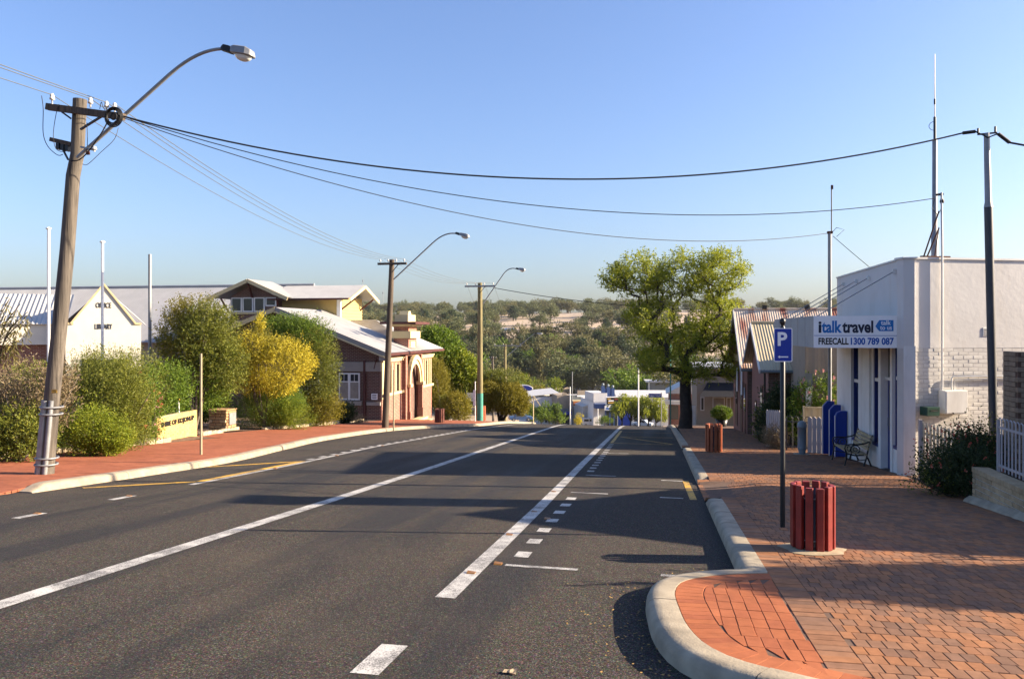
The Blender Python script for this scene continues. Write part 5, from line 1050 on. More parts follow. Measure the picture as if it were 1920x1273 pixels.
# --- edging stones of the beds
rd = random.Random(5)
def edging(pts, label):
    t = thing('garden_edging', label, 'edging', (pts[0][0], pts[0][1], gy(pts[0][1]))); P = catmull(pts, .05); s_ = 0; nxt = 0
    for a, b_ in zip(P, P[1:]):
        s_ += (b_ - a).length
        if s_ >= nxt:
            w = rd.uniform(.35, .6); nxt = s_ + w + .03; d = (b_ - a).normalized(); ang = math.atan2(d.y, d.x); m2 = MB().box((0, -.1, -.08), (w, .1, rd.uniform(.07, .11)))
            m2.v = [(b_.x + v[0] * math.cos(ang) - v[1] * math.sin(ang), b_.y + v[0] * math.sin(ang) + v[1] * math.cos(ang), gy(b_.y) + v[2]) for v in m2.v]; m2.build('stone', M['kerb_stone'], t, .025)
edging([(-14.6, 12.3), (-14.75, 15.5), (-14.8, 20), (-14.95, 21.7)], 'row of pale stones edging the shrub bed behind the leaning pole')
edging([(-15.9, 25.2), (-16.9, 28.8), (-17.2, 29.8)], 'short row of pale stones edging the bed before the cairn')
edging([(-16.2, 30.2), (-16.0, 33), (-16.3, 38), (-16.6, 42.3)], 'long row of pale stones edging the bed before the brick building')
# --- red brick building along the street
RB = thing('red_brick_building', 'red brick public building with cream trim, arched entry and white iron roof', 'building', (-16, 44, gy(44))); XB = -16.0
y0, y1, zb = 43.9, 54.2, -5.4
MB().box((XB - 13, y0, zb), (XB - .12, y1, .35)).build('camera_gable_wall', M['brick_shaded'], RB)
g_ = MB().add([(XB - 13, y0 - .002, .3), (XB - .1, y0 - .002, .3), (XB - 6.5, y0 - .002, 3.0)], [(0, 1, 2)]); g_.build('gable', M['brick_shaded'], RB)
# street face in strips: piers between windows, plinth, frieze
sill, head, cor = -2.0, -.35, 0.
def yb_(y): return zb
fcs = {}
def fbx(a, b_, z0_, z1_): fcs.setdefault(b_ > 49, MB()).box((XB - .14, a, z0_), (XB, b_, z1_))
for a, b_ in ((y0 + .004, 47.6), (51.2, y1 - .004)): fbx(a, b_, zb, sill); fbx(a, b_, head, .35)
wins = [(44.75, 45.65), (46.2, 47.1), (51.45, 52.15), (52.45, 53.1), (53.35, 53.9)]
ed = [(y0 + .004, 44.75), (45.65, 46.2), (47.1, 47.6), (51.2, 51.45), (52.15, 52.45), (53.1, 53.35), (53.9, y1 - .004)]
for a, b_ in ed: fbx(a, b_, sill, head)
for m2 in fcs.values(): m2.build('street_wall', M['brick_red'], RB)
for a, b_ in wins:
    w_ = MB().box((XB - .13, a, sill), (XB - .11, b_, head)).build('window', M['glass_dark'], RB)
    for yy in (a, b_ - .12): MB().box((XB - .11, yy, sill), (XB + .05, yy + .12, head + .12)).build('surround', M['cream_trim'], w_)
    MB().box((XB - .1, (a + b_) / 2 - .03, sill), (XB - .06, (a + b_) / 2 + .03, head)).build('mullion', M['paint_trim'], w_)
for a, b_ in ((y0 - .05, 47.6), (51.2, y1 + .05)):
    MB().box((XB + .0, a, sill - .16), (XB + .14, b_, sill)).build('sill_course', M['cream_trim'], RB); MB().box((XB + .0, a, cor - .12), (XB + .12, b_, cor + .02)).build('cornice', M['cream_trim'], RB); MB().box((XB + .0, a, cor + .02), (XB + .2, b_, cor + .1)).build('cornice', M['cream_trim'], RB)
MB().box((XB - .02, y0 - .06, sill - .3), (XB + .06, y0 + .3, cor + .1)).build('corner_pilaster', M['cream_trim'], RB)
# entry bay
en = MB().box((XB - .2, 47.6, zb), (XB + .25, 47.95, .35)); en.box((XB - .2, 50.9, zb), (XB + .25, 51.2, .35)); en.box((XB - .2, 47.95, -.4 + .55), (XB + .25, 50.9, .35)); en = en.build('entry_bay', M['brick_red'], RB)
ar = MB(); 
for r0_, r1_, dx in ((1.25, 1.5, .42), (1.02, 1.22, .34)):
    for k in range(14):
        a, b_ = math.pi * k / 14, math.pi * (k + 1) / 14; P = [(XB + .2, 49.42 + r_ * math.cos(q), -1.7 + 1.25 * r_ * math.sin(q)) for r_, q in ((r0_, a), (r1_, a), (r1_, b_), (r0_, b_))]; ar.prism(P, (dx - .2, 0, 0))
ar.build('arch', M['cream_trim'], en); MB().box((XB - .5, 48.0, zb), (XB - .4, 50.9, .2)).build('porch_back', M['cream_wall'], en); MB().box((XB - .42, 48.9, -4.2), (XB - .38, 49.9, -2.1)).build('door', M['maroon'], en)
for yy in (48.05, 50.75): MB().box((XB + .0, yy - .2, -1.85), (XB + .5, yy + .25, -1.65)).build('impost', M['cream_trim'], en); MB().box((XB + .1, yy - .12, zb), (XB + .4, yy + .15, -1.85)).build('pier', M['brick_red'], en); MB().box((XB + .06, yy - .16, zb), (XB + .46, yy + .2, -3.4)).build('pier_base', M['brick_red'], en)
for k in range(3): MB().box((XB + .2, 47.9 - .1 * k, zb), (XB + 1.3 - .3 * k, 51.0, -4.0 - .16 * (2 - k))).build('step', M['cream_trim'], en)
# little tower over the entry
tz = lambda py: at(0, py, 51).z
tw = MB().box((XB - .9, 48.6, .2), (XB + .1, 50.3, tz(610))).build('tower', M['brick_red'], RB)
MB().box((XB - 1.1, 48.4, tz(634)), (XB + .3, 50.5, tz(621))).build('band', M['cream_trim'], tw); MB().box((XB - 1.2, 48.3, tz(612)), (XB + .4, 50.6, tz(608))).build('band', M['cream_trim'], tw); MB().box((XB - 1.6, 47.9, tz(608)), (XB + .8, 51.0, tz(603.5))).build('tower_cornice', M['maroon'], tw)
MB().box((XB - .85, 48.65, tz(603.5)), (XB + .05, 50.25, tz(590))).build('parapet_block', M['cream_trim'], tw); MB().prism([(XB - .7, 49.1, tz(590)), (XB - .7, 49.8, tz(590)), (XB - .7, 49.65, tz(583)), (XB - .7, 49.25, tz(583))], (.6, 0, 0)).build('finial', M['cream_trim'], tw)
MB().box((XB + .1, 49.0, tz(657)), (XB + .13, 49.9, tz(640))).build('date_panel', M['cream_trim'], tw)
# roofs
rf = MB(); e_ = .45; corr(rf, (XB + .55, 43.2, e_), (XB - 6.4, 43.2, 3.14), (XB + .55, 50, e_), (XB - 6.4, 50, 3.14), .12, .014); corr(rf, (XB - 13.4, 43.2, e_), (XB - 6.4, 43.2, 3.14), (XB - 13.4, 50, e_), (XB - 6.4, 50, 3.14), .12, .014); rf = rf.build('roof', M['iron_white'], RB)
rf2 = MB(); corr(rf2, (XB + .5, 48.6, e_ + .02), (XB - 3.4, 52.0, 2.5), (XB - 13, 48.6, e_ + .02), (XB - 12, 52.0, 2.5), .12, .014); corr(rf2, (XB + .5, 55.5, e_), (XB - 3.4, 52.0, 2.5), (XB - 13, 55.5, e_), (XB - 12, 52.0, 2.5), .12, .014); corr(rf2, (XB + .5, 48.6, e_ + .02), (XB - 3.4, 52.0, 2.5), (XB + .5, 55.5, e_), (XB - 3.4, 52.0, 2.5), .12, .014); rf2.build('hip_roof', M['iron_white'], RB)
MB().box((XB + .42, 43.2, e_ - .16), (XB + .56, 55.6, e_ - .03)).build('gutter', M['maroon'], rf); MB().box((XB - .1, 43.4, e_ - .2), (XB + .42, 55.4, e_ - .14)).build('eave_lining', M['maroon'], rf)
for s_, xa in ((1, XB + .6), (-1, XB - 13.4)): MB().bar((xa, 43.18, e_ - .12), (XB - 6.4, 43.18, 3.03), .05, .26).build('barge_board', M['cream_trim' if s_ < 0 else 'grey_trim'], rf)
MB().bar((XB + .5, 43.12, e_ - .26), (XB - 6.4, 43.12, 2.88), .06, .08).build('barge_mould', M['cream_trim'], rf); MB().box((XB + .1, 43.15, e_ - .45), (XB + .5, 43.3, e_ + .02)).build('boxed_eave', M['grey_trim'], rf)
# camera-facing wall: frieze, window, posts, plaque
yw = y0 - .05; MB().box((XB - 5.5, yw - .04, -.65), (XB - .02, y0 - .004, -.1)).build('frieze', M['grey_trim'], RB)
for xa, xb, z0_, z1_ in ((XB - 2.65, XB - 1.35, -2.35, -.75), (XB - 5.2, XB - 3.9, -2.35, -.75)):
    w_ = MB().box((xa, yw - .02, z0_), (xb, y0 - .006, z1_)).build('window', M['paint_trim'], RB)
    for k in range(2):
        pa = xa + .07 + k * (xb - xa) / 2; pb = xa + (k + 1) * (xb - xa) / 2 - .07; MB().box((pa, yw - .035, z0_ + .1), (pb, yw - .021, z1_ - .55)).build('pane', M['curtain'], w_)
        for q in range(2): MB().box((pa + q * (pb - pa) / 2 + .02, yw - .035, z1_ - .48), (pa + (q + 1) * (pb - pa) / 2 - .02, yw - .021, z1_ - .08)).build('pane', M['glass_dark'], w_)
    MB().box((xa - .2, yw - .14, z0_ - .3), (xb + .15, y0 - .006, z0_ - .06)).build('sill', M['grey_trim'], w_)
MB().box((XB - 1.12, yw - .06, zb), (XB - .98, y0 - .003, .0)).build('downpipe', M['maroon'], RB); MB().box((XB - .9, yw - .1, -2.65), (XB - .05, y0 - .006, -2.45)).build('sill_course', M['grey_trim'], RB)
pq = MB().box((XB - .62, yw - .03, -2.3), (XB - .25, y0 - .006, -1.95)).build('plaque', M['sign_white'], RB); MB().bar((XB - .3, yw - .02, .1), (XB - .45, yw - .02, -.5), .06, .06).build('bracket', M['maroon'], RB)
for k in range(3): MB().box((XB - .57, yw - .036, -2.22 + k * .09), (XB - .3, yw - .031, -2.18 + k * .09)).build('plaque_line', M['text_black'], pq)
# upper clerestory storey
CL = thing('clerestory_house', 'upper storey with yellow weatherboards, four windows and gabled white roofs', 'building', (-25, 51, 0))
for k in range(12): MB().hexa([(-29, 50.0 - .03, 1.4 + k * .22), (-21.2 + .03, 50.0 - .03, 1.4 + k * .22), (-21.2 + .03, 54, 1.4 + k * .22), (-29, 54, 1.4 + k * .22), (-29, 50.0, 1.62 + k * .22), (-21.2, 50.0, 1.62 + k * .22), (-21.2, 54, 1.62 + k * .22), (-29, 54, 1.62 + k * .22)]).build('weatherboard', M['weatherboard'], CL)
MB().box((-29, 50.02, 0), (-21.3, 53.9, 4.0)).build('frame_wall', M['weatherboard'], CL)
for xx in (-21.25,): MB().box((xx - .15, 49.93, 2.0), (xx + .12, 50.1, 4.0)).build('corner_board', M['paint_trim'], CL)
fgx, fy = -27.15, 49.2
MB().box((-28.8, fy, 2.2), (-25.4, 50.0, 4.05)).build('window_bay', M['brick_shaded'], CL); MB().add([(-28.8, fy - .01, 4.05), (-25.4, fy - .01, 4.05), (fgx, fy - .01, 4.95)], [(0, 1, 2)]).build('bay_gable', M['brick_shaded'], CL)
for k in range(4):
    xa = -28.7 + k * .84; za, zz = (3.02, 4.0) if k < 3 else (3.4, 4.0); w_ = MB().box((xa, fy - .08, za), (xa + .78, fy - .012, zz)).build('window', M['paint_trim'], CL); MB().box((xa + .09, fy - .1, za + .09), (xa + .69, fy - .081, zz - .07)).build('pane', M['glass_dark'], w_)
MB().box((-28.85, fy - .1, 2.88), (-26.2, fy - .012, 3.0)).build('sill', M['cream_trim'], CL); MB().box((-28.85, fy - .08, 2.2), (-26.2, fy - .012, 2.45)).build('apron', M['cream_trim'], CL)
ro = MB(); corr(ro, (-30.1, 48.5, 3.98), (fgx, 48.5, 5.22), (-30.1, 52, 3.98), (fgx, 52, 5.22), .12, .014); corr(ro, (-24.3, 48.5, 3.98), (fgx, 48.5, 5.22), (-24.3, 52, 3.98), (fgx, 52, 5.22), .12, .014); ro = ro.build('front_gable_roof', M['iron_white'], CL)
for xa in (-30.15, -24.25): MB().bar((xa, 48.46, 3.86), (fgx, 48.46, 5.1), .06, .24).build('barge_board', M['cream_trim'], ro)
ro = MB(); corr(ro, (-26, 49.1, 3.92), (-26, 51.8, 4.92), (-20.1, 49.1, 3.92), (-20.1, 51.8, 4.92), .12, .014); corr(ro, (-26, 54.5, 3.92), (-26, 51.8, 4.92), (-20.1, 54.5, 3.92), (-20.1, 51.8, 4.92), .12, .014); ro = ro.build('cross_roof', M['iron_white'], CL)
for ya in (49.05, 54.55): MB().bar((-20.08, ya, 3.8), (-20.08, 51.8, 4.8), .06, .22).build('barge_board', M['cream_trim'], ro)
MB().box((-26, 49.04, 3.8), (-20.2, 49.12, 3.92)).build('gutter', M['maroon'], ro)
for xx in (-28.9, -25.3): MB().bar((xx, fy - .05, 3.0), (xx - .25 if xx < -27 else xx + .25, 48.55, 3.95), .09, .09).build('eave_bracket', M['maroon'], CL)
MB().bar((fgx, fy - .05, 4.0), (fgx, 48.55, 4.9), .1, .1).build('eave_bracket', M['maroon'], CL)
for yy in (50.3, 53.6): MB().bar((-21.2, yy, 3.2), (-20.2, yy, 3.95), .1, .1).build('eave_bracket', M['maroon'], CL)
# long iron-roofed hall behind, and the office and library wing
LH = thing('long_hall', 'long hall with a pale corrugated iron roof behind the shrubs', 'building', (-45, 56, -3))
MB().box((-80, 51.5, -4), (-28, 60, 1.2)).build('wall', M['cream_wall'], LH); ro = MB(); corr(ro, (-82, 50.8, .9), (-82, 57.5, 5.3), (-26.5, 50.8, .9), (-26.5, 57.5, 5.3), .2, .025); corr(ro, (-82, 64, .9), (-82, 57.5, 5.3), (-26.5, 64, .9), (-26.5, 57.5, 5.3), .4, .03); ro = ro.build('roof', M['iron_white'], LH); MB().tube([(-82, 57.5, 5.35), (-26.5, 57.5, 5.35)], .1, 6).build('ridge_cap', M['iron_white'], ro)
MB().box((-30.5, 50.6, .4), (-28, 51.4, 1.0)).build('eave_box', M['cream_trim'], LH)
LB = thing('library_office', 'cream gabled porch lettered office and library with iron-roofed wing', 'building', (-33.4, 42.6, -2.6), R(35))
PF_ = 2.05
MB().add([(-PF_, 0, -1), (PF_, 0, -1), (PF_, 0, 4.72), (PF_ - .25, 0, 4.72), (0, 0, 7.15), (-PF_ + .25, 0, 4.72), (-PF_, 0, 4.72)], [(0, 1, 2, 3, 4, 5, 6)]).prism([(-PF_, 0, -1), (PF_, 0, -1), (PF_, 0, 4.72), (PF_ - .25, 0, 4.72), (0, 0, 7.15), (-PF_ + .25, 0, 4.72), (-PF_, 0, 4.72)], (0, .3, 0)).build('gable_wall', M['cream_wall'], LB)
for s_ in (-1, 1): MB().bar((s_ * (PF_ - .28), .12, 4.78), (0, .12, 7.2), .42, .1).build('gable_coping', M['cream_trim'], LB); MB().box((s_ * (PF_ + .03), -.06, 4.72), (s_ * (PF_ - .42), .36, 4.84)).build('kneeler', M['cream_trim'], LB)
Fm = lambda x, z: frame((x, -.02, z), (1, 0, 0), (0, 0, 1))
text('lettering', 'OFFICE', .46, 'text_black', LB, Fm(-.42, 5.75), 0, .01, .84); text('lettering', 'LIBRARY', .46, 'text_black', LB, Fm(-.47, 4.45), 0, .01, .94)
ro = MB(); corr(ro, (-2.3, .3, 4.7), (0, .3, 6.95), (-2.3, 6, 4.7), (0, 6, 6.95), .2, .03); corr(ro, (2.3, .3, 4.7), (0, .3, 6.95), (2.3, 6, 4.7), (0, 6, 6.95), .2, .03); ro.build('porch_roof', M['iron_white'], LB)
MB().box((-16, 1.2, 3.5), (-PF_ + .01, 1.5, 4.75)).build('fascia_band', M['cream_wall'], LB); MB().box((-16, 1.6, -1), (-PF_ + .2, 9, 3.6)).build('wing_wall', M['brick_red'], LB)
ro = MB(); corr(ro, (-16.5, 1.0, 4.75), (-16.5, 6.0, 6.75), (-2.1, 1.0, 4.75), (-2.1, 6.0, 6.75), .26, .035); ro.build('wing_roof', M['iron_white'], LB)
MB().box((-1.2, -.03, -1), (1.2, -.002, 2.6)).build('doorway', M['glass_dark'], LB)
# ================================================================== PLANTING on the left
def vb(px, t_): q = at(px, 800, t_); return Vector((q.x, q.y, gy(q.y)))
def zr(py, t_, b_): return at(0, py, t_).z - b_.z                        # height above the base of a point seen at py
b = vb(38, 17.2)
plant('wispy_shrub', 'straggly olive and dry shrub at the left edge before the iron-roofed wing', 'shrub', b, [((0, 0, .6), (.9, .6, .6), 900, 9, .35, .07, .03, 'leaf_olive', {}), ((-.7, .3, 1.2), (.8, .6, .9), 500, 8, .5, .09, .022, 'leaf_dry', dict(up=.8)), ((.35, .5, 1.5), (.65, .5, .8), 420, 8, .5, .09, .02, 'leaf_dry', dict(up=.8)), ((-.9, -.2, .5), (.7, .6, .5), 600, 9, .35, .08, .035, 'leaf_green', {})], 61, .03, nst=10)
b = vb(-40, 15.5); t = thing('gum_sapling', 'drooping grey gum sapling branch reaching in at the left edge', 'tree', b); rg = np.random.default_rng(62); mb = MB(); O = []; D = []
for px, py in ((38, 570), (48, 600), (18, 560), (30, 640), (8, 590), (52, 585), (5, 640)):
    e = at(px, py, 15.3); m_ = b.lerp(e, .55) + Vector((0, 0, .9)); P = catmull3([b, b.lerp(m_, .6), m_, e], 5); mb.tube(P, list(np.linspace(.03, .006, len(P))), 5)
    for k in range(9): q = P[-1 - int(rg.integers(0, 5))]; O.append(tuple(q)); D.append((rg.normal(0, .35), rg.normal(0, .35), -1))
mb.build('stem', M['bark_grey'], t); D = np.array(D); D /= np.linalg.norm(D, axis=1, keepdims=True); np_mesh('foliage', twigs(np.array(O), D, .42, 9, .12, .022, rg, .5), 4, M['leaf_grey'], t)
b = vb(208, 20.6)
plant('olive_shrub', 'large fine-leaved olive grey shrub behind the leaning pole', 'shrub', b, [((-.15, 0, 1.35), (1.2, .9, 1.35), 2300, 11, .45, .06, .018, 'leaf_olive', dict(up=.9)), ((.4, .1, 1.2), (.75, .8, 1.2), 1300, 11, .45, .06, .018, 'leaf_olive', dict(up=.9)), ((-.75, .2, 1.5), (.7, .7, 1.1), 800, 11, .45, .06, .018, 'leaf_olive', dict(up=.9))], 63, .03, nst=12)
b = vb(170, 18.9)
plant('bright_shrub', 'low bright green shrub at the foot of the leaning pole', 'shrub', b, [((0, 0, .5), (.75, .55, .68), 1500, 10, .32, .06, .016, 'leaf_bright', dict(up=.8, lump=.6, nl=16)), ((.5, .1, .35), (.5, .45, .45), 700, 10, .3, .06, .016, 'leaf_bright', dict(up=.8))], 64, .02)
b = vb(95, 20.5)
plant('scrub_thicket', 'tangled dry and olive thicket directly behind the leaning pole', 'shrub', b, [((-.3, 0, 1.1), (1.1, .8, 1.2), 1300, 9, .5, .08, .022, 'leaf_olive', dict(up=.7)), ((-1.2, .3, 1.2), (.9, .8, 1.2), 800, 9, .5, .09, .02, 'leaf_dry', dict(up=.7)), ((.2, -.5, .5), (.8, .5, .55), 600, 9, .35, .07, .03, 'leaf_green', {})], 163, .03, nst=12)
b = vb(255, 27)
plant('back_shrub', 'olive shrub between the olive grey shrub and the grey column', 'shrub', b, [((0, 0, 1.5), (1.1, .8, 1.3), 1300, 10, .45, .08, .022, 'leaf_olive', dict(up=.7)), ((.9, .4, 1.3), (.9, .8, 1.1), 800, 10, .45, .08, .03, 'leaf_green', {})], 164, .03, nst=10)
b = vb(268, 22.6)
plant('grevillea_shrub', 'loose green shrub with coral red flowers beside the name wall', 'shrub', b, [((-.1, .2, 1.05), (.45, .45, 1.05), 800, 9, .4, .07, .022, 'leaf_green', dict(up=.5)), ((-.1, -.1, .4), (.42, .4, .42), 400, 9, .4, .07, .022, 'leaf_olive', dict(up=.4)), ((-.08, .1, 1.0), (.52, .5, 1.05), 34, 12, .1, .06, .02, 'flower_red', dict(inner=.9)), ((-.08, .1, 1.0), (.5, .5, 1.0), 16, 12, .1, .06, .02, 'flower_pink', dict(inner=.9))], 65, .025)
b = vb(365, 30.5)
plant('tall_olive_bush', 'tall rounded olive green bush behind the grey column', 'shrub', b, [((-.45, 0, zr(640, 30.5, b)), (1.0, .9, 1.75), 1800, 11, .5, .09, .032, 'leaf_gold', dict(up=.5, lump=.35)), ((.6, 0, zr(632, 30.5, b)), (1.0, .9, 1.4), 1500, 11, .5, .09, .032, 'leaf_olive', dict(up=.5, lump=.35)), ((0, .3, 2.2), (1.2, .9, 1.3), 1000, 10, .5, .09, .032, 'leaf_green', dict(up=.4)), ((1.25, .2, 2.6), (.8, .7, 1.0), 600, 10, .5, .09, .032, 'leaf_olive', dict(up=.4))], 66, .06, nst=10)
b = vb(368, 34.5)
plant('leafy_green_shrub', 'mid green leafy shrub between name wall and cairn', 'shrub', b, [((-.25, 0, 1.3), (1.2, .9, 1.2), 1800, 9, .35, .07, .035, 'leaf_green', {}), ((.7, .2, 1.3), (.75, .7, 1.0), 900, 9, .35, .07, .035, 'leaf_bright', {})], 67, .03)
b = vb(497, 33.2); zc = zr(674, 33.2, b)
plant('wattle_bush', 'bright yellow flowering wattle bush before the brick gable', 'shrub', b, [((0, 0, zc + .1), (1.85, 1.2, 1.4), 1500, 8, .42, .08, .02, 'leaf_gold', dict(up=.4)), ((.55, 0, zc - .15), (1.55, 1.2, 1.15), 1500, 10, .3, .055, .042, 'leaf_yellow', dict(up=.2, inner=.8, lump=.5, nl=16)), ((-1.15, -.2, zc - .1), (.95, .8, .85), 800, 10, .3, .055, .042, 'leaf_yellow', dict(up=.2, inner=.8, lump=.5, nl=14)), ((-.2, -.2, zc + .55), (1.0, .8, .6), 420, 10, .3, .055, .042, 'leaf_yellow', dict(up=.2, inner=.8, lump=.5, nl=14)), ((-.3, -.3, zc - .85), (1.3, .8, .5), 460, 10, .3, .055, .042, 'leaf_yellow', dict(up=.2, inner=.8, lump=.5, nl=14)), ((-.35, .2, zc + 1.5), (.22, .2, .5), 110, 9, .3, .06, .04, 'leaf_yellow', dict(up=.8)), ((-.4, .2, zc + 1.1), (.4, .3, .6), 160, 9, .35, .08, .02, 'leaf_gold', dict(up=.8))], 68, .05, nst=10)
b = vb(508, 33.6)
plant('feathery_shrub', 'feathery grey green shrub in front of the yellow wattle', 'shrub', b, [((.1, 0, 1.0), (1.45, .9, 1.05), 2900, 11, .5, .07, .016, 'leaf_green', dict(up=1.1)), ((.85, -.1, .65), (.75, .7, .7), 1000, 11, .4, .07, .016, 'leaf_bright', dict(up=1.0)), ((-1.0, 1.3, .95), (.75, .7, .95), 900, 11, .5, .07, .016, 'leaf_gold', dict(up=1.1)), ((-1.7, 1.8, .95), (.7, .6, .9), 500, 10, .5, .08, .014, 'leaf_dry', dict(up=1.1))], 69, .02, nst=12)
b = vb(590, 37.5)
plant('tall_green_shrub', 'tall leafy green shrub against the window of the brick building', 'shrub', b, [((.1, 0, zr(700, 37.5, b)), (1.1, .9, 1.9), 2100, 11, .5, .09, .028, 'leaf_olive', dict(up=.1, lump=.3)), ((-.9, .2, zr(632, 37.5, b)), (1.2, .8, 1.15), 1400, 11, .5, .09, .028, 'leaf_green', dict(up=.1, lump=.3)), ((.35, -.2, .8), (.95, .8, .95), 900, 10, .45, .09, .028, 'leaf_gold', dict(up=.2)), ((-2.2, .3, zr(625, 37.5, b)), (1.1, .8, .9), 800, 10, .5, .09, .028, 'leaf_green', {})], 70, .05, nst=10)
b = vb(648, 41)
plant('dark_round_shrub', 'small dark glossy shrub at the foot of the brick wall', 'shrub', b, [((0, 0, .5), (.62, .5, .6), 700, 8, .25, .09, .05, 'leaf_dark', {}), ((.75, -.1, .2), (.4, .35, .25), 220, 8, .25, .06, .02, 'leaf_dry', {})], 71, .02)
b = vb(330, 23.6)
plant('flower_clump', 'little red flowered clump at the end of the name wall', 'plant', Vector((-15.2, 21.35, gy(21.35))), [((0, 0, .28), (.3, .3, .3), 220, 8, .25, .055, .025, 'leaf_olive', {}), ((0, 0, .33), (.4, .36, .35), 30, 9, .08, .04, .02, 'flower_pink', dict(inner=.9))], 72, .01)
# trees past the brick building
b = vb(838, 64)
plant('bright_green_tree', 'broad bright green tree past the red brick building', 'tree', b, [((-1.0, 0, zr(655, 64, b)), (1.9, 1.6, 1.6), 1300, 9, .8, .2, .1, 'leaf_green', dict(lump=.35)), ((.9, 0, zr(700, 64, b)), (1.9, 1.6, 1.9), 1500, 9, .8, .2, .1, 'leaf_bright', dict(lump=.35)), ((.2, .4, zr(740, 64, b)), (1.9, 1.6, 1.4), 900, 9, .8, .2, .1, 'leaf_green', {}), ((-2.5, .6, zr(690, 64, b)), (1.2, 1.3, 2.0), 700, 9, .8, .2, .1, 'leaf_green', {})], 73, .16, 'bark_dark', nst=6)
b = vb(820, 59)
plant('golden_conifer', 'upright golden green conifer beside the brick building', 'tree', b, [((0, 0, zr(725, 59, b)), (1.0, .9, 2.1), 1300, 10, .5, .12, .03, 'leaf_gold', dict(up=.9)), ((1.0, .5, zr(765, 59, b)), (1.0, .8, 1.1), 600, 10, .5, .12, .03, 'leaf_olive', dict(up=.7))], 74, .1)
b = vb(862, 57)
plant('rusty_hedge', 'rusty olive hedge shrub behind the dark litter bin', 'shrub', b, [((0, 0, .9), (1.0, .8, 1.1), 900, 9, .4, .1, .04, 'leaf_gold', {}), ((-1.0, .3, .9), (.8, .7, 1.0), 500, 9, .4, .1, .04, 'leaf_olive', {})], 75, .05)
b = vb(937, 61); b.z = prof(b.y)
plant('golden_round_tree', 'dense round golden green tree behind the green-based pole', 'tree', b, [((-1.05, 0, zr(738, 61, b)), (1.35, 1.2, 1.35), 1900, 10, .4, .12, .045, 'leaf_gold', dict(lump=.15, inner=.7)), ((.75, -.2, zr(745, 61, b)), (1.45, 1.2, 1.25), 1900, 10, .4, .12, .045, 'leaf_gold', dict(lump=.15, inner=.7)), ((1.6, .1, zr(757, 61, b)), (.8, .8, .95), 700, 10, .4, .12, .045, 'leaf_gold', dict(lump=.15, inner=.7)), ((-.3, .4, zr(715, 61, b)), (1.4, 1.0, .8), 800, 10, .4, .12, .045, 'leaf_olive', dict(inner=.7))], 76, .13, 'bark_dark', nst=5)
# ================================================================== TOWN at the foot of the hill
def ground(px, t_, f=terr): q = at(px, 0, t_); return Vector((q.x, q.y, f(q.x, q.y)))
def townie(name, label, cat, px0, px1, pyt, t_, depth, wall, rz=20, base=None, group=None):
    g_ = ground((px0 + px1) / 2, t_); w = (px1 - px0) / FPX * t_; h = at(0, pyt, t_).z - g_.z; t = thing(name, label, cat, g_, R(rz), group)
    MB().box((-w / 2, 0, -2), (w / 2, depth, h)).build('wall', M[wall], t); return t, w, h
Z = lambda py, t_, g_: at(0, py, t_).z - g_
def tb(t, w, t_, px0, px1, py0, py1, c, name, m_, d0=-.15, d1=-.02, parent=None): # box on the front of a town building by its place in view
    k = t_ / FPX; gz_ = t.location.z; return MB().box(((px0 - c) * k, d0, at(0, py1, t_).z - gz_), ((px1 - c) * k, d1, at(0, py0, t_).z - gz_)).build(name, M[m_], parent or t)
T_ = 205
t, w, h = townie('white_store', 'long low white store behind the trees at the foot of the hill', 'shop', 985, 1046, 744, T_, 10, 'render_white'); MB().prism([(-w / 2 - .4, -.4, h), (w / 2 + .4, -.4, h + .9), (w / 2 + .4, 10, h + 1.4), (-w / 2 - .4, 10, h + .6)], (0, 0, .15)).build('roof', M['roof_white'], t)
for k in range(4): tb(t, w, T_, 1022 + k * 6, 1026 + k * 6, 772, 792, 1015.5, 'window', 'glass_dark')
t, w, h = townie('stone_store', 'grey stone fronted store with a blue awning sign', 'shop', 1044, 1071, 741, 200, 9, 'tan_render'); tb(t, w, 200, 1044, 1071, 766, 770, 1057.5, 'awning', 'roof_grey', -1.8, -.02); tb(t, w, 200, 1052, 1069, 770, 776, 1057.5, 'sign_panel', 'sign_blue', -1.9, -1.81); tb(t, w, 200, 1047, 1068, 778, 800, 1057.5, 'shopfront', 'glass_dark'); tb(t, w, 200, 1055, 1063, 741, 737, 1057.5, 'parapet_block', 'tan_render', .1, .5)
t, w, h = townie('orange_store', 'store with stepped grey parapet and a bright orange fascia', 'shop', 1070, 1113, 745, 200, 10, 'render_white'); c = 1091.5
tb(t, w, 200, 1070, 1113, 740, 750, c, 'parapet', 'roof_grey', -.35, -.02); tb(t, w, 200, 1082, 1099, 732, 741, c, 'parapet_step', 'tan_render', -.3, .3); tb(t, w, 200, 1081, 1096, 740.5, 743.5, c, 'name_panel', 'sign_white', -.42, -.36); f_ = tb(t, w, 200, 1071, 1113, 751, 758.5, c, 'fascia', 'orange_fascia', -2.0, -1.85); tb(t, w, 200, 1099, 1112, 752.5, 757, c, 'fascia_panel', 'tile_red', -2.06, -2.01, f_); tb(t, w, 200, 1070, 1113, 749.5, 751, c, 'awning', 'cream_trim', -2.0, -.02); tb(t, w, 200, 1073, 1092, 762, 798, c, 'shopfront', 'glass_dark'); tb(t, w, 200, 1083, 1093, 766, 780, c, 'poster_panel', 'tile_red', -.3, -.16)
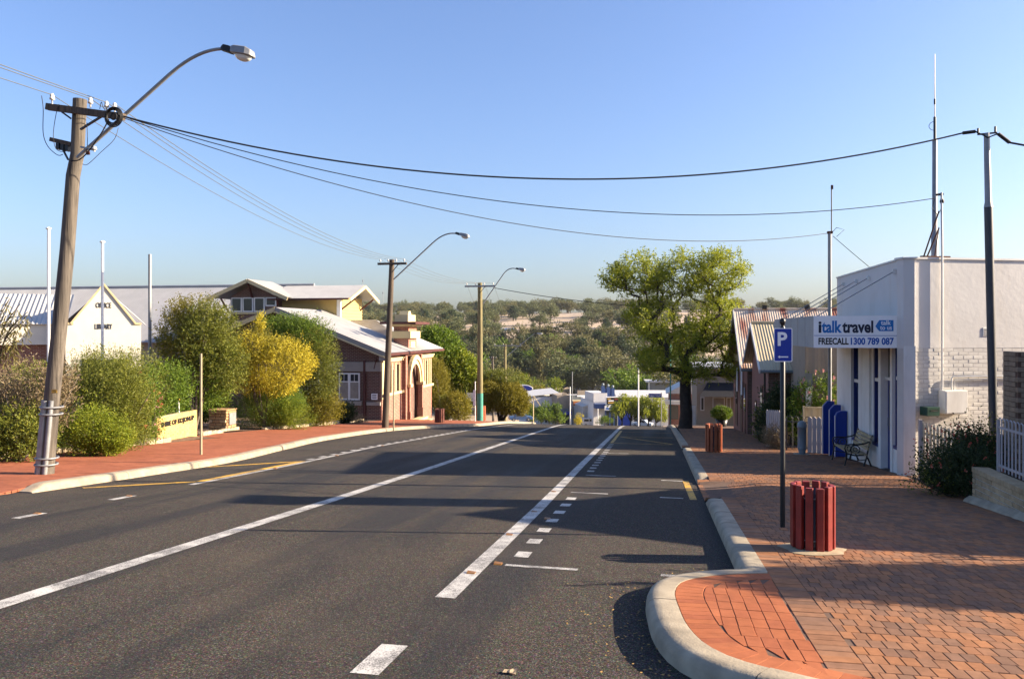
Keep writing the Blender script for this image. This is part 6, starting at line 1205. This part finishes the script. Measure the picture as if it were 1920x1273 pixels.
t, w, h = townie('grey_hall', 'plain grey gabled hall with a white lean-to behind the yellow bush', 'building', 1093, 1131, 762, 190, 10, 'iron_white'); MB().prism([(-w / 2 - .3, -.3, h), (w / 2 + .3, -.3, h), (0, -.3, h + .9)], (0, 10, 0)).build('roof', M['roof_white'], t); tb(t, w, 190, 1103, 1106, 769, 772, 1112, 'vent', 'glass_dark'); tb(t, w, 190, 1107, 1128, 772, 776, 1112, 'lean_to_roof', 'cream_wall', -1.5, -.02); tb(t, w, 190, 1115, 1126, 777, 786, 1112, 'brick_panel', 'tile_red', -.3, -.16)
t, w, h = townie('bakery', 'white and blue bakery with ball finials and a black sign box', 'shop', 1112, 1160, 752, 185, 12, 'render_white'); c = 1136
MB().prism([(-w / 2, -.1, h - .2), (w * .05, -.1, h - .2), (w * .05, -.1, h + 1.9), (-w / 2, -.1, h + 1.9)], (0, 8, 0)).build('gable_wall', M['render_white'], t); tb(t, w, 185, 1112, 1160, 756, 764, c, 'awning', 'roof_blue', -2.2, -.02)
for k, (p0, pt_) in enumerate(((1128, 724), (1138, 726), (1147, 728))): m2 = tb(t, w, 185, p0, p0 + 6, pt_, 752, c, 'parapet_pier', 'roof_blue', .0, .6); k_ = 185 / FPX; MB().lathe(((p0 + 3 - c) * k_, .3, at(0, pt_, 185).z - t.location.z), [(.05, 0), (.28, .2), (.33, .4), (.25, .6), (.06, .72)], 10).build('ball_finial', M['bollard_grey'], m2)
tb(t, w, 185, 1134, 1147, 729, 752, c, 'parapet', 'roof_blue', .1, .5); s1 = tb(t, w, 185, 1130, 1159, 742, 758, c, 'sign_box', 'sign_white', -2.6, -2.3); tb(t, w, 185, 1131.5, 1157.5, 743.5, 756.5, c, 'sign_face', 'text_black', -2.64, -2.61, s1); s2 = tb(t, w, 185, 1128, 1157, 759, 767, c, 'name_board', 'sign_white', -2.6, -2.3)
gz_ = t.location.z; kk = 185 / FPX
text('lettering', 'BAKERY', .8, 'text_blue', t, frame(((1131 - c) * kk, -2.64, at(0, 765.6, 185).z - gz_), (1, 0, 0), (0, 0, 1)), .03, .01, width=3.0)
for a, b_, y_, m_ in ((1133, 1139, 746, 'paint_yellow'), (1134, 1147, 753, 'paint_yellow'), (1135, 1145, 749.5, 'sign_white'), (1146, 1154, 746.5, 'bin_red')): tb(t, w, 185, a, b_, y_ - 1, y_ + 1.2, c, 'sign_stroke', m_, -2.68, -2.65, s1)
for p0 in (1130, 1138, 1146, 1154): tb(t, w, 185, p0, p0 + 1.5, 767, 805, c, 'verandah_post', 'roof_blue', -2.2, -2.0)
tb(t, w, 185, 1134, 1158, 770, 805, c, 'shopfront', 'glass_dark')
t, w, h = townie('white_row', 'pale shop row behind the weeping street trees', 'shop', 1158, 1260, 746, 215, 10, 'render_white', 8); MB().prism([(-w / 2 - .3, -.5, h), (w / 2 + .3, -.5, h), (w / 2 + .3, 10, h + 1.2), (-w / 2 - .3, 10, h + 1.2)], (0, 0, .2)).build('roof', M['roof_white'], t)
for k in range(7): tb(t, w, 215, 1163 + k * 13, 1170 + k * 13, 768, 790, 1209, 'window', 'glass_dark')
tb(t, w, 215, 1158, 1182, 770, 800, 1209, 'blue_wall', 'board_blue', -.5, -.02)
t, w, h = townie('flat_roofed_house', 'dark flat roofed house on the slope behind the shops', 'house', 1216, 1262, 717, 240, 9, 'roof_grey', 5); MB().box((-w / 2 - .8, -.8, h), (w / 2 + .8, 10, h + .35)).build('roof', M['roof_white'], t); tb(t, w, 240, 1216, 1217.5, 717, 745, 1239, 'post', 'white_enamel', -.8, -.6)
t, w, h = townie('red_cottage', 'red brick cottage with pale gable roof and white awning', 'house', 1255, 1306, 738, 75, 6, 'brick_red', .01); MB().prism([(-w / 2 - .3, -.3, h), (w / 2 + .4, -.3, h), (w / 2 + .4, -.3, h + 1.2), (.6, -.3, h + 1.2)], (0, 6.5, 0)).build('roof', M['iron_white'], t); tb(t, w, 75, 1248, 1276, 750, 757, 1280.5, 'awning', 'cream_wall', -1.0, -.02); tb(t, w, 75, 1258, 1272, 760, 786, 1280.5, 'window', 'glass_dark')
for i, (px, py, t_, wd, m_, lab) in enumerate(((938, 655, 425, 9, 'tile_red', 'terracotta roofed house among the trees below the paddocks'), (918, 700, 318, 6, 'roof_white', 'pale roofed cottage left of the downhill pole'), (1250, 690, 330, 10, 'tan_render', 'tan house half hidden behind the street tree'), (1072, 657, 425, 6, 'tile_red', 'small terracotta roof among dark pines'))):
    g_ = ground(px, t_); t = thing('hillside_house', lab, 'house', g_, R(15)); h = at(0, py, t_).z - g_.z; h = min(3.4, max(2.5, h)); MB().box((-wd / 2, 0, -2), (wd / 2, 6, h)).build('wall', M['render_white'], t); MB().prism([(-wd / 2 - .5, -.5, h), (-wd / 2 - .5, 6.5, h), (-wd / 2 - .5, 3, h + 2.0)], (wd + 1, 0, 0)).build('roof', M[m_], t)
for i, (px, py0, py1, wd, t_, lab) in enumerate(((1043, 618, 626, 7, 560, 'white farm shed in the middle paddock'), (1057, 621, 626, 3.2, 560, 'small white farm shed beside the larger one'), (947, 616, 624, 6.5, 560, 'cream farmhouse at the edge of the lower paddock'))):
    g_ = ground(px, t_); g_.z = at(0, py1, t_).z; t = thing('farm_building', lab, 'farm building', g_, 1e-6); h = (py1 - py0) / FPX * t_ * .75; MB().box((-wd, 0, -4), (wd, 7, h)).build('wall', M['render_white' if i < 2 else 'cream_wall'], t); MB().prism([(-wd - .4, -.4, h), (-wd - .4, 7.4, h), (-wd - .4, 3.5, h + 1.3)], (2 * wd + .8, 0, 0)).build('roof', M['roof_white'], t)
# vehicles at the bottom of the street
def car(name, label, loc, rz, paint, van=False):
    t = thing(name, label, 'van' if van else 'car', loc, rz); L, Wd_, Hh = (4.6, 1.8, 1.95) if van else (4.5, 1.8, 1.5)
    prof_ = [(-L / 2, .35), (-L / 2, 1.0), (-L / 2 + .1, Hh - .1), (-L / 2 + .35, Hh), (L / 2 - 1.4, Hh), (L / 2 - .75, 1.1), (L / 2 - .1, .9), (L / 2, .35)] if van else [(-L / 2, .35), (-L / 2, .9), (-L / 2 + .9, .95), (-L / 2 + 1.4, Hh - .02), (.5, Hh), (1.15, .98), (L / 2 - .1, .85), (L / 2, .35)]
    MB().prism([(x, -Wd_ / 2, z) for x, z in prof_], (0, Wd_, 0)).build('body', M[paint], t, .05)
    wn_ = [(-L / 2 + .35, Hh - .75), (-L / 2 + 1.5, Hh - .75), (-L / 2 + 1.5, Hh - .22), (-L / 2 + .35, Hh - .22)], [(-L / 2 + 1.65, Hh - .75), (L / 2 - 1.05, Hh - .75), (L / 2 - 1.45, Hh - .2), (-L / 2 + 1.65, Hh - .2)]
    if not van: wn_ = [(-.85, .98), (-.15, .98), (-.15, 1.42), (-.6, 1.42)], [(-.05, .98), (.95, .98), (.42, 1.42), (-.05, 1.42)]
    for P in wn_:
        for s_ in (-1, 1): MB().prism([(x, s_ * (Wd_ / 2 + .006), z) for x, z in P], (0, -s_ * .02, 0)).build('side_window', M['glass_dark'], t)
    for x in (-L / 2 + .8, L / 2 - .85):
        for s_ in (-1, 1): w_ = MB().tube([(x, s_ * (Wd_ / 2 - .2), .32), (x, s_ * (Wd_ / 2 + .01), .32)], .32, 16).build('wheel', M['dark_rubber'], t); MB().tube([(x, s_ * (Wd_ / 2 + .005), .32), (x, s_ * (Wd_ / 2 + .02), .32)], .19, 12).build('rim', M['steel_galv'], w_)
    for s_ in (-1, 1): MB().box((L / 2 - .06, s_ * .55 - .18, .65), (L / 2 + .0, s_ * .55 + .18, .8)).build('headlight', M['lamp_glass'], t)
    MB().box((-L / 2 - .03, -.8, .4), (L / 2 + .03, .8, .52)).build('bumper', M['dark_rubber'], t); return t
q = ground(1109, 187); car('white_van', 'white van parked below the grey hall', q + Vector((0, 0, .3)), R(15), 'car_paint_white', True)
q = ground(976, 150); q.z = at(0, 789, 150).z; car('parked_car', 'blue and silver car at the side road downhill left', q, R(20), 'car_paint_blue')
q = ground(1204, 170); q.z = at(0, 800, 170).z; car('parked_car', 'pale car parked below the weeping trees', q, R(170), 'car_paint_white')
# posts and signs down the street
def tpost(name, label, px, pt_, t_, r_, m_, zb=None): g_ = ground(px, t_, lambda x, y: prof(y)); t = thing(name, label, 'post', g_); MB().tube([(g_.x, g_.y, g_.z - .2), (g_.x, g_.y, at(0, pt_, t_).z)], r_, 8).build('shaft', M[m_], t); return t, g_
t, g_ = tpost('street_sign', 'blue street name blade on a pole left of the big tree', 1240, 736, 62, .04, 'steel_galv'); bl_ = MB().box((at(1216, 0, 62).x, g_.y - .03, at(0, 745, 62).z), (at(1241, 0, 62).x, g_.y + .01, at(0, 738, 62).z)).build('blade', M['sign_blue'], t); text('lettering', 'PUBLIC TOILET', .2, 'sign_white', t, frame((at(1217.5, 0, 62).x, g_.y - .034, at(0, 743.6, 62).z), (1, 0, 0), (0, 0, 1)), .004, .001, width=.9)
tpost('steel_column', 'slim green steel column left of the big tree trunk', 1257, 640, 58, .05, 'green_paint'); tpost('white_column', 'tall white column down the street', 1197, 681, 110, .09, 'white_enamel'); tpost('tall_mast', 'tall thin grey mast above the stone store', 1073, 697, 195, .09, 'steel_galv'); tpost('white_mast', 'white banner mast before the orange store', 1069, 725, 180, .11, 'white_enamel'); tpost('verandah_pole', 'white pole in front of the bakery', 1121, 766, 180, .1, 'white_enamel')
t, g_ = tpost('oval_sign', 'oval blue and white advertising sign on an angled frame', 1000, 742, 140, .08, 'cream_trim'); c0 = at(984, 727, 139); MB().prism([(c0.x + 1.45 * math.cos(a), c0.y, c0.z + .55 * math.sin(a) - .15 * math.cos(a)) for a in np.linspace(0, 6.283, 25)[:-1]], (0, .2, 0)).build('panel', M['sign_white'], t); MB().prism([(c0.x + .35 + 1.0 * math.cos(a), c0.y - .03, c0.z - .05 + .42 * math.sin(a) - .12 * math.cos(a)) for a in np.linspace(0, 6.283, 25)[:-1]], (0, .02, 0)).build('blue_patch', M['sign_blue'], t); MB().bar((g_.x, g_.y, at(0, 742, 140).z), (g_.x + 1.2, g_.y, at(0, 760, 140).z), .12, .12).build('strut', M['cream_trim'], t)
# trees in the town and on the hill: prototypes one metre tall, copied and scaled
def proto(kind, m_, seed, blobs, tl=.09, ll=.04, lw=.026, trunk=.03, bark='bark_grey', h0=.3, up=.3):
    rg = np.random.default_rng(seed); t = thing(kind, 'x', 'tree', (0, 0, -900)); ORG[t.name] = Vector((0, 0, 0)); V = []
    for c, rad, n_ in blobs: V.append(blob(c, rad, n_, 6, tl, ll, lw, rg, up=up, lump=.4, inner=.45))
    np_mesh('crown', np.concatenate(V), 4, M[m_], t); mb = MB(); mb.tube([(0, 0, -.06), (.01, 0, h0), (0, .01, h0 + .2)], [trunk, trunk * .75, trunk * .5], 7)
    for c, rad, n_ in blobs: mb.tube([(0, 0, h0 * .8), Vector(c) * .6 + Vector((0, 0, h0 * .3)), c], [trunk * .6, trunk * .4, trunk * .15], 5)
    mb.build('trunk', M[bark], t); return t
rg = np.random.default_rng(99)
def rb(n_, spread, z0, z1, r0, r1, k): return [((float(rg.normal(0, spread)), float(rg.normal(0, spread)), float(rg.uniform(z0, z1))), (float(rg.uniform(r0, r1)),) * 2 + (float(rg.uniform(r0, r1)) * .75,), k) for _ in range(n_)]
PR_ = {'gum': [proto('eucalypt_tree', 'leaf_gum', 201 + k, rb(10, .21, .32, .84, .17, .27, 75)) for k in range(3)], 'warm': [proto('eucalypt_tree', 'leaf_gum_warm', 211 + k, rb(10, .2, .3, .84, .17, .27, 75)) for k in range(2)],
       'pine': [proto('pine_tree', 'leaf_pine', 221 + k, [((0, 0, .25 + .12 * j), (.27 - .03 * j, .27 - .03 * j, .12), 90) for j in range(6)] + rb(3, .12, .3, .7, .14, .2, 50), trunk=.03, bark='bark_dark', h0=.2) for k in range(2)],
       'poplar': [proto('poplar_tree', 'leaf_gum_warm', 231, [((0, 0, .2 + .13 * j), (.15, .15, .14), 80) for j in range(6)], up=.9)], 'green': [proto('leafy_tree', 'leaf_green', 241 + k, rb(7, .2, .35, .75, .2, .3, 90), h0=.2) for k in range(2)], 'bright': [proto('leafy_tree', 'leaf_bright', 251, rb(7, .17, .35, .75, .2, .28, 90), h0=.2)], 'yellow': [proto('wattle_tree', 'leaf_yellow', 261, rb(6, .12, .3, .75, .22, .3, 90), h0=.15)], 'weep': [proto('weeping_tree', 'leaf_lime', 271 + k, rb(8, .2, .35, .85, .16, .24, 80), up=-.8, h0=.25, bark='bark_dark') for k in range(2)], 'rust': [proto('rusty_tree', 'leaf_gold', 281, rb(7, .18, .4, .8, .18, .26, 85), h0=.2)]}
used = set()
def tree(kind, label, px, t_, ptop, wid=1., group=None, base=None, k=None, hmin=3.):
    P = PR_[kind]; p = P[int(rg.integers(len(P))) if k is None else k]; g_ = ground(px, t_) if base is None else base; h = max(hmin, at(0, ptop, t_).z - g_.z)
    if p.name in used: o = dup(p)
    else: o = p; used.add(p.name)
    o.location = g_; o.rotation_euler = (0, 0, float(rg.uniform(0, 6.28))); o.scale = (h * wid, h * wid, h); o['label'] = label
    if group: o['group'] = group
    elif 'group' in o: del o['group']
    return o
tree('pine', 'broad dark pine left of the tall pale poplar', 972, 320, 652, 1.35); tree('pine', 'dark pine half behind the pale poplar', 992, 335, 655, 1.2); tree('poplar', 'tall pale poplar rising above the town', 1012, 310, 638, .85); tree('warm', 'brownish gum just right of the pale poplar', 1041, 318, 652, .8)
tree('bright', 'bright green tree above the white store', 1027, 262, 703, 1.0); tree('rust', 'rusty gold tree above the oval sign', 985, 255, 692, .9); tree('bright', 'light green tree behind the downhill pole', 960, 250, 695, 1.0); tree('pine', 'dark pine above the orange store', 1075, 355, 642, 1.2); tree('pine', 'second dark pine right of the one above the orange store', 1096, 370, 640, 1.2)
tree('pine', 'tall dark tree mass left of the street tree', 1120, 385, 618, 1.1); tree('green', 'deep green tree in front of the dark tree mass', 1112, 375, 632, 1.0); tree('pine', 'dark tree nearly touching the street tree crown', 1143, 390, 625, 1.2); tree('warm', 'broad warm olive gum behind the bakery', 1163, 285, 662, 1.05, k=0); tree('warm', 'lower olive gum left of the broad one behind the bakery', 1112, 295, 690, 1.2, k=1); tree('warm', 'olive gum above the stone store', 1082, 290, 688, 1.1)
tree('gum', 'big spreading gum on the skyline left of the street tree', 1108, 640, 562, 1.15); tree('gum', 'dark gum in the paddock edge behind the street tree', 1178, 520, 575, 1.1); tree('gum', 'round gum at the centre of the paddocks', 1012, 560, 583, 1.25); tree('gum', 'tall gum on the paddock fence line', 1032, 620, 566, .9); tree('gum', 'large dark gum above the green-based pole', 925, 470, 598, 1.0); tree('bright', 'yellow green tree beside the green-based pole top', 914, 520, 599, .8); tree('gum', 'gum behind the lamp of the downhill pole', 1000, 540, 604, 1.1)
for i, (px, pt_, k) in enumerate(((1000, 752, 'green'), (1015, 758, 'green'), (1030, 750, 'green'), (1042, 760, 'pine'), (1050, 764, 'green'))): g_ = ground(px, 165); tree(k, 'dark rounded street tree in front of the white store', px, 165, pt_, 1.0, 'street trees before the white store')
tree('yellow', 'bright yellow bush in front of the grey hall', 1085, 178, 770, .85)
for i, (px, pt_) in enumerate(((1166, 734), (1182, 742), (1200, 746), (1216, 738), (1230, 752))): tree('weep', 'weeping lime green street tree left of the blue street sign', px, 150, pt_, .85, 'weeping trees along the lower street')
tree('green', 'small dark tree at the corner below the bakery', 1135, 172, 783, 1.2)
R2 = np.random.default_rng(5)
def scatter(n_, px0, px1, t0, t1, hts, kinds, label, group, avoid=(), wid=(.8, 1.2)):
    c = 0; tries = 0
    while c < n_ and tries < n_ * 20:
        tries += 1; px = float(R2.uniform(px0, px1)); t_ = float(R2.uniform(t0, t1)); g_ = ground(px, t_); py = HYP - (g_.z - EYE) / t_ * FPX
        if any(a <= px <= b_ and u <= py <= v for a, b_, u, v in avoid): continue
        h = float(R2.uniform(*hts)); kd = kinds[int(R2.integers(len(kinds)))]; tree(kd, label, px, t_, HYP - (g_.z + h - EYE) / t_ * FPX, float(R2.uniform(*wid)), group); c += 1
fields = ((1005, 1100, 624, 656), (1040, 1085, 588, 622), (930, 1000, 610, 650), (840, 880, 580, 604))
scatter(95, 640, 1270, 845, 930, (11, 18), ('gum', 'gum', 'warm'), 'grey green eucalypt in the row along the far ridge', 'ridge eucalypts', wid=(.9, 1.4))
scatter(34, 1290, 1640, 700, 900, (11, 18), ('gum', 'gum', 'warm'), 'grey green eucalypt on the ridge above the right-hand roofs', 'ridge eucalypts at right', wid=(.9, 1.4))
scatter(75, 640, 905, 430, 820, (11, 18), ('gum', 'gum', 'warm', 'pine'), 'eucalypt on the hillside left of the green-based pole', 'left hillside eucalypts', fields, wid=(.9, 1.35))
scatter(62, 900, 1260, 440, 830, (10, 17), ('gum', 'gum', 'gum', 'warm', 'pine'), 'eucalypt among the dry paddocks', 'paddock eucalypts', fields, wid=(.9, 1.4))
scatter(110, 840, 1270, 245, 430, (9, 16), ('gum', 'warm', 'warm', 'pine', 'green'), 'tree in the dense belt behind the town', 'belt of town trees', ((985, 1160, 745, 800),), wid=(.9, 1.4))
scatter(30, 1200, 1480, 300, 520, (10, 18), ('gum', 'green', 'pine', 'warm'), 'tree on the slope behind the street tree', 'trees behind the street tree', wid=(.9, 1.4))
scatter(20, 560, 860, 240, 420, (9, 15), ('gum', 'green', 'warm'), 'tree beyond the brick building roofs', 'trees beyond the brick building')
for i in range(12): tree('pine', 'low dark hedge bush beside the white farm sheds', 1056 + i * 4, 600, 614 + (i % 3), 1.3, 'paddock hedge', hmin=2.5)
for px, pt_, lab in ((680, 522, 'thin radio mast on the far hill left of the dark pole'), (718, 545, 'shorter radio mast on the far hill behind the dark pole')): g_ = ground(px, 900); t = thing('radio_mast', lab, 'mast', g_); MB().tube([g_, (g_.x, g_.y, at(0, pt_, 900).z)], .22, 5).build('lattice', M['steel_galv'], t); MB().box((g_.x - .5, g_.y - .3, at(0, pt_ + 6, 900).z), (g_.x + .5, g_.y + .3, at(0, pt_ + 3, 900).z)).build('dish', M['steel_galv'], t)
for K in PR_.values():
    for p in K:
        if p.name not in used:
            for c in list(p.children): bpy.data.objects.remove(c)
            bpy.data.objects.remove(p)

# ================================================================== HAZE: the thin air between here and the hills
mb = MB().box((-1500, -45, -90), (1500, 1250, 70)); hz = mb.build('haze', M['sand']); tag(hz, 'thin pale morning haze filling the valley air', 'haze', kind='stuff')
m = bpy.data.materials.new('haze_air'); m.use_nodes = True; nt = m.node_tree; nt.nodes.clear(); ou = nt.nodes.new('ShaderNodeOutputMaterial'); pv = nt.nodes.new('ShaderNodeVolumePrincipled')
pv.inputs['Density'].default_value = .00005; pv.inputs['Color'].default_value = (.85, .92, 1, 1); pv.inputs['Anisotropy'].default_value = .2; nt.links.new(pv.outputs[0], ou.inputs['Volume']); hz.data.materials.clear(); hz.data.materials.append(m)
